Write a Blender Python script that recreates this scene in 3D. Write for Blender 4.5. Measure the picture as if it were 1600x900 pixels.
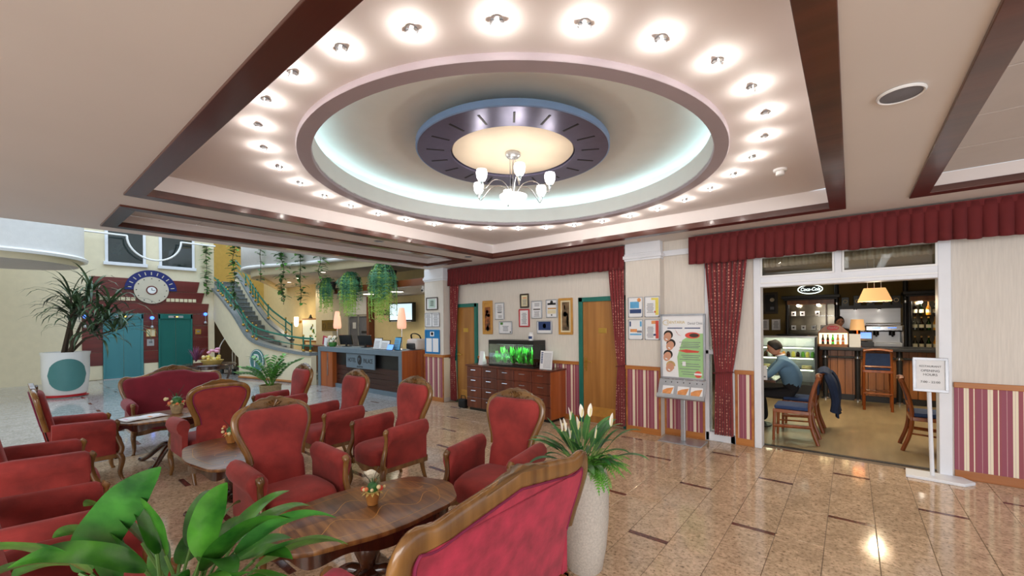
import bpy, bmesh, math, random
from mathutils import Vector, Matrix
random.seed(7)
S = bpy.context.scene
COL = S.collection
for o in list(bpy.data.objects):
    bpy.data.objects.remove(o)
PI = math.pi
def R(d): return math.radians(d)

# ------------------------------------------------------------------ camera
EYE = 1.62
YAW, ROLL = R(38.9), R(-0.5)
fw = Vector((-math.sin(YAW), math.cos(YAW), 0)); rt = Vector((math.cos(YAW), math.sin(YAW), 0)); up = Vector((0, 0, 1))
cr, sr = math.cos(ROLL), math.sin(ROLL)
cx_ = rt * cr + up * sr
cy_ = up * cr - rt * sr
cam_data = bpy.data.cameras.new('camera')
cam_data.sensor_fit = 'HORIZONTAL'; cam_data.sensor_width = 36
cam_data.lens = 36 * 650 / 1600
cam_data.shift_x = -5 / 1600; cam_data.shift_y = 56 / 1600
cam_data.clip_start = 0.05; cam_data.clip_end = 200
cam = bpy.data.objects.new('camera', cam_data); COL.objects.link(cam)
m3 = Matrix((cx_, cy_, -fw)).transposed()
cam.matrix_world = Matrix.Translation((0, 0, EYE)) @ m3.to_4x4()
S.camera = cam

# ------------------------------------------------------------------ world, exposure, large lights
w = bpy.data.worlds.new('world'); S.world = w; w.use_nodes = True
wb = w.node_tree.nodes['Background']
wb.inputs[0].default_value = (0.80, 0.90, 1.0, 1); wb.inputs[1].default_value = 0.9
S.view_settings.view_transform = 'Standard'; S.view_settings.look = 'None'
S.view_settings.exposure = 0.36; S.view_settings.gamma = 1.0
S.view_settings.use_curve_mapping = False
def area_light(name, loc, rot, size, size_y, power, col):
    d = bpy.data.lights.new(name, 'AREA'); d.shape = 'RECTANGLE'; d.size = size; d.size_y = size_y
    d.energy = power; d.color = col
    o = bpy.data.objects.new(name, d); o.location = loc; o.rotation_euler = rot; COL.objects.link(o)
    return o
# daylight falling through the atrium skylight, and an added fill lamp behind the viewer
area_light('atrium_skylight', (-13.0, 2.2, 7.6), (0, 0, 0), 9, 7, 300, (0.60, 0.80, 1.0))
area_light('rear_fill_light', (2.0, -3.6, 2.0), (R(66), 0, R(12)), 8, 2.4, 300, (1.0, 0.96, 0.92))

# ------------------------------------------------------------------ helpers
def lin(c):
    c = c / 255.0
    return c / 12.92 if c <= 0.04045 else ((c + 0.055) / 1.055) ** 2.4
def rgb(r, g, b): return (lin(r), lin(g), lin(b), 1.0)

MATS = {}
def base_mat(name):
    m = bpy.data.materials.new(name); m.use_nodes = True
    nt = m.node_tree; b = nt.nodes['Principled BSDF']
    return m, nt, b
def pm(name, col, rough=0.5, metal=0.0, vary=0.12, scale=6.0, stretch=(1, 1, 1), bump=0.0, bscale=None, coat=0.0, emit=None, estr=0.0, sheen=0.0, col2=None, spec=0.5, detail=4.0):
    """principled surface whose colour is broken up by stretched noise in object space"""
    m, nt, b = base_mat(name)
    L = nt.links
    tc = nt.nodes.new('ShaderNodeTexCoord'); mp = nt.nodes.new('ShaderNodeMapping')
    mp.inputs['Scale'].default_value = stretch
    L.new(tc.outputs['Object'], mp.inputs[0])
    nz = nt.nodes.new('ShaderNodeTexNoise'); nz.inputs['Scale'].default_value = scale; nz.inputs['Detail'].default_value = detail
    L.new(mp.outputs[0], nz.inputs['Vector'])
    rp = nt.nodes.new('ShaderNodeValToRGB')
    c1 = [min(1, x * (1 + vary)) for x in col[:3]] + [1]
    c0 = list(col2) if col2 else [x * (1 - vary) for x in col[:3]] + [1]
    rp.color_ramp.elements[0].position = 0.32; rp.color_ramp.elements[1].position = 0.68
    rp.color_ramp.elements[0].color = c0; rp.color_ramp.elements[1].color = c1
    L.new(nz.outputs[0], rp.inputs[0]); L.new(rp.outputs[0], b.inputs['Base Color'])
    b.inputs['Roughness'].default_value = rough; b.inputs['Metallic'].default_value = metal
    b.inputs['Specular IOR Level'].default_value = spec
    if coat: b.inputs['Coat Weight'].default_value = coat; b.inputs['Coat Roughness'].default_value = 0.12
    if sheen: b.inputs['Sheen Weight'].default_value = sheen; b.inputs['Sheen Roughness'].default_value = 0.4; b.inputs['Sheen Tint'].default_value = (1, .6, .6, 1)
    if bump:
        n2 = nt.nodes.new('ShaderNodeTexNoise'); n2.inputs['Scale'].default_value = bscale or scale * 4
        L.new(mp.outputs[0], n2.inputs['Vector'])
        bp = nt.nodes.new('ShaderNodeBump'); bp.inputs['Strength'].default_value = bump; bp.inputs['Distance'].default_value = 0.01
        L.new(n2.outputs[0], bp.inputs['Height']); L.new(bp.outputs[0], b.inputs['Normal'])
    if emit:
        b.inputs['Emission Color'].default_value = emit; b.inputs['Emission Strength'].default_value = estr
    MATS[name] = m
    return m
def wood(name, c0, c1, rough=0.35, coat=0.3, axis='Z', scale=5.0):
    st = {'X': (0.12, 2.2, 2.2), 'Y': (2.2, 0.12, 2.2), 'Z': (2.2, 2.2, 0.12)}[axis]
    return pm(name, c1, rough, vary=0.0, scale=scale, stretch=st, col2=c0, coat=coat, bump=0.05, bscale=scale * 3, detail=6)
def glass(name, tint=(1, 1, 1, 1), refl=0.10, rough=0.02):
    m, nt, b = base_mat(name); nt.nodes.remove(b)
    out = nt.nodes['Material Output']
    t = nt.nodes.new('ShaderNodeBsdfTransparent'); t.inputs[0].default_value = tint
    g = nt.nodes.new('ShaderNodeBsdfGlossy'); g.inputs['Roughness'].default_value = rough
    f = nt.nodes.new('ShaderNodeFresnel'); f.inputs[0].default_value = 1.45
    nz = nt.nodes.new('ShaderNodeTexNoise'); nz.inputs['Scale'].default_value = 1.5
    mt = nt.nodes.new('ShaderNodeMath'); mt.operation = 'MULTIPLY_ADD'; mt.inputs[1].default_value = 0.02; mt.inputs[2].default_value = rough
    nt.links.new(nz.outputs[0], mt.inputs[0]); nt.links.new(mt.outputs[0], g.inputs['Roughness'])
    mx = nt.nodes.new('ShaderNodeMixShader')
    ad = nt.nodes.new('ShaderNodeMath'); ad.operation = 'ADD'; ad.use_clamp = True; ad.inputs[1].default_value = refl
    nt.links.new(f.outputs[0], ad.inputs[0]); nt.links.new(ad.outputs[0], mx.inputs[0])
    nt.links.new(t.outputs[0], mx.inputs[1]); nt.links.new(g.outputs[0], mx.inputs[2])
    nt.links.new(mx.outputs[0], out.inputs[0])
    MATS[name] = m
    return m
def glow(name, col, strength):
    return pm(name, col, 0.4, vary=0.03, emit=col, estr=strength)

class MB:
    """collects shapes; build() links them as one mesh object"""
    def __init__(s): s.v = []; s.f = []
    def add(s, vs, fs):
        n = len(s.v); s.v += [tuple(v) for v in vs]; s.f += [tuple(i + n for i in f) for f in fs]; return s
    def box(s, x0, x1, y0, y1, z0, z1, M=None):
        vs = [Vector((x, y, z)) for x in (x0, x1) for y in (y0, y1) for z in (z0, z1)]
        if M is not None: vs = [M @ v for v in vs]
        return s.add(vs, [(0, 1, 3, 2), (4, 6, 7, 5), (0, 4, 5, 1), (2, 3, 7, 6), (0, 2, 6, 4), (1, 5, 7, 3)])
    def tube(s, pts, r, n=8, closed=False, flat=1.0, caps=True):
        pts = [Vector(p) for p in pts]; k = len(pts)
        rs = r if isinstance(r, (list, tuple)) else [r] * k
        vs = []; prev = None
        for i, p in enumerate(pts):
            a = pts[(i - 1) % k] if (closed or i > 0) else p
            b = pts[(i + 1) % k] if (closed or i < k - 1) else p
            t = (b - a).normalized()
            if prev is None:
                h = Vector((0, 0, 1)) if abs(t.z) < 0.9 else Vector((1, 0, 0))
                u = t.cross(h).normalized()
            else:
                u = (prev - t * prev.dot(t)).normalized()
            prev = u; wv = t.cross(u)
            for j in range(n):
                an = 2 * PI * j / n
                vs.append(p + (u * math.cos(an) + wv * math.sin(an) * flat) * rs[i])
        fs = []
        m = k if closed else k - 1
        for i in range(m):
            for j in range(n):
                a0 = i * n + j; a1 = i * n + (j + 1) % n; b0 = ((i + 1) % k) * n + j; b1 = ((i + 1) % k) * n + (j + 1) % n
                fs.append((a0, a1, b1, b0))
        if caps and not closed:
            fs.append(tuple(range(n - 1, -1, -1))); fs.append(tuple(range((k - 1) * n, k * n)))
        return s.add(vs, fs)
    def cyl(s, p0, p1, r0, r1=None, n=16):
        return s.tube([p0, p1], [r0, r0 if r1 is None else r1], n)
    def lathe(s, prof, c=(0, 0, 0), n=24, a0=0, a1=2 * PI, M=None, sx=1.0, sy=1.0):
        full = abs(a1 - a0 - 2 * PI) < 1e-6; cols = n if full else n + 1
        vs = []
        for r, z in prof:
            for j in range(cols):
                an = a0 + (a1 - a0) * j / n
                v = Vector((c[0] + r * math.cos(an) * sx, c[1] + r * math.sin(an) * sy, c[2] + z))
                vs.append(M @ v if M is not None else v)
        fs = []
        for i in range(len(prof) - 1):
            for j in range(n):
                j2 = (j + 1) % cols
                fs.append((i * cols + j, i * cols + j2, (i + 1) * cols + j2, (i + 1) * cols + j))
        return s.add(vs, fs)
    def sph(s, c, r, n=12, m=8, sc=(1, 1, 1)):
        pr = [(max(1e-4, r * math.sin(PI * i / m)), -r * math.cos(PI * i / m)) for i in range(m + 1)]
        vs = []
        for q, z in pr:
            for j in range(n):
                an = 2 * PI * j / n
                vs.append((c[0] + q * math.cos(an) * sc[0], c[1] + q * math.sin(an) * sc[1], c[2] + z * sc[2]))
        fs = [(i * n + j, i * n + (j + 1) % n, (i + 1) * n + (j + 1) % n, (i + 1) * n + j) for i in range(m) for j in range(n)]
        return s.add(vs, fs)
    def prism(s, poly, d0, d1, plane='XZ', M=None):
        """polygon extruded between d0 and d1 along the axis missing from `plane`"""
        def P(a, b, d):
            v = Vector({'XZ': (a, d, b), 'XY': (a, b, d), 'YZ': (d, a, b)}[plane])
            return M @ v if M is not None else v
        n = len(poly)
        vs = [P(a, b, d0) for a, b in poly] + [P(a, b, d1) for a, b in poly]
        fs = [tuple(range(n - 1, -1, -1)), tuple(range(n, 2 * n))] + [(i, (i + 1) % n, n + (i + 1) % n, n + i) for i in range(n)]
        return s.add(vs, fs)
    def grid(s, fn, nu, nv, closed_u=False):
        vs = [fn(i / (nu - (0 if closed_u else 1)), j / (nv - 1)) for j in range(nv) for i in range(nu)]
        fs = []
        for j in range(nv - 1):
            for i in range(nu if closed_u else nu - 1):
                i2 = (i + 1) % nu
                fs.append((j * nu + i, j * nu + i2, (j + 1) * nu + i2, (j + 1) * nu + i))
        return s.add(vs, fs)
    def xf(s, M):
        s.v = [tuple(M @ Vector(v)) for v in s.v]; return s
    def mesh(s, name, mat, smooth=35, bevel=0.0, bseg=2, fix=True):
        me = bpy.data.meshes.new(name)
        me.from_pydata(s.v, [], s.f); me.validate()
        if fix or bevel:
            bm = bmesh.new(); bm.from_mesh(me)
            bmesh.ops.remove_doubles(bm, verts=bm.verts, dist=1e-5)
            if bevel:
                ed = [e for e in bm.edges if len(e.link_faces) == 2 and e.calc_face_angle(0) > R(40)]
                bmesh.ops.bevel(bm, geom=ed, offset=bevel, segments=bseg, profile=0.6, affect='EDGES', clamp_overlap=True)
            bmesh.ops.recalc_face_normals(bm, faces=bm.faces)
            bm.to_mesh(me); bm.free()
        if smooth:
            me.polygons.foreach_set('use_smooth', [True] * len(me.polygons))
            me.set_sharp_from_angle(angle=R(smooth))
        if mat is not None: me.materials.append(MATS[mat] if isinstance(mat, str) else mat)
        return me
    def build(s, name, mat, parent=None, smooth=35, bevel=0.0, bseg=2, loc=None, mods=None, fix=True):
        o = bpy.data.objects.new(name, s.mesh(name, mat, smooth, bevel, bseg, fix)); COL.objects.link(o)
        if parent is not None: o.parent = parent
        if loc is not None: o.location = loc
        return o
def thicken(o, t, off=0.0, sub=0):
    md = o.modifiers.new('thickness', 'SOLIDIFY'); md.thickness = t; md.offset = off
    if sub:
        q = o.modifiers.new('smooth', 'SUBSURF'); q.levels = sub; q.render_levels = sub
    return o
def subsurf(o, n=1):
    q = o.modifiers.new('smooth', 'SUBSURF'); q.levels = n; q.render_levels = n; return o
def thing(name, label, cat, loc=(0, 0, 0), rz=0, group=None):
    o = bpy.data.objects.new(name, None); COL.objects.link(o); o.empty_display_size = 0.1
    o.location = loc; o.rotation_euler = (0, 0, rz); o['label'] = label; o['category'] = cat
    if group: o['group'] = group
    return o
def tag(o, label, cat, group=None):
    o['label'] = label; o['category'] = cat
    if group: o['group'] = group
    return o
def struct(o): o['kind'] = 'structure'; return o
def sroot(name, loc=(0, 0, 0)):
    o = bpy.data.objects.new(name, None); COL.objects.link(o); o.empty_display_size = 0.1; o.location = loc; o['kind'] = 'structure'; return o
def kids(o): return [c for c in bpy.data.objects if c.parent == o]
def dup(root, loc, rz, label=None, group=None):
    def cp(o, par):
        c = o.copy(); COL.objects.link(c); c.parent = par
        for k in kids(o): cp(k, c)
        return c
    r = cp(root, None); r.location = loc; r.rotation_euler = (0, 0, rz)
    if label: r['label'] = label
    if group: r['group'] = group
    return r
def share(me, name, parent, loc=(0, 0, 0), rot=(0, 0, 0), sc=(1, 1, 1)):
    o = bpy.data.objects.new(name, me); COL.objects.link(o); o.parent = parent
    o.location = loc; o.rotation_euler = rot; o.scale = sc
    return o
def point(name, loc, power, col=(1, 0.9, 0.78), r=0.03, parent=None):
    d = bpy.data.lights.new(name, 'POINT'); d.energy = power; d.color = col; d.shadow_soft_size = r
    o = bpy.data.objects.new(name, d); o.location = loc; COL.objects.link(o)
    if parent is not None: o.parent = parent
    return o
def spot(name, loc, power, ang=80, col=(1, 0.88, 0.72), r=0.03, parent=None, rot=(0, 0, 0)):
    d = bpy.data.lights.new(name, 'SPOT'); d.energy = power; d.color = col; d.shadow_soft_size = r; d.spot_size = R(ang); d.spot_blend = 0.5
    o = bpy.data.objects.new(name, d); o.location = loc; o.rotation_euler = rot; COL.objects.link(o)
    if parent is not None: o.parent = parent
    return o
def text(name, body, size, loc, rot, mat, parent=None, ext=0.002, shear=0.0, align='CENTER', sx=1.0):
    cu = bpy.data.curves.new(name, 'FONT'); cu.body = body; cu.size = size; cu.extrude = ext; cu.align_x = align; cu.align_y = 'CENTER'; cu.shear = shear; cu.resolution_u = 3
    t = bpy.data.objects.new(name, cu)
    me = bpy.data.meshes.new_from_object(t); me.name = name
    bpy.data.objects.remove(t); bpy.data.curves.remove(cu)
    me.materials.clear(); me.materials.append(MATS[mat])
    o = bpy.data.objects.new(name, me); COL.objects.link(o); o.location = loc; o.rotation_euler = rot; o.scale = (sx, 1, 1)
    if parent is not None: o.parent = parent
    return o
def crs(pts, n=8, closed=False):
    """Catmull-Rom through pts"""
    P = [Vector(p) if len(p) == 3 else Vector((p[0], p[1], 0)) for p in pts]; k = len(P); out = []
    rng = range(k if closed else k - 1)
    for i in rng:
        a = P[(i - 1) % k] if (closed or i > 0) else P[i] * 2 - P[i + 1]
        b, c = P[i], P[(i + 1) % k]
        d = P[(i + 2) % k] if (closed or i < k - 2) else P[i + 1] * 2 - P[i]
        for j in range(n):
            t = j / n
            out.append(0.5 * ((2 * b) + (c - a) * t + (2 * a - 5 * b + 4 * c - d) * t * t + (3 * b - a - 3 * c + d) * t ** 3))
    if not closed: out.append(P[-1])
    return out

# ------------------------------------------------------------------ materials
WHITE = rgb(236, 232, 226)
pm('ceiling_white', rgb(226, 218, 212), 0.75, vary=0.015, scale=1.5)
pm('tray_white', rgb(228, 219, 216), 0.7, vary=0.015, scale=1.5)
pm('dome_paint', rgb(240, 243, 240), 0.7, vary=0.015)
pm('rim_mauve', rgb(176, 163, 170), 0.55, vary=0.03)
pm('ring_lilac', rgb(112, 110, 140), 0.30, metal=0.55, vary=0.05, scale=12)
pm('ring_edge_blue', rgb(140, 170, 215), 0.4, vary=0.03)
pm('slot_black', rgb(28, 26, 34), 0.5)
pm('disc_cream', rgb(238, 222, 200), 0.6, vary=0.02)
wood('coffer_wood', rgb(66, 28, 18), rgb(92, 44, 28), 0.32, 0.3, 'X', 3)
pm('panel_grey', rgb(205, 196, 190), 0.8, vary=0.02)
pm('wallpaper', rgb(222, 214, 204), 0.8, vary=0.05, scale=14, stretch=(6, 6, 0.35), bump=0.15, bscale=30)
pm('plaster_cream', rgb(232, 220, 190), 0.8, vary=0.03)
pm('plaster_yellow', rgb(234, 212, 158), 0.8, vary=0.03)
pm('plaster_white', rgb(226, 224, 222), 0.75, vary=0.03, scale=10, bump=0.1)
pm('plaster_ochre', rgb(204, 172, 92), 0.8, vary=0.05)
pm('olive_wall', rgb(120, 100, 58), 0.85, vary=0.05)
pm('white_paint', rgb(232, 234, 240), 0.4, vary=0.02)
pm('white_gloss', rgb(240, 240, 240), 0.25, vary=0.01)
wood('oak_trim', rgb(158, 92, 38), rgb(192, 124, 60), 0.4, 0.2, 'X', 4)
wood('door_oak', rgb(150, 98, 44), rgb(180, 126, 62), 0.42, 0.15, 'Z', 5)
pm('teal_frame', rgb(22, 108, 96), 0.4, vary=0.05)
wood('cabinet_mahogany', rgb(72, 26, 14), rgb(124, 56, 32), 0.3, 0.35, 'Z', 3)
wood('cherry', rgb(150, 70, 26), rgb(186, 98, 42), 0.32, 0.3, 'Z', 4)
wood('walnut_frame', rgb(98, 64, 28), rgb(150, 106, 54), 0.22, 0.5, 'Z', 6)
wood('carved_walnut', rgb(66, 42, 18), rgb(132, 94, 48), 0.32, 0.4, 'X', 14)
wood('table_dark', rgb(44, 22, 14), rgb(84, 44, 24), 0.25, 0.5, 'Z', 6)
wood('red_cladding', rgb(92, 30, 26), rgb(116, 42, 36), 0.35, 0.3, 'Y', 3)
wood('bar_wood', rgb(130, 76, 32), rgb(166, 104, 50), 0.4, 0.2, 'Z', 6)
wood('chair_cherry', rgb(112, 54, 22), rgb(156, 84, 38), 0.3, 0.4, 'Z', 6)
wood('slat_brown', rgb(104, 70, 36), rgb(140, 98, 52), 0.5, 0.1, 'Z', 6)
pm('velvet_red', rgb(144, 46, 42), 0.85, vary=0.26, scale=7, sheen=0.25, bump=0.08, bscale=90)
pm('velvet_rose', rgb(168, 40, 66), 0.85, vary=0.30, scale=11, sheen=0.3, bump=0.08, bscale=90)
pm('velvet_wine', rgb(122, 24, 42), 0.85, vary=0.14, scale=6, sheen=0.4, bump=0.08, bscale=90)
pm('valance_red', rgb(104, 30, 32), 0.9, vary=0.10, scale=4, sheen=0.05)
pm('lining_cream', rgb(224, 200, 170), 0.85)
pm('blue_seat', rgb(40, 62, 104), 0.85, vary=0.1, scale=20)
pm('navy_cloth', rgb(30, 44, 72), 0.9, vary=0.2, scale=5)
pm('brass', rgb(200, 160, 80), 0.3, metal=0.9, vary=0.04)
pm('chrome', rgb(200, 202, 206), 0.18, metal=0.95, vary=0.02)
pm('steel', rgb(186, 188, 192), 0.35, metal=0.7, vary=0.04, scale=3, stretch=(0.2, 0.2, 8))
pm('counter_grey', rgb(108, 124, 136), 0.45, vary=0.04)
pm('dark_panel', rgb(62, 30, 22), 0.4, vary=0.15, scale=4, stretch=(0.15, 2, 2))
pm('black_plastic', rgb(18, 18, 20), 0.35, vary=0.05)
pm('black_soft', rgb(22, 22, 24), 0.8, vary=0.1)
pm('elevator_teal', rgb(34, 112, 106), 0.32, metal=0.45, vary=0.06, scale=2, stretch=(1, 1, 0.2))
pm('elevator_blue', rgb(78, 144, 154), 0.28, metal=0.5, vary=0.06, scale=2, stretch=(1, 1, 0.2))
pm('clock_blue', rgb(20, 32, 104), 0.4, vary=0.04)
pm('clock_cream', rgb(206, 196, 176), 0.5, vary=0.03)
pm('ink', rgb(40, 38, 40), 0.6)
pm('ink_grey', rgb(120, 120, 128), 0.7)
pm('paper', rgb(236, 236, 238), 0.7, vary=0.015)
pm('paper_cream', rgb(226, 214, 178), 0.7, vary=0.02)
pm('paper_blue', rgb(96, 168, 214), 0.7, vary=0.1, scale=12)
pm('navy_print', rgb(44, 66, 116), 0.6, vary=0.06)
pm('print_yellow', rgb(226, 210, 96), 0.7, vary=0.1)
pm('print_red', rgb(214, 78, 66), 0.7, vary=0.1)
pm('print_green', rgb(158, 200, 140), 0.7, vary=0.06)
pm('print_orange', rgb(224, 150, 90), 0.7, vary=0.15, scale=20)
pm('board_blue', rgb(18, 122, 184), 0.5, vary=0.03)
pm('frame_red', rgb(190, 44, 52), 0.4)
pm('frame_dark', rgb(58, 46, 34), 0.4)
pm('frame_silver', rgb(170, 172, 178), 0.35, metal=0.5)
pm('frame_gold', rgb(196, 142, 62), 0.4, vary=0.12, scale=10)
pm('painting_flowers', rgb(150, 84, 40), 0.6, vary=0.5, scale=16, col2=rgb(40, 30, 18))
pm('painting_lily', rgb(126, 100, 70), 0.6, vary=0.3, scale=12, col2=rgb(62, 50, 34))
pm('skin', rgb(206, 150, 122), 0.6, vary=0.05)
pm('hair_dark', rgb(34, 26, 22), 0.6, vary=0.2, scale=30)
pm('hair_blond', rgb(196, 160, 104), 0.6, vary=0.2, scale=30)
pm('shirt_blue', rgb(96, 130, 156), 0.85, vary=0.1, scale=6)
pm('trouser_dark', rgb(30, 28, 32), 0.9, vary=0.1)
pm('granite_grey', rgb(126, 134, 138), 0.35, vary=0.25, scale=40)
pm('stair_granite', rgb(122, 126, 122), 0.4, vary=0.25, scale=30)
pm('rail_green', rgb(22, 116, 96), 0.35, vary=0.05)
pm('logo_teal', rgb(76, 132, 132), 0.5, vary=0.03)
pm('planter_stone', rgb(196, 188, 178), 0.7, vary=0.14, scale=90, bump=0.3, bscale=120)
pm('soil', rgb(52, 38, 28), 0.95, vary=0.3, scale=40)
pm('terracotta', rgb(168, 112, 56), 0.4, vary=0.15, scale=10)
pm('basket', rgb(168, 146, 110), 0.8, vary=0.2, scale=30)
pm('pot_dark', rgb(40, 36, 36), 0.6)
def leaf(name, a, b, rough=0.4, sc=5):
    return pm(name, rgb(*a), rough, vary=0.1, scale=sc, col2=rgb(*b), coat=0.12, bump=0.25, bscale=25)
leaf('leaf_lily', (72, 136, 40), (26, 78, 22), 0.34, 9)
leaf('leaf_dark', (60, 126, 60), (28, 76, 38))
leaf('leaf_fern', (112, 178, 60), (60, 130, 44), 0.5)
leaf('leaf_zz', (104, 164, 64), (52, 112, 40))
leaf('leaf_palm', (76, 100, 62), (38, 56, 38))
leaf('leaf_ivy', (84, 124, 66), (46, 84, 48))
leaf('leaf_asparagus', (88, 154, 110), (52, 112, 86), 0.6)
leaf('leaf_asparagus_light', (178, 208, 92), (116, 172, 78), 0.6)
leaf('leaf_fresh', (66, 130, 50), (28, 80, 32), 0.4, 9)
pm('flower_white', rgb(244, 238, 226), 0.6, vary=0.03)
pm('spadix', rgb(226, 216, 160), 0.7)
pm('stem_green', rgb(92, 130, 60), 0.5)
pm('petal_orange', rgb(230, 130, 80), 0.6)
pm('petal_red', rgb(214, 74, 54), 0.6)
pm('petal_cream', rgb(232, 212, 160), 0.6)
pm('petal_pink', rgb(222, 160, 186), 0.6)
pm('heather', rgb(112, 60, 92), 0.8)
pm('straw', rgb(206, 180, 104), 0.7)
pm('twig', rgb(70, 56, 42), 0.8)
glow('bulb', (1.0, 0.95, 0.88, 1), 22)
glow('shade_glass', (1.0, 0.96, 0.9, 1), 4.5)
glow('lampshade_warm', (1.0, 0.50, 0.34, 1), 0.55)
glow('lampshade_tan', (0.86, 0.50, 0.22, 1), 0.35)
glow('panel_light', (1.0, 0.90, 0.70, 1), 5)
glow('sconce', (1.0, 0.78, 0.42, 1), 5)
glow('blue_bulb', (0.06, 0.20, 1.0, 1), 2.2)
glow('screen', (0.62, 0.82, 0.95, 1), 0.8)
glow('screen_blue', (0.12, 0.3, 0.9, 1), 1.0)
glow('tube_white', (0.86, 1.0, 0.92, 1), 1.8)
glow('cove_tube', (0.70, 0.94, 1.0, 1), 4.0)
glow('fridge_tube', (0.92, 0.96, 0.62, 1), 4)
glow('display_light', (1.0, 0.86, 0.45, 1), 1.6)
glow('floor_number', (1.0, 0.6, 0.1, 1), 2)
glow('backlit_map', (0.80, 0.82, 0.64, 1), 0.35)
pm('pale_green', rgb(190, 210, 198), 0.6, vary=0.03)
pm('water_plant_dark', rgb(30, 120, 36), 0.6, vary=0.3, scale=9, col2=rgb(8, 54, 14))
glow('cabinet_spot', (1.0, 0.92, 0.78, 1), 25)
pm('screen_map', (0.62, 0.80, 0.90, 1), 0.3, vary=0.0, scale=3, col2=(0.85, 0.9, 0.78, 1), emit=(0.62, 0.82, 0.92, 1), estr=0.7)
pm('brass_dark', rgb(134, 112, 52), 0.4, metal=0.6, vary=0.05)
wood('oak_canopy', rgb(104, 52, 24), rgb(140, 76, 38), 0.35, 0.3, 'X', 3)
glass('clear_glass', (0.93, 0.97, 0.96, 1), 0.03)
glass('dark_glass', (0.16, 0.2, 0.22, 1), 0.06)
glass('bar_glass', (0.82, 0.86, 0.86, 1), 0.04)
glass('bottle_green', (0.15, 0.6, 0.2, 1), 0.05)
glass('bottle_brown', (0.30, 0.12, 0.04, 1), 0.05)
glass('bottle_clear', (0.85, 0.88, 0.88, 1), 0.08)
pm('cola_dark', rgb(40, 14, 10), 0.2)
pm('juice', rgb(226, 150, 40), 0.3)
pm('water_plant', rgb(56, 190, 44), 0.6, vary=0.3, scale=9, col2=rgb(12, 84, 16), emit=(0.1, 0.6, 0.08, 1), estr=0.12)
pm('bar_floor', rgb(150, 132, 100), 0.32, vary=0.14, scale=3, stretch=(3, 0.4, 1))
pm('bar_ceiling', rgb(196, 188, 160), 0.8, vary=0.02)
pm('bar_iron', rgb(52, 52, 54), 0.4, metal=0.4, vary=0.05)
pm('sofa_trim', rgb(120, 20, 60), 0.7)

def stripes_mat():
    m, nt, b = base_mat('wainscot_stripes'); L = nt.links
    tc = nt.nodes.new('ShaderNodeTexCoord'); sp = nt.nodes.new('ShaderNodeSeparateXYZ'); L.new(tc.outputs['Object'], sp.inputs[0])
    mu = nt.nodes.new('ShaderNodeMath'); mu.operation = 'MULTIPLY'; mu.inputs[1].default_value = 1 / 0.163; L.new(sp.outputs[0], mu.inputs[0])
    fr = nt.nodes.new('ShaderNodeMath'); fr.operation = 'FRACT'; L.new(mu.outputs[0], fr.inputs[0])
    rp = nt.nodes.new('ShaderNodeValToRGB'); rp.color_ramp.interpolation = 'CONSTANT'
    pl, cm, rs, lt = rgb(150, 76, 94), rgb(238, 226, 200), rgb(154, 78, 88), rgb(208, 172, 170)
    st = [(0, pl), (.20, lt), (.22, pl), (.44, cm), (.53, lt), (.55, cm), (.66, rs), (.85, cm), (.90, rs)]
    e = rp.color_ramp.elements
    e[0].position = 0; e[0].color = st[0][1]; e[1].position = st[1][0]; e[1].color = st[1][1]
    for p, c in st[2:]:
        q = e.new(p); q.color = c
    L.new(fr.outputs[0], rp.inputs[0]); L.new(rp.outputs[0], b.inputs['Base Color'])
    b.inputs['Roughness'].default_value = 0.6
    MATS['wainscot_stripes'] = m
stripes_mat()
def dots_mat():
    m, nt, b = base_mat('curtain_dots'); L = nt.links
    tc = nt.nodes.new('ShaderNodeTexCoord')
    vo = nt.nodes.new('ShaderNodeTexVoronoi'); vo.inputs['Scale'].default_value = 24; vo.inputs['Randomness'].default_value = 0.3
    L.new(tc.outputs['Object'], vo.inputs['Vector'])
    rp = nt.nodes.new('ShaderNodeValToRGB'); rp.color_ramp.elements[0].position = 0.19; rp.color_ramp.elements[1].position = 0.25
    rp.color_ramp.elements[0].color = rgb(216, 156, 136); rp.color_ramp.elements[1].color = rgb(128, 36, 40)
    L.new(vo.outputs['Distance'], rp.inputs[0]); L.new(rp.outputs[0], b.inputs['Base Color'])
    b.inputs['Roughness'].default_value = 0.8; b.inputs['Sheen Weight'].default_value = 0.3
    MATS['curtain_dots'] = m
dots_mat()
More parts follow.
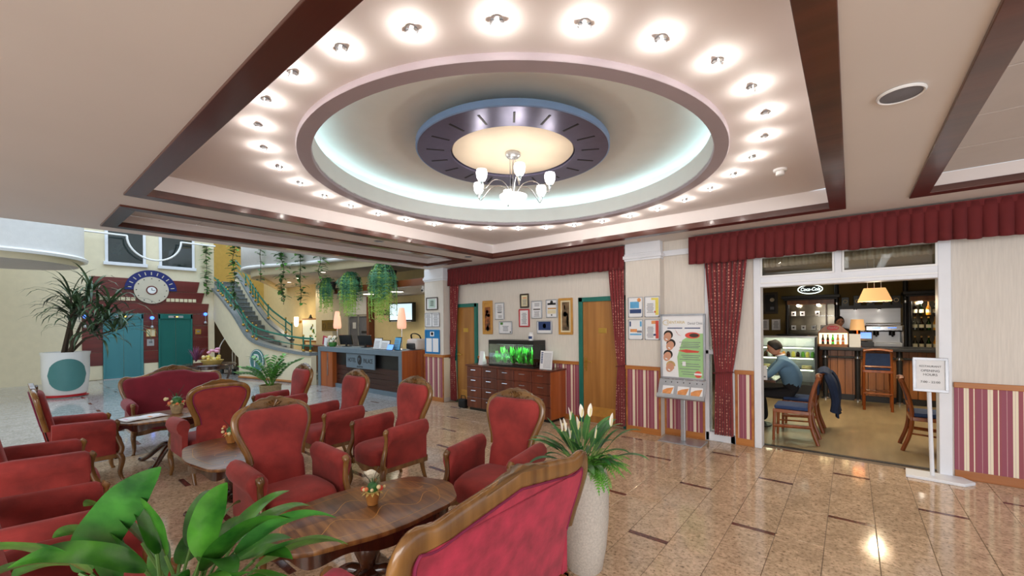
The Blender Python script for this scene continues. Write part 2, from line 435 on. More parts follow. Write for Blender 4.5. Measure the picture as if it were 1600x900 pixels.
def granite_mat(name, base, dark, light, rough):
    m, nt, b = base_mat(name); L = nt.links
    tc = nt.nodes.new('ShaderNodeTexCoord'); ge = nt.nodes.new('ShaderNodeNewGeometry')
    n1 = nt.nodes.new('ShaderNodeTexNoise'); n1.inputs['Scale'].default_value = 38; n1.inputs['Detail'].default_value = 6; n1.inputs['Roughness'].default_value = 0.75
    n2 = nt.nodes.new('ShaderNodeTexNoise'); n2.inputs['Scale'].default_value = 9; n2.inputs['Detail'].default_value = 3; n2.inputs['Distortion'].default_value = 1.0
    pos = nt.nodes.new('ShaderNodeNewGeometry')
    L.new(pos.outputs['Position'], n1.inputs['Vector']); L.new(pos.outputs['Position'], n2.inputs['Vector'])
    r1 = nt.nodes.new('ShaderNodeValToRGB'); e = r1.color_ramp.elements
    e[0].position = 0.36; e[0].color = dark; e[1].position = 0.62; e[1].color = light
    q = e.new(0.46); q.color = base
    L.new(n1.outputs[0], r1.inputs[0])
    r2 = nt.nodes.new('ShaderNodeValToRGB'); r2.color_ramp.elements[0].position = 0.35; r2.color_ramp.elements[0].color = (0.78, 0.74, 0.70, 1); r2.color_ramp.elements[1].position = 0.65; r2.color_ramp.elements[1].color = (1.04, 1.0, 0.97, 1)
    L.new(n2.outputs[0], r2.inputs[0])
    mx = nt.nodes.new('ShaderNodeMix'); mx.data_type = 'RGBA'; mx.blend_type = 'MULTIPLY'; mx.inputs[0].default_value = 1
    L.new(r1.outputs[0], mx.inputs[6]); L.new(r2.outputs[0], mx.inputs[7])
    isl = nt.nodes.new('ShaderNodeObjectInfo')
    ad = nt.nodes.new('ShaderNodeMath'); ad.operation = 'ADD'; L.new(isl.outputs['Random'], ad.inputs[0]); L.new(ge.outputs['Random Per Island'], ad.inputs[1])
    fr = nt.nodes.new('ShaderNodeMath'); fr.operation = 'FRACT'; L.new(ad.outputs[0], fr.inputs[0])
    ma = nt.nodes.new('ShaderNodeMath'); ma.operation = 'MULTIPLY_ADD'; ma.inputs[1].default_value = 0.10; ma.inputs[2].default_value = 0.95; L.new(fr.outputs[0], ma.inputs[0])
    hs = nt.nodes.new('ShaderNodeHueSaturation'); L.new(ma.outputs[0], hs.inputs['Value']); L.new(mx.outputs[2], hs.inputs['Color'])
    L.new(hs.outputs[0], b.inputs['Base Color'])
    b.inputs['Roughness'].default_value = rough; b.inputs['Specular IOR Level'].default_value = 0.6
    MATS[name] = m
granite_mat('granite_tile', rgb(208, 182, 152), rgb(124, 104, 82), rgb(230, 204, 176), 0.10)
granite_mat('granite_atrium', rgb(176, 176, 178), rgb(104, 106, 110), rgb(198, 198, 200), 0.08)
granite_mat('granite_bar', rgb(104, 62, 52), rgb(66, 38, 34), rgb(128, 82, 70), 0.14)
pm('grout', rgb(112, 94, 76), 0.7)
def table_mat():
    m, nt, b = base_mat('table_inlaid'); L = nt.links
    tc = nt.nodes.new('ShaderNodeTexCoord'); mp = nt.nodes.new('ShaderNodeMapping'); mp.inputs['Scale'].default_value = (1, 1, 1); L.new(tc.outputs['Object'], mp.inputs[0])
    ck = nt.nodes.new('ShaderNodeTexChecker'); ck.inputs['Scale'].default_value = 2.6; L.new(mp.outputs[0], ck.inputs['Vector'])
    nz = nt.nodes.new('ShaderNodeTexNoise'); nz.inputs['Scale'].default_value = 4; nz.inputs['Detail'].default_value = 6
    st = nt.nodes.new('ShaderNodeMapping'); st.inputs['Scale'].default_value = (1, 9, 1); L.new(tc.outputs['Object'], st.inputs[0]); L.new(st.outputs[0], nz.inputs['Vector'])
    r = nt.nodes.new('ShaderNodeValToRGB'); r.color_ramp.elements[0].position = .3; r.color_ramp.elements[1].position = .7
    r.color_ramp.elements[0].color = rgb(98, 60, 28); r.color_ramp.elements[1].color = rgb(158, 110, 60); L.new(nz.outputs[0], r.inputs[0])
    mx = nt.nodes.new('ShaderNodeMix'); mx.data_type = 'RGBA'; mx.blend_type = 'MULTIPLY'; L.new(ck.outputs['Fac'], mx.inputs[0])
    L.new(r.outputs[0], mx.inputs[6]); mx.inputs[7].default_value = (0.58, 0.50, 0.46, 1)
    L.new(mx.outputs[2], b.inputs['Base Color'])
    b.inputs['Roughness'].default_value = 0.34; b.inputs['Coat Weight'].default_value = 0.25; b.inputs['Coat Roughness'].default_value = 0.15
    MATS['table_inlaid'] = m
table_mat()
# ================================================================== SETTING
ZC = 2.8
def proj(p):
    d = Vector(p) - Vector((0, 0, EYE)); a = d.dot(fw)
    if a < 0.3: return None
    return 805 + 650 * d.dot(rt) / a, 506 - 650 * d.dot(up) / a, a
# ---- floor: granite tiles in 0.3 m columns, every other column carries brown inlay bars
floor = struct(MB().box(-22, 4.2, -4, 8.2, -0.08, -0.004).build('floor', 'grout'))
def tile_mesh(ly, mat):
    g = 0.0018; hx = 0.15 - g; hy = ly / 2 - g; b = 0.002
    m = MB()
    vs = [(-hx, -hy, -.012), (hx, -hy, -.012), (hx, hy, -.012), (-hx, hy, -.012), (-hx, -hy, -b), (hx, -hy, -b), (hx, hy, -b), (-hx, hy, -b), (-hx + b, -hy + b, 0), (hx - b, -hy + b, 0), (hx - b, hy - b, 0), (-hx + b, hy - b, 0)]
    fs = [(8, 9, 10, 11)] + [(i, (i + 1) % 4, 4 + (i + 1) % 4, 4 + i) for i in range(4)] + [(4 + i, 4 + (i + 1) % 4, 8 + (i + 1) % 4, 8 + i) for i in range(4)]
    return m.add(vs, fs)
TILES = []
for k in range(-73, 15):
    x0 = -0.16 + 0.3 * k; xc = x0 + 0.15
    if k % 2 == 0:
        kk = k // 2; yb = (4.95 if kk % 2 else 4.325) - 1.25 * 8
        while yb < 8.3:
            TILES.append((xc, yb, 'bar')); TILES.append((xc, yb + .325, 't6')); TILES.append((xc, yb + .925, 't6')); yb += 1.25
    else:
        yb = 4.95 - 1.25 * 8
        while yb < 8.3:
            TILES.append((xc, yb + .3125, 't62')); TILES.append((xc, yb + .9375, 't62')); yb += 1.25
def ok_tile(t):
    x, y, _ = t
    if y < -3.8 or x < -21.8 or x > 4: return False
    if x > -7.2 and y > 6.35: return False
    if y > 8.0: return False
    return True
TILES = [t for t in TILES if ok_tile(t)]
def tscore(t):
    q = proj((t[0], t[1], 0))
    if q is None or not (60 < q[0] < 1540 and q[1] < 930): return 0
    return 1 / q[2] ** 2
kinds = {'bar': (0.05, 'granite_bar', 'inlay_bar'), 't6': (0.6, 'granite_tile', 'floor_tile'), 't62': (0.625, 'granite_tile', 'floor_tile')}
tmesh = {k: tile_mesh(v[0], v[1]).mesh(v[2], v[1], 0, fix=False) for k, v in kinds.items()}
XA = -7.06   # tiles beyond the lobby ceiling are coloured grey instead of beige
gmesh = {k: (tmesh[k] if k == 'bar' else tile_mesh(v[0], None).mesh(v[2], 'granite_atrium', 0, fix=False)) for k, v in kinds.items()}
def lay(cands, nmax):
    cands = sorted(cands, key=lambda t: -tscore(t))
    for t in cands[:nmax]:
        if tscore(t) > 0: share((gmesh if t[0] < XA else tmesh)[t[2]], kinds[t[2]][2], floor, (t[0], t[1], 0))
        else: rest.append(t)
    rest.extend(cands[nmax:])
rest = []
lay([t for t in TILES if t[2] != 'bar'], 290)
lay([t for t in TILES if t[2] == 'bar'], 150)
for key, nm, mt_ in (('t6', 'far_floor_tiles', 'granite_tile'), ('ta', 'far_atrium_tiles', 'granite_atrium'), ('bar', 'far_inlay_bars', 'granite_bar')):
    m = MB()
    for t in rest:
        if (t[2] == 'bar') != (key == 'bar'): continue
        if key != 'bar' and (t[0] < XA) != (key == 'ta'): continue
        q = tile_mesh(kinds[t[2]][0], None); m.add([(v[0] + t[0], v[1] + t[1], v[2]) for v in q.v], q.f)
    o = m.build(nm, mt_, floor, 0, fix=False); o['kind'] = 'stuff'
struct(MB().box(-3.4, 3.6, 6.36, 12.8, -0.08, 0.0).build('floor_bar', 'bar_floor'))
struct(MB().box(-1.0, 0.85, 6.32, 6.38, -0.01, 0.004).build('trim_threshold', 'bar_iron'))

# ---- ceiling slab with the three tray openings
CO = (-4.98, -0.03, 0.69, 5.53); T2 = (-6.70, -5.45, 0.73, 5.50); T3 = (0.44, 3.2, -1.5, 5.47)
m = MB(); Z0, Z1 = ZC, ZC + 0.05
m.box(-7.05, T2[0], -4, 6.4, Z0, Z1)
m.box(T2[0], T2[1], -4, T2[2], Z0, Z1); m.box(T2[0], T2[1], T2[3], 6.4, Z0, Z1)
m.box(T2[1], CO[0], -4, 6.4, Z0, Z1)
m.box(CO[0], CO[1], -4, CO[2], Z0, Z1); m.box(CO[0], CO[1], CO[3], 6.4, Z0, Z1)
m.box(CO[1], T3[0], -4, 6.4, Z0, Z1)
m.box(T3[0], T3[1], -4, T3[2], Z0, Z1); m.box(T3[0], T3[1], T3[3], 6.4, Z0, Z1)
m.box(T3[1], 4.2, -4, 6.4, Z0, Z1)
m.box(-7.05, -6.95, -4, 6.4, ZC + .05, ZC + 1.0)
struct(m.build('ceiling', 'ceiling_white', smooth=0))
def frame_rect(root, x0, x1, y0, y1, wd, z0, z1, mat='coffer_wood'):
    q = [((x0, y0), (x1, y0), (x1 - wd, y0 + wd), (x0 + wd, y0 + wd)), ((x1, y0), (x1, y1), (x1 - wd, y1 - wd), (x1 - wd, y0 + wd)),
         ((x1, y1), (x0, y1), (x0 + wd, y1 - wd), (x1 - wd, y1 - wd)), ((x0, y1), (x0, y0), (x0 + wd, y0 + wd), (x0 + wd, y1 - wd))]
    for p in q:
        MB().prism(p, z0, z1, 'XY').build('beam', mat, root, 0, bevel=0.004)
TZ = 3.0
tr1 = sroot('trim_1'); frame_rect(tr1, *CO, 0.135, ZC - 0.018, ZC + 0.05)
tr2 = sroot('trim_2'); frame_rect(tr2, *T2, 0.13, ZC - 0.018, ZC + 0.04)
tr3 = sroot('trim_3'); frame_rect(tr3, *T3, 0.13, ZC - 0.018, ZC + 0.04)
# main tray: fascia, flat top with round opening
CX, CY = -2.475, 3.055
ix0, ix1, iy0, iy1 = CO[0] + .12, CO[1] - .12, CO[2] + .12, CO[3] - .12
m = MB()
m.box(ix0 - .02, ix0, iy0, iy1, ZC + .03, TZ); m.box(ix1, ix1 + .02, iy0, iy1, ZC + .03, TZ)
m.box(ix0 - .02, ix1 + .02, iy0 - .02, iy0, ZC + .03, TZ); m.box(ix0 - .02, ix1 + .02, iy1, iy1 + .02, ZC + .03, TZ)
N = 128; RO = 1.80
vi = []; vo = []
for j in range(N):
    a = 2 * PI * j / N + PI / 4; c, s_ = math.cos(a), math.sin(a)
    vi.append((CX + RO * c, CY + RO * s_, TZ))
    tx = ((ix1 - CX) if c > 0 else (ix0 - CX)) / c if abs(c) > 1e-6 else 1e9
    ty = ((iy1 - CY) if s_ > 0 else (iy0 - CY)) / s_ if abs(s_) > 1e-6 else 1e9
    t = min(tx, ty); vo.append((CX + t * c, CY + t * s_, TZ))
m.add(vi + vo, [(j, N + j, N + (j + 1) % N, (j + 1) % N) for j in range(N)])
ctray = struct(m.build('ceiling_tray', 'tray_white', smooth=0))
struct(MB().lathe([(1.82, TZ + .01), (1.82, 2.968), (1.815, 2.962), (1.715, 2.962), (1.71, 2.968), (1.71, 3.0)], (CX, CY, 0), 128).build('trim_rim', 'rim_mauve', smooth=40))
struct(MB().lathe([(1.71, 2.99), (1.71, 3.17), (1.73, 3.17), (1.73, 3.13), (1.86, 3.13), (1.86, 3.30), (1.30, 3.30), (1.20, 3.305), (1.10, 3.325), (1.0, 3.355), (.92, 3.37), (0.001, 3.38)], (CX, CY, 0), 128).build('ceiling_dome', 'dome_paint', smooth=40))
cv = thing('cove_light', 'cool white light strip hidden in the round ceiling cove', 'light', (CX, CY, 3.15))
MB().tube([(1.80 * math.cos(2 * PI * i / 96), 1.80 * math.sin(2 * PI * i / 96), 0.0) for i in range(96)], 0.012, 6, closed=True).build('light_tube', 'cove_tube', cv)
# side trays
def simple_tray(name, r, z, wd=.12, panels=None):
    m = MB(); x0, x1, y0, y1 = r[0] + wd, r[1] - wd, r[2] + wd, r[3] - wd
    m.box(x0 - .02, x0, y0, y1, ZC + .02, z); m.box(x1, x1 + .02, y0, y1, ZC + .02, z)
    m.box(x0 - .02, x1 + .02, y0 - .02, y0, ZC + .02, z); m.box(x0 - .02, x1 + .02, y1, y1 + .02, ZC + .02, z)
    m.box(x0 - .02, x1 + .02, y0 - .02, y1 + .02, z + .012, z + .03)
    o = struct(m.build(name, 'tray_white', smooth=0))
    if panels:
        nx, ny = panels
        for i in range(nx):
            for j in range(ny):
                a0 = x0 + (x1 - x0) * i / nx + .006; a1 = x0 + (x1 - x0) * (i + 1) / nx - .006
                b0 = y0 + (y1 - y0) * j / ny + .006; b1 = y0 + (y1 - y0) * (j + 1) / ny - .006
                MB().box(a0, a1, b0, b1, z, z + .012).build('ceiling_panel', 'panel_grey', o, 0, bevel=.003, bseg=1)
    return o
simple_tray('ceiling_side_tray', T2, 2.93, panels=(2, 6))
simple_tray('ceiling_right_tray', T3, 2.95, panels=(4, 10))

# ---- back wall
m = MB()
m.box(-6.62, -2.62, 6.05, 6.3, 0, ZC); m.box(-2.2, -1.57, 6.1, 6.3, 0, ZC)
m.box(-1.57, -1.20, 6.12, 6.3, 2.42, ZC); m.box(-1.20, -0.97, 6.13, 6.3, 0, ZC)
m.box(-0.97, 0.80, 6.16, 6.3, 2.46, ZC); m.box(0.80, 4.2, 6.16, 6.3, 0, ZC)
struct(m.build('wall_back', 'wallpaper', smooth=0))
pl1 = struct(MB().box(-7.20, -6.60, 5.80, 6.6, 0, 3.3).build('wall_pillar_reception', 'wallpaper', smooth=0))
pl2 = struct(MB().box(-2.64, -2.12, 5.93, 6.3, 0, ZC).build('wall_pillar_clinic', 'wallpaper', smooth=0))
def crown(root, x0, x1, y0, y1):
    m = MB()
    for z0, z1, e in ((2.54, 2.57, .015), (2.57, 2.62, .03), (2.62, 2.65, .015), (2.65, 2.8, .006)):
        m.box(x0 - e, x1 + e, y0 - e, y1, z0, z1)
    m.build('capital', 'white_paint', root, 0, bevel=.006)
crown(pl1, -7.20, -6.60, 5.80, 6.5); crown(pl2, -2.64, -2.12, 5.93, 6.04)
MB().box(-2.12, -1.6, 6.06, 6.1, 2.58, 2.66).build('cornice', 'white_paint', pl2, 0, bevel=.006)
def wains(n, x0, x1, y, side=None, top=.985, edge=0.0):
    r = sroot('trim_%d' % n)
    if edge:
        MB().box(x0, x0 + edge, y - .022, y, .09, top - .05).build('edge_strip', 'oak_trim', r, 0, bevel=.003)
        MB().box(x1 - edge, x1, y - .022, y, .09, top - .05).build('edge_strip', 'oak_trim', r, 0, bevel=.003)
    MB().box(x0 + edge, x1 - edge, y - .014, y, .09, top - .05).build('striped_panel', 'wainscot_stripes', r, 0)
    MB().box(x0 - .005, x1 + .005, y - .032, y, top - .055, top).build('chair_rail', 'oak_trim', r, 0, bevel=.006)
    MB().box(x0, x1, y - .02, y, 0, .09).build('skirting', 'oak_trim', r, 0, bevel=.004)
    return r
wains(4, -7.20, -6.60, 5.80, edge=.02); wains(5, -5.83, -3.51, 6.05); wains(6, -2.64, -2.12, 5.93, edge=.025)
wains(7, -2.12, -1.57, 6.10, edge=.025); wains(8, -1.20, -0.98, 6.13, edge=.03); wains(9, 0.82, 4.1, 6.16)
r = sroot('trim_10')   # return of the pillar beside the curtain
MB().box(-6.60, -6.586, 5.80, 6.05, .09, .935).build('striped_panel', 'wainscot_stripes', r, 0)
MB().box(-6.60, -6.568, 5.79, 6.05, .93, .985).build('chair_rail', 'oak_trim', r, 0, bevel=.006)

def wood_door(n, x0, x1, top, knob_side, y=6.05):
    r = sroot('door_%d' % n); f = .07
    MB().box(x0, x0 + f, y - .045, y, 0, top).box(x1 - f, x1, y - .045, y, 0, top).box(x0, x1, y - .045, y, top - f, top).build('door_frame', 'teal_frame', r, 0, bevel=.004)
    lf = MB().box(x0 + f, x1 - f, y - .02, y, .01, top - f).build('door_leaf', 'door_oak', r, 0, bevel=.002)
    hx = x0 + f + .05 if knob_side < 0 else x1 - f - .05; d = 1 if knob_side < 0 else -1
    h = MB().tube([(hx, y - .02, 1.0), (hx, y - .07, 1.0), (hx + d * .03, y - .075, 1.0), (hx + d * .13, y - .07, .995)], .011, 8)
    h.box(hx - .02, hx + .02, y - .026, y - .018, .9, 1.06)
    h.build('door_handle', 'brass', lf)
    q = MB().cyl((hx, y - .018, .87), (hx, y - .03, .87), .022); q.build('lock_rosette', 'brass', lf)
    v = MB()
    for i in range(5): v.box(x0 + .2, x1 - .2, y - .03, y - .02, .14 + i * .022, .152 + i * .022)
    v.box(x0 + .18, x1 - .18, y - .024, y - .018, .12, .27); v.build('vent_grille', 'frame_gold', lf, 0)
    MB().box((x0 + x1) / 2 - .07, (x0 + x1) / 2 + .07, y - .026, y - .019, 1.46, 1.54).build('room_plate', 'brass', lf, 0, bevel=.003)
    return r
wood_door(1, -6.50, -5.84, 2.04, -1); wood_door(2, -3.50, -2.66, 2.04, -1)

# ---- white timber opening to the bar with transom lights and a side light behind the curtain
d3 = sroot('door_3')
m = MB(); y0, y1 = 6.10, 6.30
m.box(-0.975, -0.895, y0, y1, 0, 2.46); m.box(0.705, 0.80, y0, y1, 0, 2.46)
m.box(-0.90, 0.71, y0 + .01, y1, 2.06, 2.19); m.box(-0.145, -0.075, y0 + .01, y1, 2.18, 2.46); m.box(-0.90, .71, y0 + .01, y1, 2.44, 2.5)
m.build('frame', 'white_paint', d3, 0, bevel=.008)
m = MB()
for a, b in ((-.895, -.145), (-.075, .705)):
    m.box(a, b, y0 - .006, y0 + .02, 2.185, 2.205); m.box(a, a + .02, y0 - .006, y0 + .02, 2.2, 2.45); m.box(b - .02, b, y0 - .006, y0 + .02, 2.2, 2.45)
m.box(-.895, .705, y0 - .004, y0 + .02, 2.10, 2.12)
m.build('glazing_bead', 'white_gloss', d3, 0, bevel=.003)
MB().box(-.895, -.145, 6.2, 6.206, 2.19, 2.45).build('transom_pane', 'bar_glass', d3, 0)
MB().box(-.075, .705, 6.2, 6.206, 2.19, 2.45).build('transom_pane', 'bar_glass', d3, 0)
w4 = sroot('window_3')
MB().box(-1.57, -1.52, 6.11, 6.28, 0, 2.42).box(-1.26, -1.20, 6.11, 6.28, 0, 2.42).box(-1.57, -1.2, 6.11, 6.28, 0, .12).box(-1.57, -1.2, 6.11, 6.28, 1.18, 1.24).box(-1.57, -1.2, 6.11, 6.28, 2.36, 2.42).build('frame', 'white_paint', w4, 0, bevel=.006)
MB().box(-1.53, -1.25, 6.19, 6.196, .12, 1.19).build('pane', 'bar_glass', w4, 0)
MB().box(-1.53, -1.25, 6.19, 6.196, 1.23, 2.37).build('pane', 'bar_glass', w4, 0)
# ---- bar room shell
struct(MB().box(-3.4, 3.6, 12.6, 12.8, 0, ZC).build('wall_bar_back', 'olive_wall', smooth=0))
struct(MB().box(-3.6, -3.4, 6.3, 12.8, 0, ZC).build('wall_bar_left', 'olive_wall', smooth=0))
struct(MB().box(3.6, 3.8, 6.3, 12.8, 0, ZC).build('wall_bar_right', 'olive_wall', smooth=0))
struct(MB().box(-3.6, 3.8, 6.3, 12.8, ZC, ZC + .1).build('ceiling_bar', 'bar_ceiling', smooth=0))
struct(MB().box(-3.6, -1.57, 6.3, 6.42, 0, ZC).box(.8, 3.8, 6.3, 6.42, 0, ZC).box(-3.6, 3.8, 6.3, 6.42, 2.5, ZC).build('wall_bar_front', 'olive_wall', smooth=0))

# ---- atrium shell
struct(MB().box(-18.3, -18, -6, 4.9, 0, 7.6).build('wall_elevator', 'plaster_cream', smooth=0))
struct(MB().box(-22.2, -22, 4.5, 8.4, 0, 7.6).build('wall_stair_end', 'plaster_ochre', smooth=0))
struct(MB().box(-22.2, -7.0, 8.0, 8.2, 0, 7.6).build('wall_reception', 'plaster_yellow', smooth=0))
struct(MB().box(-18.3, -7.05, -6.2, -6, 0, 7.6).build('wall_left', 'plaster_cream', smooth=0))
struct(MB().box(-7.05, -6.95, -6.2, 6.6, 3.8, 7.6).build('wall_upper_lobby', 'plaster_white', smooth=0))
struct(MB().box(-7.08, -6.95, 6.5, 8.2, 0, 7.6).build('wall_reception_side', 'plaster_yellow', smooth=0))
def awin(n, ya, yb, za=3.6, zb=5.0):
    r = sroot('window_%d' % n); f = .07
    m = MB(); X = -18
    m.box(X, X + .06, ya, ya + f, za, zb); m.box(X, X + .06, yb - f, yb, za, zb); m.box(X, X + .06, ya, yb, zb - f, zb); m.box(X, X + .10, ya - .04, yb + .04, za - .03, za + f)
    m.build('window_frame', 'white_paint', r, 0, bevel=.008)
    MB().box(X, X + .015, ya + f, yb - f, za + f, zb - f).build('pane', 'window_dark', r, 0)
pm('window_dark', rgb(34, 44, 44), 0.05, vary=0.4, scale=1.2, spec=1.0, col2=rgb(14, 16, 16))
awin(1, 2.06, 3.02); awin(2, 3.36, 4.32)
# red stepped timber cladding around the elevators, in planks
tc = sroot('trim_11')
X = -18
def planks(y0, y1, z0, z1, n, t=.03):
    for i in range(n):
        a = z0 + (z1 - z0) * i / n; b = z0 + (z1 - z0) * (i + 1) / n
        MB().box(X, X + t, y0, y1, a + .004, b - .004).build('cladding_plank', 'red_cladding', tc, 0, bevel=.004, bseg=1)
def tier(y0, y1, z0, z1, s):
    MB().prism([(y0 + s, z0), (y1 - s, z0), (y1, z1), (y0, z1)], X, X + .045, 'YZ').build('cladding_tier', 'red_cladding', tc, 0, bevel=.004, bseg=1)
tier(1.75, 4.46, 2.82, 3.19, .08); tier(1.62, 4.60, 2.44, 2.81, .09); tier(1.5, 4.73, 2.07, 2.43, .05)
planks(4.24, 4.70, .44, 2.06, 4); planks(2.94, 3.32, .44, 2.06, 4); planks(1.55, 2.0, .44, 2.06, 4)
for a, b in ((4.26, 4.68), (2.96, 3.30), (1.57, 1.98)):
    MB().box(X, X + .02, a, b, .02, .44).build('base_panel', 'plaster_cream', tc, 0)
for i in range(7): MB().box(X + .045, X + .06, 3.53 + i * .12, 3.63 + i * .12, 2.47, 2.58).build('glass_block', 'paper_cream', tc, 0, bevel=.006)
for i in range(7): MB().box(X + .045, X + .06, 1.93 + i * .12, 2.03 + i * .12, 2.47, 2.58).build('glass_block', 'paper_cream', tc, 0, bevel=.006)

# ---- mezzanine: curved balcony with white lip, soffit behind
lip = crs([(-19.5, 7.6), (-17.2, 6.3), (-15.4, 5.3), (-14.6, 4.75), (-13.8, 4.55), (-12.9, 4.72), (-12.0, 5.1), (-10.8, 5.4), (-9.0, 5.7), (-7.08, 5.9)], 6)
ZM = 3.32
m = MB(); n = len(lip)
def strip(m, pts, z0, z1, dy=0):
    k = len(pts); m.add([(p.x, p.y + dy, z0) for p in pts] + [(p.x, p.y + dy, z1) for p in pts], [(i, i + 1, k + i + 1, k + i) for i in range(k - 1)])
strip(m, lip, ZM, ZM + 1.5)
mz = struct(thicken(m.build('wall_mezzanine', 'plaster_white', smooth=60, fix=False), .1))
MB().tube([(p.x, p.y - .03, ZM) for p in lip], .045, 8).build('lip', 'white_gloss', mz)
m = MB(); strip(m, lip, ZM - .22, ZM - .02, .22); thicken(m.build('soffit_band', 'plaster_cream', mz, smooth=60, fix=False), .04)
m = MB(); m.add([(p.x, p.y + .02, ZM - .02) for p in lip] + [(p.x, 8.0, ZM - .02) for p in lip], [(i, i + 1, n + i + 1, n + i) for i in range(n - 1)])
struct(m.build('ceiling_mezzanine', 'panel_grey', smooth=0, fix=False))
# round balcony on the near left of the atrium
lb = struct(MB().lathe([(1.5, 3.36), (1.5, 4.9)], (-15.6, -0.1, 0), 40).build('wall_round_balcony', 'plaster_white'))
MB().lathe([(1.5, 3.28), (1.56, 3.28), (1.58, 3.34), (1.54, 3.38), (1.5, 3.38)], (-15.6, -.1, 0), 40).build('lip', 'white_gloss', lb)
MB().lathe([(1.4, 3.15), (1.45, 3.28), (1.5, 3.28)], (-15.6, -.1, 0), 40).build('soffit_band', 'plaster_cream', lb)
MB().lathe([(0.01, 3.16), (1.4, 3.16)], (-15.6, -.1, 0), 40).build('soffit', 'panel_grey', lb)

for x, y, lb_ in ((-15.2, 6.6, 'added fill downlight under the mezzanine near the map board'), (-12.9, 6.4, 'added fill downlight under the mezzanine near the desk canopy'), (-16.8, 7.0, 'added fill downlight under the mezzanine above the wall sconce')):
    t = thing('recessed_downlight', lb_, 'downlight', (x, y, ZM - .02))  # lamps added under the soffit to brighten the walls around stair and reception
    MB().lathe([(.07, 0), (.09, -.004), (.09, -.012), (.07, -.010)], n=24).build('bezel', 'steel', t, 50)
    MB().lathe([(.001, -.008), (.07, -.008)], n=24).build('lens', 'panel_light', t, 50)
    spot('beam', (0, 0, -.03), 40, 140, (1, .86, .62), .06, t)
# ================================================================== FURNITURE
def se(c, p): return math.copysign(abs(c) ** p, c)
def band(m, path, hw, ht, yfn, n=10, p=0.7):
    """moulding that follows a path of (x, z) points; hw in the plane, ht through it"""
    k = len(path); vs = []
    hws = hw if isinstance(hw, list) else [hw] * k
    for i, (x, z) in enumerate(path):
        a = path[max(0, i - 1)]; b = path[min(k - 1, i + 1)]
        tx, tz = b[0] - a[0], b[1] - a[1]; l = math.hypot(tx, tz) or 1; nx, nz = -tz / l, tx / l
        for j in range(n):
            an = 2 * PI * j / n; q = se(math.cos(an), p) * hws[i]; d = se(math.sin(an), p) * ht
            vs.append((x + nx * q, yfn(z) + d, z + nz * q))
    fs = [(i * n + j, i * n + (j + 1) % n, (i + 1) * n + (j + 1) % n, (i + 1) * n + j) for i in range(k - 1) for j in range(n)]
    fs += [tuple(range(n)), tuple(range((k - 1) * n, k * n))]
    return m.add(vs, fs)
def sweep(m, secs):
    n = len(secs[0]); k = len(secs)
    fs = [(i * n + j, i * n + (j + 1) % n, (i + 1) * n + (j + 1) % n, (i + 1) * n + j) for i in range(k - 1) for j in range(n)]
    fs += [tuple(range(n)), tuple(range((k - 1) * n, k * n))]
    return m.add([v for s_ in secs for v in s_], fs)
def half_to_full(h):
    pts = [(p.x, p.y) for p in crs([(a, b) for a, b in h], 5)]
    return pts + [(-x, z) for x, z in reversed(pts[:-1])]

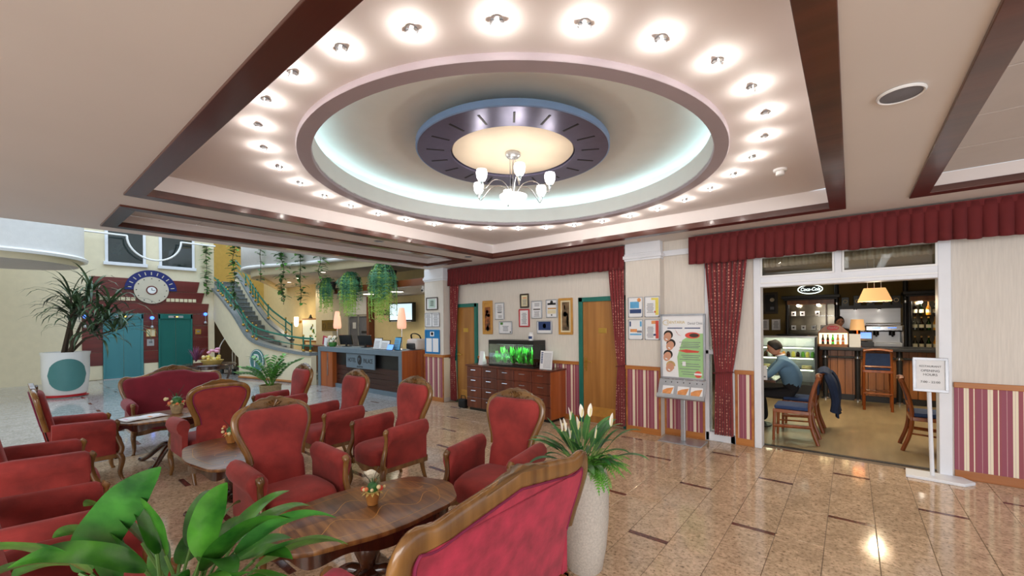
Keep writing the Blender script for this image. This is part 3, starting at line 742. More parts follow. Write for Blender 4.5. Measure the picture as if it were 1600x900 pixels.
def seat_furniture(t, half, out, arm_x, cush, crest_w, crest_h, fabric='velvet_red', frame_hw=0.026, seat_half=0.25, rear_panel=None):
    """t: root Empty. half: right half of the back-frame centre line (x, z) bottom to top centre"""
    yb = lambda z: 0.20 + 0.21 * (z - 0.42)
    path = half_to_full(half)
    band(MB(), path, frame_hw, 0.022, yb).build('back_frame', 'walnut_frame', t, 50)
    # back upholstery
    ztop = half[-1][1] - frame_hw * .6
    pts = [(p.x, p.y) for p in crs([(a, b) for a, b in half], 8)]
    def wz(z):
        best = 0.0
        for (x0, z0), (x1, z1) in zip(pts, pts[1:]):
            if min(z0, z1) - 1e-6 <= z <= max(z0, z1) + 1e-6 and abs(z1 - z0) > 1e-9:
                q = (z - z0) / (z1 - z0); best = max(best, x0 + (x1 - x0) * q)
        return best
    zlow = half[0][1]; secs = []; NZ = 22
    for i in range(NZ):
        z = 0.36 + (ztop - 0.36) * (1 - (1 - i / (NZ - 1)) ** 1.5)
        wd = (half[0][0] + .004) if z <= zlow else max(0.012, wz(z) - frame_hw * .4)
        th = 0.042 * (1 if i < NZ - 2 else (.8 if i == NZ - 2 else .5))
        secs.append([(wd * se(math.cos(2 * PI * j / 24), .45), yb(z) - .030 + th * se(math.sin(2 * PI * j / 24), .8), z) for j in range(24)])
    sweep(MB(), secs).build('backrest', fabric, t, 60)
    # crest carving
    ct = half[-1][1]; cz = []
    nq = 28
    def zp(x):
        x = abs(x); zb = 0
        for (x0, z0), (x1, z1) in zip(pts, pts[1:]):
            if z0 > .8 and min(x0, x1) - 1e-9 <= x <= max(x0, x1) + 1e-9 and abs(x1 - x0) > 1e-9: zb = max(zb, z0 + (z1 - z0) * (x - x0) / (x1 - x0))
        return zb
    for i in range(nq + 1):
        u = -1 + 2 * i / nq
        cz.append((u * crest_w, zp(u * crest_w) + frame_hw * .4 + crest_h * (max(0, math.cos(u * PI / 2)) ** .8) * (0.82 + 0.18 * abs(math.cos(u * PI * 2.5)))))
    low = [(u * crest_w, zp(u * crest_w) - frame_hw * .55) for u in [1 - 2 * i / 14 for i in range(15)]]
    yc = yb(ct)
    cp_ = MB().prism(cz + low, yc - .026, yc + .014, 'XZ'); cp_.v = [(x, y + .21 * (z - ct), z) for x, y, z in cp_.v]
    cr_ = cp_.build('crest', 'carved_walnut', t, 40, bevel=.004, bseg=1)
    for sgn in (-1, 1):
        for off in (0.30, 0.68):
            cx0 = sgn * crest_w * off; cz0 = ct + crest_h * (.30 if off < .5 else .1) - (crest_w * off) ** 2 * .9
            sp = [(cx0 + sgn * .0068 * a * math.cos(a), yc - .027, cz0 + .0068 * a * math.sin(a)) for a in [i * .55 for i in range(1, 11)]]
            MB().tube(sp, .0075, 5).build('scroll', 'carved_walnut', cr_)
    sm = MB()
    for i in range(5):
        a = R(30 + 30 * i); sm.tube([(0, yc - .028, ct - .01), (.05 * math.cos(a), yc - .032, ct - .01 + .055 * math.sin(a))], [.008, .010], 5)
    sm.build('shell', 'carved_walnut', cr_)
    # seat
    hw_, hd, cyy = seat_half, .26, -.035
    secs = []
    for z, q in ((.285, .97), (.31, 1), (.38, 1.01), (.415, .98), (.44, .88), (.452, .66), (.456, .3)):
        secs.append([(hw_ * q * se(math.cos(2 * PI * j / 32), .5), cyy + hd * q * se(math.sin(2 * PI * j / 32), .6) - (.025 if math.sin(2 * PI * j / 32) < -.5 and abs(math.cos(2 * PI * j / 32)) < .8 else 0), z) for j in range(32)])
    sweep(MB(), secs).build('seat', fabric, t, 60)
    # rail
    ax = arm_x
    m = MB()
    nn = 16; top = [(-ax + 2 * ax * i / nn, .298) for i in range(nn + 1)]
    bot = [(ax - 2 * ax * i / nn, .238 - .022 * math.cos(4 * PI * i / nn) * (1 if 2 < i < nn - 2 else .5)) for i in range(nn + 1)]
    # bowed apron
    k = len(top)
    bow = lambda x: -.265 - .045 * math.cos(x / ax * PI / 2) ** .7
    outer_t = [(x, bow(x), z) for x, z in top]; outer_b = [(-x, bow(x), z) for x, z in [( -a, b) for a, b in reversed(bot)]]
    ob = [(x, bow(x), bot[nn - i][1]) for i, (x, _) in enumerate(top)]
    m.add(outer_t + ob + [(x, y + .03, z) for x, y, z in outer_t] + [(x, y + .03, z) for x, y, z in ob],
          [(i, i + 1, k + i + 1, k + i) for i in range(k - 1)] + [(2 * k + i, 3 * k + i, 3 * k + i + 1, 2 * k + i + 1) for i in range(k - 1)] +
          [(i, 2 * k + i, 2 * k + i + 1, i + 1) for i in range(k - 1)] + [(k + i, k + i + 1, 3 * k + i + 1, 3 * k + i) for i in range(k - 1)])
    m.box(-ax - .012, -ax + .018, -.27, .23, .238, .298); m.box(ax - .018, ax + .012, -.27, .23, .238, .298); m.box(-ax, ax, .2, .23, .238, .298)
    m.build('seat_rail', 'walnut_frame', t, 40)
    prof = [(-.030, .285), (.020, .285), (.020, .49), (.050, .525), (.068, .57), (.062, .615), (.036, .646), (0, .656), (-.034, .642), (-.056, .605), (-.052, .56), (-.036, .515)]
    for sgn in (-1, 1):
        secs = []
        for y, q, dz in ((-.246, .62, -.03), (-.238, .86, -.014), (-.215, .98, -.003), (-.18, 1, 0), (0, 1, .008), (.15, .97, .016), (.21, .9, .018)):
            secs.append([(sgn * (ax + .002 + px * q), y, .285 + (pz - .285) * (1 if q > .9 else .985) + (dz if pz > .4 else 0)) for px, pz in prof])
        sweep(MB(), secs).build('armrest', fabric, t, 60)
        pp = crs([(sgn * ax, -.268, .25), (sgn * (ax + .012), -.290, .34), (sgn * (ax + .002), -.258, .45), (sgn * (ax + .006), -.246, .54), (sgn * (ax + .008), -.258, .605), (sgn * (ax + .006), -.238, .628)], 4)
        nr = len(pp); rr = [.026 + (.020 - .026) * min(1, i / (nr * .5)) + (.006 if i > nr * .72 else 0) for i in range(nr)]
        MB().tube(pp, rr, 10).build('arm_post', 'walnut_frame', t, 60)
        lp = crs([(sgn * (ax - .002), -.266, .285), (sgn * (ax + .012), -.292, .21), (sgn * (ax + .002), -.276, .09), (sgn * (ax + .010), -.292, .012), (sgn * (ax + .014), -.302, 0)], 4)
        nr = len(lp); MB().tube(lp, [.034 - .018 * min(1, i / (nr * .65)) + (.004 if i > nr - 4 else 0) for i in range(nr)], 10).build('leg', 'walnut_frame', t, 60)
        lp = crs([(sgn * (ax - .06), .205, .29), (sgn * (ax - .062), .225, .15), (sgn * (ax - .07), .275, 0)], 5)
        MB().tube(lp, [.027 - .010 * i / (len(lp) - 1) for i in range(len(lp))], 8).build('leg', 'walnut_frame', t, 60)
    if rear_panel:
        pp = []
        for q in range(len(path)):
            a_ = path[max(0, q - 1)]; b_ = path[min(len(path) - 1, q + 1)]; tx, tz = b_[0] - a_[0], b_[1] - a_[1]; l_ = math.hypot(tx, tz)
            pp.append((path[q][0] - tz / l_ * frame_hw * .8, 0, path[q][1] + tx / l_ * frame_hw * .8))
        pp = [p for p in pp if min(math.hypot(p[0] - q[0], p[2] - q[1]) for q in path) > frame_hw * .68]
        poly = pp + [(-half[0][0] + .01, 0, .30), (half[0][0] - .01, 0, .30)]; n_ = len(poly)
        rp_ = MB(); rp_.add([(x, yb(z) + .014, z) for x, _, z in poly] + [(x, yb(z) + .027, z) for x, _, z in poly], [tuple(range(n_)), tuple(range(2 * n_ - 1, n_ - 1, -1))] + [(q, (q + 1) % n_, n_ + (q + 1) % n_, n_ + q) for q in range(n_)])
        o = rp_.build('rear_panel', rear_panel, t, 40, bevel=.004, bseg=1)
        MB().tube([(x, yb(z) + .026, z) for x, _, z in pp], .006, 6).build('piping', 'sofa_trim', o)
    return t

CH_HALF = [(.178, .60), (.190, .67), (.228, .765), (.258, .86), (.246, .945), (.165, .992), (0, 1.004)]
G = 'carved red velvet armchairs of the lobby'
a1 = thing('armchair', 'red velvet armchair beside the dark wood table with the small flower pot, carved shell crest', 'armchair', (-3.22, 1.34, 0), R(90), G)
seat_furniture(a1, CH_HALF, None, .285, None, .19, .055, frame_hw=.030, rear_panel='velvet_red')
chairs = [
    ((-2.20, 2.47), 8, 'red velvet armchair standing next to the tall stone planter, in front of the aquarium cabinet'),
    ((-3.66, 2.50), 0, 'red velvet armchair turned sideways in front of the striped reception pillar'),
    ((-4.83, 2.50), 0, 'red velvet armchair turned sideways in front of the grey reception desk'),
    ((-6.28, 2.50), 0, 'red velvet armchair beside the leafy floor plant in the light brown pot'),
    ((-5.50, 1.46), -90, 'red velvet armchair seen from behind, facing the small red sofa across a table'),
    ((-6.35, 0.52), 180, 'red velvet armchair across the low table from the armchair row, nearest the small red sofa'),
    ((-4.98, 0.20), 180, 'red velvet armchair behind the big upright leaf of the foreground plant'),
    ((-3.42, 0.16), 180, 'red velvet armchair half hidden behind the broad green leaves'),
    ((-2.52, 0.20), 180, 'red velvet armchair showing only an arm beneath the foreground plant leaves'),
]
for (x, y), rz, lb_ in chairs:
    dup(a1, (x, y, 0), R(rz), lb_, G)
SO_HALF = [(.575, .56), (.60, .66), (.635, .77), (.642, .86), (.595, .918), (.50, .905), (.36, .925), (.18, .985), (0, 1.01)]
s1 = thing('sofa', 'small red sofa with carved wooden crest standing in front of the elevators', 'sofa', (-7.36, 1.58, 0), R(90), 'two-seat velvet sofas')
seat_furniture(s1, [(x * .87, z) for x, z in SO_HALF], None, .515, None, .27, .05, 'velvet_wine', .03, .49)
s2 = thing('sofa', 'rose red sofa seen from behind with a broad curved wooden back frame', 'sofa', (-1.40, 1.355, 0), R(-90), 'two-seat velvet sofas')
seat_furniture(s2, [(x * .88, z - (.035 if x < .2 else (.02 if x < .35 else 0))) for x, z in SO_HALF], None, .525, None, .25, .04, 'velvet_rose', .05, .50, rear_panel='velvet_rose')

def coffee_table(loc, rz, label):
    t = thing('coffee_table', label, 'table', loc, rz, 'inlaid pedestal coffee tables')
    a, b = .345, .56; H_ = .56
    def outline(k, n=96):
        pts = []
        for i in range(n):
            th = 2 * PI * i / n
            c, s_ = math.cos(th), math.sin(th)
            q = 1 + .020 * math.cos(8 * th) + .012 * math.cos(4 * th + PI)
            pts.append((a * k * se(c, .86) * q, b * k * se(s_, .86) * q))
        return pts
    MB().prism(outline(1.0), H_ - .026, H_, 'XY').build('table_top', 'table_inlaid', t, 40, bevel=.008)
    n = 96; o1 = outline(.90); m = MB()
    zt = H_ - .026; wv = [zt - .065 - .018 * math.cos(8 * 2 * PI * i / n) for i in range(n)]
    o2 = outline(.87)
    m.add([(x, y, zt) for x, y in o1] + [(x, y, wv[i]) for i, (x, y) in enumerate(o1)] + [(x, y, zt) for x, y in o2] + [(x, y, wv[i]) for i, (x, y) in enumerate(o2)],
          [(i, (i + 1) % n, n + (i + 1) % n, n + i) for i in range(n)] + [(2 * n + i, 3 * n + i, 3 * n + (i + 1) % n, 2 * n + (i + 1) % n) for i in range(n)] + [(n + i, n + (i + 1) % n, 3 * n + (i + 1) % n, 3 * n + i) for i in range(n)])
    m.build('apron', 'table_dark', t, 40)
    MB().lathe([(.001, .53), (.10, .53), (.10, .50), (.05, .47), (.04, .43), (.065, .37), (.075, .31), (.05, .25), (.042, .22), (.08, .20), (.085, .16), (.06, .13), (.001, .13)], n=24).build('pedestal', 'table_dark', t, 50)
    for i in range(4):
        an = R(45 + 90 * i); c, s_ = math.cos(an), math.sin(an)
        lp = crs([(.04 * c, .04 * s_, .19), (.12 * c, .12 * s_, .20), (.22 * c, .22 * s_, .13), (.31 * c, .31 * s_, .05), (.37 * c, .37 * s_, .022), (.41 * c, .41 * s_, .03)], 4)
        nr = len(lp); MB().tube(lp, [.036 - .016 * i / nr for i in range(nr)], 8).build('leg', 'table_dark', t, 60)
    il = MB()
    for q in (-1, 1):
        il.tube([(q * (.10 + .06 * math.sin(i * .75)), -.40 + .8 * i / 24, H_ + .0003) for i in range(25)], .002, 4, flat=.3)
    o = [(x * .80, y * .80, H_ + .0005) for x, y in outline(1.0)]
    il.tube(o, .0016, 4, closed=True, flat=.3)
    il.build('inlay_line', 'frame_gold', t)
    return t
coffee_table((-2.20, 1.34, 0), R(-8), 'oval inlaid coffee table with a potted flower arrangement, before the rose red sofa')
coffee_table((-4.12, 1.26, 0), R(88), 'oval inlaid coffee table between the back of one armchair and the front of another')
coffee_table((-6.42, 1.34, 0), R(0), 'oval inlaid coffee table with a magazine on it, in front of the small red sofa')
# ================================================================== CEILING FIXTURES
med = thing('ceiling_medallion', 'lilac grey ring with dark slots around a cream disc hanging in the ceiling dome', 'ceiling ring', (CX, CY, 3.215))
MB().lathe([(.58, .05), (.58, 0), (.88, 0), (.88, .012)], n=96).build('ring', 'ring_lilac', med, 40)
MB().lathe([(.882, .0), (.895, .004), (.895, .055), (.58, .055)], n=96).build('ring_edge', 'ring_edge_blue', med, 40)
sl = MB().box(.64, .80, -.009, .009, -.003, .004).mesh('slot', 'slot_black', 0)
for i in range(18): share(sl, 'slot', med, rot=(0, 0, 2 * PI * (i + .5) / 18))
MB().lathe([(.001, .018), (.565, .022), (.572, .03), (.572, .045)], n=64).build('disc', 'disc_cream', med, 40)
MB().lathe([(.572, .02), (.582, .02), (.582, .05), (.572, .05)], n=64).build('dark_gap', 'slot_black', med, 40)
for i in range(4):
    a = PI / 4 + PI / 2 * i; MB().cyl((.7 * math.cos(a), .7 * math.sin(a), .05), (.7 * math.cos(a), .7 * math.sin(a), .165), .012).build('hanger', 'chrome', med)
for i in range(5):
    a = R(-150 + 30 * i - 60)
# chandelier
ch = thing('chandelier', 'chrome chandelier with white glass tulip shades under the ceiling disc', 'chandelier', (CX, CY, 2.80))
MB().lathe([(.001, .432), (.07, .43), (.072, .41), (.055, .39), (.03, .385), (.001, .385)], n=24).build('canopy', 'steel', ch, 40)
st = MB()
MB().cyl((0, 0, .02), (0, 0, .39), .009).build('stem', 'chrome', ch)
for i in range(3):
    a = 2 * PI * i / 3; MB().cyl((.03 * math.cos(a), .03 * math.sin(a), .05), (.03 * math.cos(a), .03 * math.sin(a), .39), .004, n=6).build('rod', 'chrome', ch)
MB().lathe([(.001, -.055), (.03, -.052), (.085, -.03), (.125, .012), (.13, .03), (.12, .03), (.08, -.012), (.001, -.03)], n=32).build('bowl_shade', 'shade_glass', ch, 60)
cb = point('bowl_light', (0, 0, .10), .5, parent=ch, r=.06)
tul = MB().lathe([(.012, -.02), (.03, -.012), (.046, .02), (.05, .06), (.044, .085), (.038, .085), (.042, .055), (.036, .02), (.02, 0), (.001, 0)], n=20).mesh('tulip_shade', 'shade_glass', 60)
cup = MB().lathe([(.001, -.05), (.008, -.05), (.016, -.02), (.014, -.01), (.001, -.01)], n=12).mesh('cup', 'chrome', 60)
for i in range(6):
    a = R(-42 + 60 * i); c, s_ = math.cos(a), math.sin(a); rr = .36
    pts = crs([(.02 * c, .02 * s_, .03), (.10 * c, .10 * s_, .13), (.22 * c, .22 * s_, .135), (.33 * c, .33 * s_, .03), (rr * c, rr * s_, .05)], 5)
    am = MB().tube(pts, .0042, 6).build('arm', 'chrome', ch)
    share(cup, 'cup', ch, (rr * c, rr * s_, .10)); share(tul, 'tulip_shade', ch, (rr * c, rr * s_, .11))
    point('shade_light', (rr * c, rr * s_, .215), .18, parent=ch, r=.04)
# 32 little twin spotlights around the dome
sb = MB().lathe([(.001, 0), (.028, 0), (.03, -.006), (.018, -.012), (.001, -.012)], n=16).mesh('base', 'chrome', 50)
lobe = MB().sph((0, 0, 0), .014, 10, 8, (1, 1, .8)).mesh('lobe', 'steel', 60)
bl = MB().sph((0, 0, 0), .012, 10, 6).mesh('bulb', 'bulb', 60)
for i in range(32):
    a = 2 * PI * (i + .3) / 32
    t = thing('ceiling_spot', 'small round chrome twin spotlight in the ring of lights around the ceiling dome', 'ceiling light', (CX + 2.05 * math.cos(a), CY + 2.05 * math.sin(a), TZ), a, 'ring of small ceiling spotlights')
    share(sb, 'base', t); share(lobe, 'lobe', t, (0, .021, -.018)); share(lobe, 'lobe', t, (0, -.021, -.018)); share(bl, 'bulb', t, (0, 0, -.022))
    point('spot_light', (0, 0, -.05), 1.25, (1, .93, .86), .015, t)
sp = thing('ceiling_speaker', 'round grey ceiling speaker beside the wooden ceiling frame', 'speaker', (.21, 2.94, ZC))
MB().lathe([(.085, 0), (.098, -.003), (.10, -.010), (.092, -.016), (.085, -.012)], n=40).build('bezel', 'white_gloss', sp, 50)
MB().lathe([(.001, -.014), (.085, -.010), (.086, -.002)], n=40).build('grille', 'ink_grey', sp, 50)
sd = thing('smoke_detector', 'small white smoke detector on the raised ceiling', 'detector', (-.49, 4.45, TZ))
MB().lathe([(.055, 0), (.055, -.018), (.05, -.022), (.001, -.022)], n=28).build('base', 'white_gloss', sd, 50)
MB().lathe([(.032, -.02), (.036, -.05), (.030, -.056), (.001, -.056)], n=24).build('sensor', 'white_gloss', sd, 50)
for k, (x, y, lb_) in enumerate(((-5.15, 3.35, 'round recessed downlight in the strip between the two ceiling trays'), (-5.2, 5.15, 'round recessed downlight near the corner of the small ceiling tray'))):
    t = thing('recessed_downlight', lb_, 'downlight', (x, y, ZC))
    MB().lathe([(.05, 0), (.065, -.003), (.066, -.008), (.052, -.008), (.05, -.002)], n=28).build('bezel', 'steel', t, 50)
    MB().lathe([(.001, -.004), (.05, -.004)], n=28).build('lens', 'ink_grey', t, 50)

# ================================================================== CURTAINS
def curtain(name, label, y, top, tie, bot, ztop, ztie, zbot, npl, lining=False):
    x0 = (top[0] + top[1]) / 2
    t = thing(name, label, 'curtain', (x0, y, 0), group='red dotted curtains')
    def edges(z):
        if z >= ztie:
            q = (z - ztie) / (ztop - ztie); q = q ** .8
            return tie[0] + (top[0] - tie[0]) * q, tie[1] + (top[1] - tie[1]) * q
        q = (ztie - z) / (ztie - zbot); q = q ** .7
        return tie[0] + (bot[0] - tie[0]) * q, tie[1] + (bot[1] - tie[1]) * q
    def fn(u, v):
        z = zbot + (ztop - zbot) * v; a, b = edges(z); amp = .032 * min(1, .35 + abs(z - ztie) * 2)
        ph = 2 * PI * npl * u + .5 * math.sin(z * 2.2)
        x = a + (b - a) * u - x0
        sag = .02 * math.sin(PI * u) * math.exp(-((z - ztie - .25) / .25) ** 2)
        return (x + .006 * math.cos(ph), amp * math.sin(ph) - sag, z)
    o = MB().grid(fn, npl * 10 + 1, 48).build('drape', 'curtain_dots', t, 70, fix=False); thicken(o, .006)
    a, b = edges(ztie)
    m = MB(); pts = [((a + b) / 2 - x0 + ((b - a) / 2 + .012) * math.cos(q), .052 * math.sin(q), ztie + .012 * math.cos(q)) for q in [2 * PI * i / 24 for i in range(24)]]
    m.tube(pts, .022, 6, closed=True, flat=.35); m.build('tie_band', 'valance_red', t)
    if lining:
        def fl(u, v):
            z = zbot + .03 + (ztie - zbot - .1) * v; a, b = edges(z)
            return (b - x0 - .05 * (1 - v) + .06 * (1 - v) * u, .03 + .01 * math.sin(u * 6), z)
        thicken(MB().grid(fl, 6, 10).build('lining', 'lining_cream', t, 70, fix=False), .004)
    return t
curtain('curtain', 'narrow red dotted curtain tied back next to the reception pillar', 5.97, (-6.575, -6.30), (-6.575, -6.46), (-6.58, -6.40), 2.46, .93, .03, 4, True)
curtain('curtain', 'red dotted curtain tied back in front of the wooden door with the brass handle', 5.93, (-2.92, -2.665), (-2.78, -2.665), (-2.83, -2.665), 2.46, .97, .06, 5)
curtain('curtain', 'wide red dotted curtain tied back between the poster stand and the bar entrance', 6.02, (-1.54, -1.03), (-1.42, -1.22), (-1.44, -1.21), 2.46, .95, .12, 8, True)
def valance(label, x0, x1, y, z0, z1, pitch):
    t = thing('valance', label, 'valance', ((x0 + x1) / 2, y, 0), group='pleated red valances'); L_ = x1 - x0; npl = int(L_ / pitch)
    random.seed(int(L_ * 100))
    ph = [random.uniform(.75, 1.25) for _ in range(npl + 2)]
    per = 8
    def fn(u, v):
        k = u * npl; i = int(min(k, npl - 1e-6)); f = k - i
        tri = math.sin(PI * f) ** .6
        y_ = -.042 * tri * ph[i] * (.35 + .65 * (1 - v)) 
        zz = z0 + (z1 - z0) * v + (.012 * (ph[i] - 1) * 2 - .010 * tri) * (1 - v)
        return (-L_ / 2 + L_ * u, y_, zz)
    thicken(MB().grid(fn, npl * per + 1, 6).build('pleated_skirt', 'valance_red', t, 70, fix=False), .006)
    MB().box(-L_ / 2, L_ / 2, -.012, .012, z1 - .05, z1 + .015).build('heading_band', 'valance_red', t, 0, bevel=.004)
    m = MB().box(-L_ / 2, L_ / 2, .02, .10, z1 - .03, z1); m.build('rail', 'white_paint', t, 0)
    return t
valance('long pleated red valance above the two wooden doors and the framed certificates', -6.585, -2.655, 5.92, 2.43, 2.765, .085)
valance('pleated red valance above the bar entrance and its wide curtain', -1.72, 4.1, 5.92, 2.41, 2.765, .10)

# ================================================================== WALL FRAMES
def framed(name, label, cat, x0, x1, z0, z1, y, fmat, fwid, pmat, extra=None, depth=.025, group=None, round_=0.0):
    t = thing(name, label, cat, ((x0 + x1) / 2, y, (z0 + z1) / 2), group=group)
    hx, hz = (x1 - x0) / 2, (z1 - z0) / 2
    m = MB()
    for a, b, c, d in ((-hx, hx, hz - fwid, hz), (-hx, hx, -hz, -hz + fwid), (-hx, -hx + fwid, -hz + fwid, hz - fwid), (hx - fwid, hx, -hz + fwid, hz - fwid)):
        m.box(a, b, -depth, 0, c, d)
    m.build('frame', fmat, t, 0, bevel=min(.006, fwid * .3), bseg=1)
    MB().box(-hx + fwid * .8, hx - fwid * .8, -depth * .45, 0, -hz + fwid * .8, hz - fwid * .8).build('sheet', pmat, t, 0)
    yy = -depth * .45 - .0012
    for e in (extra or []):
        k = e[0]
        if k == 'box': _, nm, mt, a, b, c, d = e; MB().box(a * hx, b * hx, yy, yy + .002, c * hz, d * hz).build(nm, mt, t, 0)
        elif k == 'disc': _, nm, mt, a, c, rx, rz_ = e; MB().lathe([(.0001, 0), (1, 0), (1, .0015)], n=24, M=Matrix.Translation((a * hx, yy, c * hz)) @ Matrix.Rotation(PI / 2, 4, 'X') @ Matrix.Diagonal((rx * hx, rz_ * hz, -1, 1))).build(nm, mt, t, 0)
        elif k == 'lines':
            _, n, mt, a, b, c, d = e; m = MB(); random.seed(n * 7 + int(hx * 1000))
            for i in range(n):
                zz = (c + (d - c) * (i + .5) / n) * hz; w_ = random.uniform(.7, 1); mid = (a + b) / 2 * hx; h_ = (b - a) / 2 * hx * w_
                m.box(mid - h_, mid + h_, yy, yy + .0015, zz - abs(d - c) * hz / n * .22, zz + abs(d - c) * hz / n * .22)
            o = m.build('print_lines', mt, t, 0); o['kind'] = 'stuff'
        elif k == 'text': _, body, size, mt, a, c, sx = e; text('lettering', body, size, (a * hx, yy, c * hz), (PI / 2, 0, 0), mt, t, .0006, sx=sx)
    return t
YW = 6.05
framed('painting', 'tall narrow gold framed painting of red flowers in a vase', 'painting', -5.70, -5.44, 1.42, 2.08, YW, 'frame_gold', .045, 'frame_gold',
       [('box', 'canvas_dark', 'painting_flowers', -.55, .55, -.75, .62), ('disc', 'red_bloom', 'petal_red', -.1, .35, .3, .1), ('disc', 'red_bloom', 'petal_red', .2, .12, .28, .1), ('disc', 'red_bloom', 'petal_orange', -.25, .18, .2, .09), ('disc', 'vase', 'pot_dark', .0, -.66, .3, .16)])
framed('certificate', 'upright silver framed white certificate beside the red flower painting', 'certificate', -5.37, -5.14, 1.70, 2.03, YW, 'frame_silver', .016, 'paper', [('lines', 7, 'ink_grey', -.6, .6, .75, -.1), ('box', 'bold_line', 'ink', -.45, .45, -.2, -.11), ('lines', 3, 'ink_grey', -.4, .6, -.45, -.8)])
framed('certificate', 'low landscape certificate with a green corner mark below the upright silver one', 'certificate', -5.27, -4.95, 1.43, 1.67, YW, 'frame_silver', .016, 'paper', [('box', 'green_mark', 'leaf_zz', -.8, -.4, .45, .82), ('lines', 5, 'ink_grey', -.5, .5, .3, -.6), ('disc', 'seal', 'ink', .75, -.7, .09, .12)])
framed('certificate', 'small dark framed cream diploma hanging above the red frame', 'certificate', -4.75, -4.55, 1.91, 2.17, YW, 'frame_dark', .028, 'paper_cream', [('box', 'heading', 'petal_orange', -.4, .4, .35, .47), ('lines', 6, 'ink_grey', -.5, .5, .2, -.6)])
framed('certificate', 'white certificate in a bright red frame', 'certificate', -4.78, -4.54, 1.56, 1.89, YW, 'frame_red', .024, 'paper', [('lines', 9, 'ink_grey', -.5, .5, .6, -.7)])
framed('certificate', 'silver framed white certificate with a dark middle line beside the red frame', 'certificate', -4.49, -4.26, 1.71, 2.03, YW, 'frame_silver', .016, 'paper', [('lines', 3, 'ink_grey', -.5, .6, .75, .35), ('box', 'bold_line', 'frame_dark', -.65, .65, -.02, .1), ('lines', 6, 'ink_grey', -.6, .6, -.15, -.8)])
framed('certificate', 'silver framed certificate with a black emblem and gold line', 'certificate', -4.17, -3.94, 1.72, 2.04, YW, 'frame_silver', .016, 'paper', [('box', 'black_emblem', 'ink', -.75, .75, .4, .62), ('disc', 'emblem_top', 'ink', 0, .68, .25, .2), ('box', 'gold_line', 'frame_gold', -.7, .8, -.06, .08), ('box', 'cream_field', 'paper_cream', -.75, .75, -.55, -.15), ('disc', 'emblem_foot', 'ink', 0, -.7, .12, .1)])
framed('certificate', 'dark blue plaque with a white oval emblem', 'certificate', -4.37, -4.05, 1.44, 1.67, YW, 'frame_silver', .016, 'paper', [('box', 'blue_field', 'navy_print', -.82, .82, -.45, .85), ('disc', 'oval_emblem', 'paper', 0, .2, .22, .38)])
framed('painting', 'tall gold framed painting of a white lily with a cream mount', 'painting', -3.91, -3.63, 1.43, 2.05, YW, 'frame_gold', .04, 'paper_cream', [('box', 'canvas_dark', 'painting_lily', -.52, .52, -.78, .78), ('disc', 'lily', 'flower_white', -.08, .12, .26, .14), ('disc', 'lily', 'flower_white', -.15, .5, .1, .14), ('disc', 'lily_leaf', 'leaf_dark', .25, -.2, .12, .4)])
YP = 5.80
framed('certificate', 'small dark framed pale green certificate on the reception pillar', 'certificate', -7.13, -6.76, 1.93, 2.20, YP, 'frame_dark', .02, 'paper', [('box', 'green_field', 'pale_green', -.62, .62, -.68, .72), ('lines', 4, 'ink_grey', -.4, .4, .5, -.4)])
framed('notice_board', 'pair of printed notices in a thin grey holder on the reception pillar', 'notice', -7.18, -6.71, 1.57, 1.87, YP, 'frame_silver', .012, 'paper', [('box', 'divider', 'ink_grey', -.06, .02, -1, 1), ('lines', 9, 'ink_grey', -.85, -.2, .8, -.8), ('lines', 11, 'ink_grey', .15, .85, .8, -.8)])
framed('notice_board', 'blue information board with two white price lists on the reception pillar', 'notice', -7.18, -6.71, 1.0, 1.51, YP, 'board_blue', .03, 'board_blue', [('box', 'emblem', 'paper', -.3, .25, .45, .85), ('disc', 'emblem_mark', 'print_orange', -.02, .66, .16, .13), ('box', 'list_sheet', 'paper', -.86, -.06, -.85, .28), ('box', 'list_sheet', 'paper', .06, .86, -.85, .28)])
YQ = 5.93
for x0, x1, z0, z1, lb_, ex in (
    (-2.595, -2.375, 1.70, 2.0, 'acrylic leaflet holder with a blue and white leaflet, upper one next to the curtain', [('box', 'blue_print', 'paper_blue', -.75, .5, -.1, .55), ('box', 'blue_band', 'navy_print', -.8, .8, -.6, -.2), ('disc', 'orange_mark', 'print_orange', .5, .7, .25, .2)]),
    (-2.345, -2.125, 1.70, 2.0, 'acrylic leaflet holder with a yellow edged leaflet', [('box', 'yellow_edge', 'print_yellow', .45, .85, -.8, .85), ('box', 'yellow_edge', 'print_yellow', -.1, .45, .65, .85), ('lines', 7, 'ink_grey', -.75, .25, .35, -.6), ('disc', 'red_mark', 'print_red', .4, -.5, .12, .1)]),
    (-2.595, -2.375, 1.37, 1.67, 'acrylic leaflet holder with a leaflet showing a grey and tan band', [('box', 'blue_corner', 'navy_print', -.85, -.65, .3, .8), ('box', 'blue_corner', 'paper_blue', .6, .85, .3, .8), ('box', 'tan_band', 'print_orange', -.75, .2, -.25, .05), ('box', 'grey_band', 'ink_grey', .2, .85, -.3, -.1), ('box', 'pale_band', 'paper_blue', -.8, .8, -.55, -.4)]),
    (-2.345, -2.125, 1.37, 1.67, 'acrylic leaflet holder with a red edged leaflet', [('box', 'red_edge', 'print_red', .45, .85, -.85, .85), ('box', 'red_edge', 'print_orange', -.1, .45, .55, .85), ('lines', 8, 'ink_grey', -.75, .25, .3, -.8), ('disc', 'blue_mark', 'navy_print', .35, -.5, .2, .1)])):
    t = framed('leaflet_holder', lb_, 'leaflet', x0, x1, z0, z1, YQ, 'frame_silver', .008, 'paper', ex, .018)
    for sx_ in (-.1, .1): MB().sph((sx_, -.02, -(z1 - z0) / 2 + .008), .008, 8, 6).build('corner_knob', 'ink_grey', t)

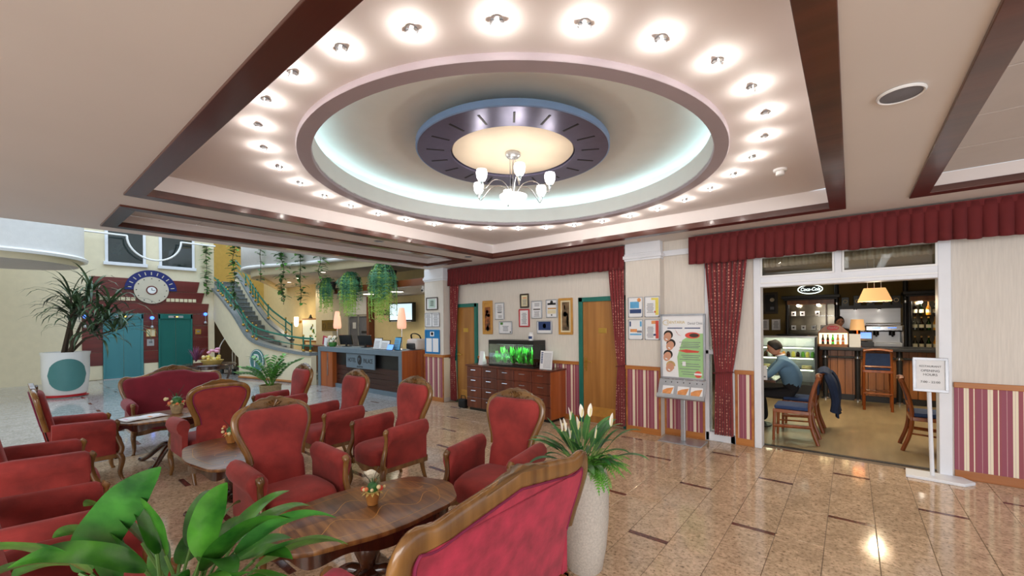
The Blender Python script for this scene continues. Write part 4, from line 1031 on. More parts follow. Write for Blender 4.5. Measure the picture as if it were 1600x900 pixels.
# ================================================================== CABINET AND AQUARIUM
cab = thing('drawer_cabinet', 'long mahogany cabinet of small drawers under the aquarium', 'cabinet', (-4.74, 5.80, 0))
W2 = .96; D0, D1 = -.22, .225; HC = .86
MB().box(-W2 + .03, W2 - .03, D0 + .05, D1, 0, .05).build('plinth', 'black_plastic', cab, 0)
MB().box(-W2, W2, D0 + .018, D1, .05, HC - .03).build('body', 'cabinet_mahogany', cab, 0, bevel=.003)
MB().box(-W2 - .02, W2 + .02, D0 - .015, D1 + .005, HC - .03, HC).build('top', 'cabinet_mahogany', cab, 0, bevel=.005)
MB().box(W2 - .002, W2 + .006, D0, D1, .05, HC - .03).build('side_panel', 'cherry', cab, 0)
for i in range(5):
    for j in range(4):
        a = -W2 + 2 * W2 * i / 5 + .006; b = -W2 + 2 * W2 * (i + 1) / 5 - .006; c = .06 + .765 * j / 4 + .005; d = .06 + .765 * (j + 1) / 4 - .005
        dr = MB().box(a, b, D0, D0 + .02, c, d).build('drawer', 'cabinet_mahogany', cab, 0, bevel=.003, bseg=1)
        mx = (a + b) / 2; mz = c + (d - c) * .68
        MB().tube([(mx - .06, D0, mz), (mx - .058, D0 - .02, mz), (mx + .058, D0 - .02, mz), (mx + .06, D0, mz)], .006, 6).build('handle', 'chrome', dr)
aq = thing('aquarium', 'lit aquarium with black hood full of bright green water plants', 'aquarium', (-4.695, 5.84, HC))
aw, ad, ah = .515, .175, .47
MB().box(-aw, aw, -ad, ad, 0, .03).build('base', 'black_plastic', aq, 0, bevel=.003)
MB().box(-aw, aw, -ad, ad, ah - .075, ah).build('hood', 'black_plastic', aq, 0, bevel=.004)
MB().box(-aw + .002, aw - .002, -ad + .002, -ad + .008, .03, ah - .07).build('front_pane', 'clear_glass', aq, 0)
MB().box(-aw + .002, -aw + .008, -ad, ad, .03, ah - .07).build('side_pane', 'clear_glass', aq, 0)
MB().box(aw - .008, aw - .002, -ad, ad, .03, ah - .07).build('side_pane', 'clear_glass', aq, 0)
MB().box(-aw, aw, ad - .012, ad, .03, ah - .07).build('back_pane', 'black_plastic', aq, 0)
MB().box(-aw + .01, aw - .01, -ad + .01, ad - .015, .03, .055).build('gravel', 'soil', aq, 0)
MB().cyl((-aw + .05, 0, ah - .080), (aw - .05, 0, ah - .080), .007).build('light_tube', 'tube_white', aq)
d_ = bpy.data.lights.new('tank_light', 'AREA'); d_.shape = 'RECTANGLE'; d_.size = .95; d_.size_y = .2; d_.energy = 9; d_.color = (.85, 1, .9)
o_ = bpy.data.objects.new('tank_light', d_); COL.objects.link(o_); o_.parent = aq; o_.location = (0, -.02, ah - .105)
random.seed(3)
for k in range(34):
    x = -aw + .07 + (2 * aw - .14) * (k % 17) / 16 + random.uniform(-.03, .03); y = random.uniform(-.12, -.02) if k < 17 else random.uniform(.02, .12); hh = random.uniform(.10, .26) if k < 17 else random.uniform(.24, .33)
    m = MB()
    for q in range(16):
        an = random.uniform(0, 2 * PI); l = hh * random.uniform(.4, 1.0); wd = random.uniform(.010, .022); ln = random.uniform(.03, .075)
        pts = [(x * 0 + ln * math.cos(an) * s_ ** 1.3, ln * .8 * math.sin(an) * s_ ** 1.3, l * s_) for s_ in (0, .3, .6, .85, 1)]
        ca, sa = math.cos(an + PI / 2), math.sin(an + PI / 2)
        ws = [.3, .9, 1, .7, .1]
        vs = [(p[0] + e * ca * wd * w_, p[1] + e * sa * wd * w_, p[2]) for p, w_ in zip(pts, ws) for e in (-1, 1)]
        m.add(vs, [(2 * i, 2 * i + 1, 2 * i + 3, 2 * i + 2) for i in range(4)])
    ob = m.build('water_plant', 'water_plant' if k % 3 else 'water_plant_dark', aq, 60, fix=False, loc=(max(-aw + .08, min(aw - .08, x)), y, .05))
jar = thing('jar', 'small white jar with blue print standing on the aquarium hood', 'jar', (-4.30, 5.76, HC + ah))
MB().lathe([(.001, 0), (.042, 0), (.044, .01), (.044, .10), (.03, .115), (.001, .115)], n=24).build('body', 'white_gloss', jar, 50)
MB().lathe([(.034, .112), (.036, .114), (.036, .14), (.001, .142)], n=24).build('lid', 'white_gloss', jar, 50)
MB().lathe([(.0445, .03), (.0448, .03), (.0448, .075), (.0445, .075)], n=24, a0=R(180), a1=R(330)).build('printed_band', 'navy_print', jar, 50)
cs = thing('counter_card', 'white printed card in an acrylic stand at the end of the cabinet', 'card', (-3.93, 5.66, HC))
T_ = Matrix.Rotation(R(-8), 4, 'X')
MB().box(-.12, .12, -.004, .004, 0, .31, T_).build('card', 'paper', cs, 0)
MB().box(-.12, .12, -.02, .08, 0, .006).build('foot', 'clear_glass', cs, 0)
m = MB()
for i in range(12): m.box(-.05, .10, -.0055, -.004, .03 + i * .021, .036 + i * .021, T_)
m.build('print_lines', 'ink_grey', cs, 0)['kind'] = 'stuff'
m = MB()
for i in range(7): m.box(-.105, -.065, -.0055, -.004, .10 + i * .028, .118 + i * .028, T_)
m.build('blue_marks', 'navy_print', cs, 0)['kind'] = 'stuff'
lc = thing('counter_card', 'tilted blank white card leaning at the other end beside the aquarium', 'card', (-5.42, 5.72, HC))
MB().prism([(-.06, 0), (.06, 0), (0, .25)], -.05, .05, 'YZ').build('card', 'paper', lc, 0)
bg = thing('handbag', 'small black bag on the floor beside the drawer cabinet', 'bag', (-5.88, 5.66, 0))
subsurf(MB().box(-.10, .10, -.06, .06, 0, .17).build('body', 'black_soft', bg, 60, bevel=.03), 1)
MB().tube([(-.06, 0, .16), (-.05, 0, .23), (.05, 0, .23), (.06, 0, .16)], .009, 6).build('handle', 'black_soft', bg)

# ================================================================== POSTER STAND
ps = thing('poster_stand', 'grey metal poster stand with a dental clinic poster and leaflet tray', 'poster stand', (-1.78, 5.82, 0))
MB().box(-.29, .27, -.17, .17, 0, .014).build('base_plate', 'steel', ps, 0, bevel=.004)
MB().box(-.03, .03, -.022, .022, .014, .86).build('pole', 'steel', ps, 0, bevel=.008)
m = MB(); x0, x1, z0, z1 = -.29, .29, .85, 1.73
for a, b, c, d in ((x0, x1, z1 - .022, z1), (x0, x1, z0, z0 + .022), (x0, x0 + .022, z0, z1), (x1 - .022, x1, z0, z1)): m.box(a, b, -.022, .012, c, d)
m.build('poster_frame', 'frame_silver', ps, 0, bevel=.004)
po = MB().box(x0 + .015, x1 - .015, -.006, .006, z0 + .015, z1 - .015).build('poster', 'paper', ps, 0)
yy = -.0075
MB().prism([(-.05, .875), (.265, .875), (.265, 1.47), (.14, 1.47), (.0, 1.38), (-.07, 1.15)], yy, yy + .0015, 'XZ').build('green_field', 'print_green', po, 0)
text('lettering', 'DENTARIA', .052, (-.085, yy - .001, 1.62), (PI / 2, 0, 0), 'straw', po, .0006, sx=.95)
text('lettering', 'Dental Clinic', .048, (.165, yy - .001, 1.605), (PI / 2, 0, 0), 'ink_grey', po, .0006, sx=.75)
MB().tube([(-.21 + .05 * math.cos(a), yy, 1.62 + .035 * math.sin(a)) for a in [R(60 + 12 * i) for i in range(21)]], .003, 4).build('logo_swoosh', 'straw', po)
m = MB(); m.box(-.20, .0, yy, yy + .001, 1.535, 1.549); m.box(.03, .23, yy, yy + .001, 1.535, 1.549)
m.build('heading_line', 'navy_print', po, 0)['kind'] = 'stuff'
def disc(nm, mt, par, x, z, rx, rz_, y=yy, rot=0):
    return MB().lathe([(.0001, 0), (1, 0), (1, .001)], n=28, M=Matrix.Translation((x, y, z)) @ Matrix.Rotation(rot, 4, 'Y') @ Matrix.Rotation(PI / 2, 4, 'X') @ Matrix.Diagonal((rx, rz_, -1, 1))).build(nm, mt, par, 0)
disc('red_oval', 'print_red', po, .13, 1.445, .095, .042, yy - .001); disc('dark_oval', 'frame_dark', po, .15, 1.445, .06, .026, yy - .0015)
MB().prism([(-.10, 1.53), (-.06, 1.46), (-.01, 1.435), (-.05, 1.45), (-.075, 1.48)], yy - .001, yy, 'XZ').build('red_swash', 'print_red', po, 0)
MB().prism([(-.06, 1.235), (.05, 1.255), (.22, 1.235), (.20, 1.215), (.05, 1.21)], yy - .001, yy, 'XZ').build('red_swash', 'print_red', po, 0)
m = MB()
for i, zz in enumerate((1.35, 1.325, 1.30, 1.28, 1.175, 1.15, 1.12, 1.06, 1.03, .99, .95, .92)): m.box(-.04 + .02 * (i % 3), .23 - .02 * (i % 2), yy - .0008, yy, zz - .004, zz + .004)
m.build('print_lines', 'ink_grey', po, 0)['kind'] = 'stuff'
for x, z, hm in ((-.20, 1.42, 'hair_dark'), (-.165, 1.30, 'hair_dark'), (-.205, 1.15, 'hair_dark'), (-.17, 1.0, 'hair_blond')):
    disc('printed_hair', hm, po, x + .012, z + .03, .062, .062, yy - .001, R(25)); disc('printed_face', 'skin', po, x, z, .05, .066, yy - .0018, R(25)); disc('printed_smile', 'paper', po, x - .012, z - .032, .018, .008, yy - .0024, R(25))
disc('red_seal', 'print_red', po, .20, .925, .045, .045, yy - .001); MB().box(.15, .25, yy - .002, yy - .0015, .915, .94).build('seal_ribbon', 'paper', po, 0)
for x, z in ((.02, 1.06), (-.09, .99)): MB().box(x - .022, x + .022, yy - .0015, yy - .0005, z - .03, z + .03).build('white_mark', 'paper', po, 0)
TR = Matrix.Translation((0, -.01, .84)) @ Matrix.Rotation(R(-24), 4, 'X')
tr = MB().box(-.31, .31, -.006, .006, -.27, .0, TR).build('leaflet_tray', 'frame_silver', ps, 0, bevel=.003)
MB().box(-.31, .31, -.05, .006, -.275, -.262, TR).box(-.31, .31, -.05, -.044, -.27, -.22, TR).build('tray_lip', 'frame_silver', tr, 0, bevel=.002)
m = MB()
for q in (-.22, -.14, -.06, .02, .10, .19, .26): 
    MB().box(q - .006, q + .006, -.009, -.005, -.05, -.035, TR).build('slot', 'ink', tr, 0)
for k, q in enumerate((-.17, .03, .20)):
    b_ = MB().box(q - .075, q + .075, -.020, -.008, -.255, -.10, TR).build('brochure', 'paper', None, 0)
    MB().prism([(q - .07, -.25), (q + .03, -.25), (q + .07, -.12), (q - .02, -.14), (q - .07, -.17)], -.0215, -.0205, 'XZ', TR).build('printed_photo', 'print_orange', b_, 0)
    MB().box(q + .0, q + .07, -.0225, -.0215, -.25, -.225, TR).build('teal_corner', 'logo_teal', b_, 0)
    b_.location = (-1.78, 5.82, 0)
    tag(b_, 'small glossy leaflet in the tray of the poster stand', 'leaflet', 'leaflets in the poster stand tray')
# ================================================================== ELEVATORS
XE = -18.0
def elevator(y0, y1, mat, label):
    t = thing('elevator', label, 'elevator', (XE, (y0 + y1) / 2, 0)); h = (y1 - y0) / 2; H_ = 2.05
    MB().box(0, .07, -h, -h + .05, 0, H_).box(0, .07, h - .05, h, 0, H_).box(0, .07, -h, h, H_ - .16, H_).build('door_frame', mat, t, 0, bevel=.006)
    MB().box(.0, .03, -h + .05, -.004, .02, H_ - .16).build('door_leaf', mat, t, 0, bevel=.003)
    MB().box(.0, .03, .004, h - .05, .02, H_ - .16).build('door_leaf', mat, t, 0, bevel=.003)
    ind = MB().box(.07, .085, -.2, .2, H_ - .125, H_ - .055).build('floor_indicator', 'steel', t, 0, bevel=.003)
    MB().box(.085, .088, -.06, .07, H_ - .115, H_ - .065).build('digit_display', 'black_plastic', ind, 0)
    MB().box(.088, .09, .0, .055, H_ - .108, H_ - .072).build('lit_digit', 'floor_number', ind, 0)
    MB().box(0, .1, -h, h, 0, .02).build('sill', 'steel', t, 0)
elevator(2.0, 2.94, 'elevator_blue', 'light blue green steel elevator doors, half screened by the palm')
elevator(3.32, 4.24, 'elevator_teal', 'dark teal steel elevator doors beside the staircase')
ck = thing('wall_clock', 'large round cream wall clock with a blue half fan above the elevators', 'clock', (XE + .046, 3.15, 2.83))
MX = Matrix.Rotation(PI / 2, 4, 'Y')
def xdisc(r0, r1, x0, x1, n=48, a0=0, a1=2 * PI):
    m = MB(); 
    return m.lathe([(r0, x0), (r1, x0), (r1, x1), (r0, x1), (r0, x0)], n=n, a0=a0, a1=a1, M=MX)
xdisc(.30, .66, 0, .03, a0=R(90), a1=R(270)).build('blue_fan', 'clock_blue', ck, 40)
for i in range(11):
    a = R(9 + 16.2 * i); M_ = Matrix.Rotation(a - PI / 2, 4, 'X')
    MB().box(.03, .036, -.012, .012, .50, .60, M_).build('fan_ray', 'clock_cream', ck, 0)
xdisc(.0005, .44, .03, .06).build('dial', 'clock_cream', ck, 40)
for i in range(12):
    a = 2 * PI * i / 12; MB().lathe([(.0005, .06), (.016, .06), (.016, .066), (.0005, .066)], n=10, M=Matrix.Translation((0, .38 * math.sin(a), .38 * math.cos(a))) @ MX).build('hour_dot', 'ink', ck, 40)
xdisc(.115, .145, .06, .075, 32).build('inner_rim', 'red_cladding', ck, 40); xdisc(.0005, .11, .06, .07, 32).build('inner_dial', 'white_gloss', ck, 40)
MB().box(.07, .076, -.006, .006, 0, .07).build('clock_hand', 'ink', ck, 0); MB().box(.07, .076, 0, .09, -.005, .005).build('clock_hand', 'ink', ck, 0)
for y, z, lb_ in ((3.15, 1.92, 'blue globe lamp on the red cladding between the two elevators'), (4.60, 2.06, 'blue globe lamp on the red cladding next to the stair'), (1.62, 1.95, 'blue globe lamp on the red cladding behind the palm leaves')):
    t = thing('wall_lamp', lb_, 'lamp', (XE + .05, y, z))
    MB().sph((.08, 0, 0), .055, 14, 10).build('globe', 'blue_bulb', t); MB().tube([(.08, 0, -.05), (.08, 0, -.26)], .008, 6).build('rod', 'chrome', t)
    MB().sph((.07, 0, -.30), .05, 12, 8).build('lower_ball', 'steel', t); MB().cyl((0, 0, -.30), (.07, 0, -.30), .02).build('bracket', 'steel', t)
for y, z, hw_, hh, mt, lb_, cat in ((3.13, 1.43, .12, .13, 'frame_gold', 'gold framed notice on the red cladding between the elevators', 'notice'), (3.12, 1.11, .09, .11, 'steel', 'steel call button plate below the gold notice', 'button plate'), (4.41, 1.44, .08, .09, 'brass', 'small brass plate between the teal elevator and the stair', 'plate')):
    t = thing('wall_plate', lb_, cat, (XE + .032, y, z))
    MB().box(0, .015, -hw_, hw_, -hh, hh).build('plate', mt, t, 0, bevel=.004)
    if mt == 'frame_gold': 
        MB().box(.015, .018, -hw_ + .02, -.008, -hh + .02, hh - .02).build('sheet', 'paper_cream', t, 0); MB().box(.015, .018, .008, hw_ - .02, -hh + .02, hh - .02).build('sheet', 'paper_cream', t, 0)
    else:
        MB().box(.015, .018, -hw_ * .5, hw_ * .5, -hh * .2, hh * .4).build('button', 'ink_grey', t, 0)
rl = [(XE + .35, 1.2, 4.49), (XE + .35, 2.52, 4.49)] + [(XE + .35, 3.20 - .68 * math.cos(R(180) * i / 20), 4.49 - .70 * math.sin(R(180) * i / 20)) for i in range(21)] + [(XE + .35, 3.9, 4.48), (XE + .35, 4.85, 4.48)]
rr_ = thing('decorative_rail', 'white tube rail with a half circle dip across the upper windows', 'rail', (0, 0, 0))
MB().tube(rl, .03, 8).build('tube', 'white_gloss', rr_, 60)
for y in (1.5, 4.7): MB().cyl((XE, y, 4.485), (XE + .35, y, 4.485), .02).build('bracket', 'white_gloss', rr_)

# ================================================================== STAIRCASE
ST = [(-11.4, 5.30, .80, 0), (-12.0, 5.24, .82, 0), (-12.9, 5.10, .90, 0), (-13.7, 4.97, 1.01, 0), (-14.25, 4.86, 1.14, 0), (-14.58, 4.77, 1.36, 0), (-14.88, 4.70, 1.68, 0), (-15.3, 4.68, 1.97, .80), (-15.9, 4.70, 2.24, 1.06), (-17.0, 4.78, 2.64, 1.52), (-18.1, 4.88, 2.95, 1.95)]
def st_at(x):
    for p, q in zip(ST, ST[1:]):
        if q[0] <= x <= p[0]:
            f = (x - p[0]) / (q[0] - p[0]); return tuple(p[i] + (q[i] - p[i]) * f for i in range(4))
    return ST[0] if x > ST[0][0] else ST[-1]
stair = thing('staircase', 'curved staircase with grey stone steps and green railings behind the lobby', 'staircase', (0, 0, 0))
tops = crs([(p[0], p[1], p[2]) for p in ST], 5)
m = MB(); k = len(tops); th = .14
def botz(x): 
    if x > -14.90: return 0.0
    return .62 + (-14.9 - x) / 3.2 * 1.30
vs = []
for p in tops: vs += [(p.x, p.y, botz(p.x)), (p.x, p.y, p.z), (p.x, p.y + th, p.z), (p.x, p.y + th, botz(p.x))]
fs = []
for i in range(k - 1):
    for j in range(4): fs.append((i * 4 + j, i * 4 + (j + 1) % 4, (i + 1) * 4 + (j + 1) % 4, (i + 1) * 4 + j))
fs += [(0, 1, 2, 3), tuple(4 * (k - 1) + j for j in range(4))]
wl = m.add(vs, fs).build('side_wall', 'plaster_cream', stair, 30, fix=False)
m = MB(); vs = []
for p in tops: vs += [(p.x, p.y - .05, p.z), (p.x, p.y - .05, p.z + .09), (p.x, p.y + th + .04, p.z + .09), (p.x, p.y + th + .04, p.z)]
m.add(vs, fs).build('stone_cap', 'granite_grey', stair, 30, fix=False)
m = MB(); bs = [p for p in tops if p.x > -14.95]; m.tube([(p.x, p.y - .015, .04) for p in bs], .035, 6); m.build('skirting', 'oak_trim', stair)
NS = 20
for i in range(NS):
    x = -12.45 - .31 * i; s_ = st_at(x - .15); z = .165 * (i + 1)
    st_ = MB().box(x - .36, x, s_[1] + th, s_[1] + .86, z - .17 if i else 0, z - .03).build('riser', 'stair_granite', stair, 0)
    MB().box(x - .36, x + .025, s_[1] + th, s_[1] + .86, z - .03, z).build('tread', 'granite_grey', stair, 0, bevel=.005, bseg=1)
far = []
for i in range(17):
    x = -13.9 - .30 * i; s_ = st_at(x); far.append(Vector((x, s_[1] + .88, max(.45, .165 * (-(x + 12.45)) / .31 + .36))))
m = MB(); vs = []
for p in far: vs += [(p.x, p.y, max(0, p.z - 1.1)), (p.x, p.y, p.z), (p.x, p.y + .1, p.z), (p.x, p.y + .1, max(0, p.z - 1.1))]
fs2 = [(i * 4 + j, i * 4 + (j + 1) % 4, (i + 1) * 4 + (j + 1) % 4, (i + 1) * 4 + j) for i in range(len(far) - 1) for j in range(4)]
m.add(vs, fs2).build('far_wall', 'plaster_cream', stair, 30, fix=False)
m = MB(); vs = []
for p in far: vs += [(p.x, p.y - .03, p.z), (p.x, p.y - .03, p.z + .06), (p.x, p.y + .13, p.z + .06), (p.x, p.y + .13, p.z)]
m.add(vs, fs2).build('stone_cap', 'granite_grey', stair, 30, fix=False)
def railing(line, posts, h, nm):
    rl_ = MB().tube([(p.x, p.y + .05, p.z + h) for p in line], .028, 8).build('handrail', 'rail_green', stair, 60)
    MB().tube([(p.x, p.y + .05, p.z + h * .55) for p in line], .016, 6).build('mid_rail', 'rail_green', stair, 60)
    for x in posts:
        p = min(line, key=lambda q: abs(q.x - x))
        po_ = MB().cyl((p.x, p.y + .05, p.z + .05), (p.x, p.y + .05, p.z + h + .06), .022, n=8).build('post', 'rail_green', stair)
        MB().sph((p.x, p.y + .05, p.z + h + .075), .03, 8, 6).build('brass_knob', 'brass', po_)
        MB().sph((p.x, p.y + .05, p.z + .12), .045, 8, 6).build('brass_foot', 'brass', po_)
railing(tops, (-11.55, -11.85, -14.15, -14.35, -14.55, -14.75, -15.7, -16.0, -16.3, -16.8, -17.1, -17.4), .46, '')
railing(far, (-13.9, -14.2, -15.2, -16.1, -16.4, -16.7, -17.0, -17.6), .50, '')
LA = math.atan2(4.86 - 4.97, -14.25 + 13.7)   # direction of the wall at the logo
lg = MB().lathe([(.0005, 0), (.36, 0), (.36, .02), (.0005, .02)], n=40, M=Matrix.Translation((-13.98, 4.885, .56)) @ Matrix.Rotation(LA + PI, 4, 'Z') @ Matrix.Rotation(PI / 2, 4, 'X')).build('round_emblem', 'logo_teal', stair, 40)
lm = Matrix.Translation((-13.98, 4.885, .56)) @ Matrix.Rotation(LA + PI, 4, 'Z')
MB().tube([lm @ Vector((.325 * math.cos(a), -.022, .325 * math.sin(a))) for a in [2 * PI * i / 40 for i in range(40)]], .012, 6, closed=True).build('emblem_ring', 'white_gloss', lg)
text('emblem_letter', 'P', .56, lm @ Vector((-.02, -.023, .0)), (PI / 2, 0, LA + PI), 'paper', lg, .004)
# dark doorway under the stair with a luggage trolley
d4 = sroot('door_4')
MB().box(-18.9, -18.8, 4.9, 6.3, 0, 2.4).build('dark_recess', 'frame_dark', d4, 0)
MB().box(-18.8, -18.72, 4.9, 4.98, 0, 2.2).box(-18.8, -18.72, 6.2, 6.3, 0, 2.2).box(-18.8, -18.72, 4.9, 6.3, 2.1, 2.2).build('frame', 'bar_iron', d4, 0)
lt = thing('luggage_trolley', 'chrome luggage trolley parked under the stair', 'trolley', (-16.5, 5.05, 0), R(10))
MB().box(-.45, .45, -.28, .28, .16, .20).build('platform', 'bar_iron', lt, 0, bevel=.01)
for sx_ in (-1, 1):
    MB().tube(crs([(sx_ * .42, -.25, .2), (sx_ * .42, -.24, .9), (sx_ * .36, 0, 1.25), (sx_ * .42, .24, .9), (sx_ * .42, .25, .2)], 6), .018, 8).build('hoop', 'chrome', lt)
    for sy_ in (-1, 1): MB().cyl((sx_ * .36, sy_ * .2 - .02, .08), (sx_ * .36, sy_ * .2 + .02, .08), .08).build('wheel', 'black_plastic', lt)
MB().cyl((-.36, 0, 1.25), (.36, 0, 1.25), .018).build('top_bar', 'chrome', lt)

# ================================================================== RECEPTION
rd = thing('reception_desk', 'grey framed reception desk with dark front panel and cherry wood end', 'reception desk', (-9.445, 5.45, 0))
xl, xr = -1.885, 1.885
m = MB().box(xl, xr, 0, .62, .93, 1.05).box(xl, xl + .13, 0, .62, 0, .94).box(xr - .12, xr, 0, .10, 0, .94)
m.build('grey_frame', 'counter_grey', rd, 0, bevel=.006)
cp = MB().box(xl + .13, xl + .74, .02, .60, .0, .93).build('cherry_panel', 'cherry', rd, 0, bevel=.004)
MB().box(xl + .50, xl + .53, .0, .02, .30, .90).build('chrome_strip', 'chrome', cp, 0)
for i in range(4): MB().box(xl + .74, xr - .12, .14, .18, .10 + i * .125, .10 + (i + 1) * .125 - .006).build('front_plank', 'dark_panel', rd, 0, bevel=.003, bseg=1)
MB().box(xl + .74, xr - .12, .14, .18, .60, .93).build('dark_band', 'black_plastic', rd, 0)
MB().box(xl + .74, xr - .12, .10, .2, 0, .10).build('kick_plinth', 'counter_grey', rd, 0)
for i in range(5): MB().box(xr - .004, xr + .012, .005 + i * .172, .005 + (i + 1) * .172 - .002, 0, 1.05).build('end_panel', 'cherry', rd, 0, bevel=.002, bseg=1)
MB().box(xr - .12, xr, .1, .86, 0, 1.04).build('end_carcass', 'cherry', rd, 0)
sg = MB().box(-.46, .80, .03, .06, .57, .92).build('desk_sign', 'counter_grey', rd, 0, bevel=.004)
text('lettering', 'HOTEL', .15, (-.19, .028, .76), (PI / 2, 0, 0), 'ink', sg, .002, sx=.8)
text('lettering', 'PALACE', .15, (.53, .028, .76), (PI / 2, 0, 0), 'ink', sg, .002, sx=.75)
em = MB().lathe([(.0005, 0), (.085, 0), (.085, .008), (.0005, .008)], n=28, M=Matrix.Translation((.16, .026, .775)) @ Matrix.Rotation(PI / 2, 4, 'X') @ Matrix.Diagonal((1, 1.35, 1, 1))).build('emblem', 'ink', sg, 40)
text('emblem_letter', 'P', .14, (.15, .015, .775), (PI / 2, 0, 0), 'counter_grey', sg, .002)
text('lettering', 'RECEPTION', .05, (.17, .028, .61), (PI / 2, 0, 0), 'ink', sg, .001)
def reclamp(x, y, label):
    t = thing('table_lamp', label, 'lamp', (x, y, 1.05))
    MB().lathe([(.001, 0), (.09, 0), (.09, .012), (.02, .02), (.012, .03), (.001, .03)], n=24).build('base', 'chrome', t, 50)
    MB().cyl((0, 0, .02), (0, 0, .55), .009).build('stem', 'chrome', t)
    MB().lathe([(.075, .48), (.10, .50), (.105, .58), (.085, .78), (.058, .95), (.04, .96)], n=28).build('lamp_shade', 'lampshade_warm', t, 60)
    point('lamp_glow', (0, 0, .62), 1.5, (1, .62, .35), .05, t)
reclamp(-11.12, 5.9, 'tall slim table lamp with glowing pink shade at the far end of the reception desk')
reclamp(-8.0, 5.78, 'tall slim table lamp with glowing pink shade in front of the wall television')
for x, lb_ in ((-10.55, 'black monitor on the reception desk nearer the white flowers'), (-9.62, 'black monitor in the middle of the reception desk')):
    t = thing('monitor', lb_, 'monitor', (x, 5.86, 1.05), R(200))
    M_ = Matrix.Translation((0, 0, .06)) @ Matrix.Rotation(R(-14), 4, 'X')
    MB().box(-.20, .20, -.015, .02, 0, .26, M_).build('housing', 'black_plastic', t, 0, bevel=.006); MB().box(-.18, .18, -.018, -.0155, .02, .24, M_).build('panel', 'screen', t, 0)
    MB().box(-.09, .09, -.08, .08, 0, .012).build('foot', 'black_plastic', t, 0); MB().box(-.025, .025, .0, .03, .01, .12).build('neck', 'black_plastic', t, 0)
bx_ = [(-8.72, 5.60, .16, .27, 'paper', 'pale leaflet stand on the reception desk'), (-8.38, 5.58, .17, .22, 'paper', 'white leaflet box beside the pale leaflet stand'), (-7.95, 5.60, .12, .30, 'paper_blue', 'upright blue and white leaflet at the cherry end of the desk')]
for x, y, hw_, hh, mt, lb_ in bx_:
    t = thing('leaflet_stand', lb_, 'leaflet stand', (x, y, 1.05)); M_ = Matrix.Rotation(R(-12), 4, 'X')
    MB().box(-hw_, hw_, -.006, .006, 0, hh, M_).build('holder', 'clear_glass', t, 0); MB().box(-hw_ * .92, hw_ * .92, -.012, -.006, .01, hh * .94, M_).build('leaflet', mt, t, 0)
    m = MB()
    for i in range(5): m.box(-hw_ * .8, hw_ * .5, -.0135, -.012, hh * (.15 + .13 * i), hh * (.19 + .13 * i), M_)
    m.build('print_lines', 'ink_grey', t, 0)['kind'] = 'stuff'
    MB().box(-hw_, hw_, -.05, .05, 0, .006).build('foot', 'clear_glass', t, 0)
tb = thing('tablet', 'small tablet with a bright blue screen leaning on the reception desk', 'tablet', (-8.08, 5.50, 1.05))
M_ = Matrix.Rotation(R(-22), 4, 'X'); MB().box(-.12, .12, -.005, .005, 0, .14, M_).build('body', 'black_plastic', tb, 0, bevel=.003); MB().box(-.11, .11, -.007, -.005, .012, .13, M_).build('screen', 'screen_blue', tb, 0)
bp = thing('backpack', 'grey and black backpack lying on the cherry end of the reception desk', 'backpack', (-7.68, 5.95, 1.05))
subsurf(MB().box(-.20, .20, -.16, .16, 0, .26).build('body', 'panel_grey', bp, 60, bevel=.07), 1)
subsurf(MB().box(-.14, .14, -.20, -.10, .02, .16).build('pocket', 'bar_iron', bp, 60, bevel=.03), 1)
MB().tube(crs([(-.14, -.02, .2), (-.12, -.06, .34), (.0, -.05, .37), (.10, 0, .32), (.14, .02, .2)], 5), .022, 8, flat=.5).build('strap', 'black_soft', bp)
fl = thing('flower_bowl', 'white flowers and green leaves in a lime bowl at the end of the reception desk', 'flowers', (-10.84, 5.62, 1.05))
MB().lathe([(.001, 0), (.07, 0), (.11, .06), (.10, .12), (.09, .12)], n=24).build('bowl', 'leaf_fresh', fl, 50)
random.seed(5)
for i in range(9):
    a = 2 * PI * i / 9; MB().sph((.10 * math.cos(a) - .06, .07 * math.sin(a), .20 + .06 * math.sin(i * 2.1)), .045, 10, 7).build('white_bloom', 'flower_white', fl)
for i in range(7):
    a = 2 * PI * i / 7 + .3; MB().add([(0, 0, .10), (.06 * math.cos(a) + .03, .06 * math.sin(a), .22), (.14 * math.cos(a) + .06, .12 * math.sin(a), .26), (.06 * math.cos(a + .5) + .03, .06 * math.sin(a + .5), .2)], [(0, 1, 2, 3)]).build('leaf', 'leaf_dark', fl, 0, fix=False)
ns = thing('magazine_pile', 'magenta and white magazines standing at the far corner of the reception desk', 'magazines', (-11.22, 5.58, 1.09))
MB().box(-.08, .08, -.02, .02, 0, .24, Matrix.Rotation(R(12), 4, 'Y')).build('magazine', 'velvet_rose', ns, 0); MB().box(.02, .16, -.03, .0, 0, .22, Matrix.Rotation(R(14), 4, 'Y')).build('magazine', 'paper', ns, 0)
# canopy over the desk
cn = thing('desk_canopy', 'wooden fascia canopy over the reception desk carrying hanging plants', 'canopy', (0, 0, 0))
MB().box(-11.3, -7.2, 5.98, 6.04, 2.515, 2.675).build('fascia', 'oak_canopy', cn, 0, bevel=.004) if 'oak_canopy' in MATS else MB().box(-11.3, -7.2, 5.98, 6.04, 2.515, 2.675).build('fascia', 'cabinet_mahogany', cn, 0, bevel=.004)
pts = [(-11.3 - .75 * math.sin(a), 6.76 - .75 * math.cos(a)) for a in [R(90) * i / 8 for i in range(9)]]
m = MB(); m.add([(x, y, 2.516) for x, y in pts] + [(x, y, 2.675) for x, y in pts], [(i, i + 1, 10 + i, 9 + i) for i in range(8)]); thicken(m.build('curved_end', 'cabinet_mahogany', cn, 60, fix=False), .05)
MB().box(-11.9, -7.2, 6.04, 7.9, 2.515, 2.56).build('soffit', 'panel_grey', cn, 0)
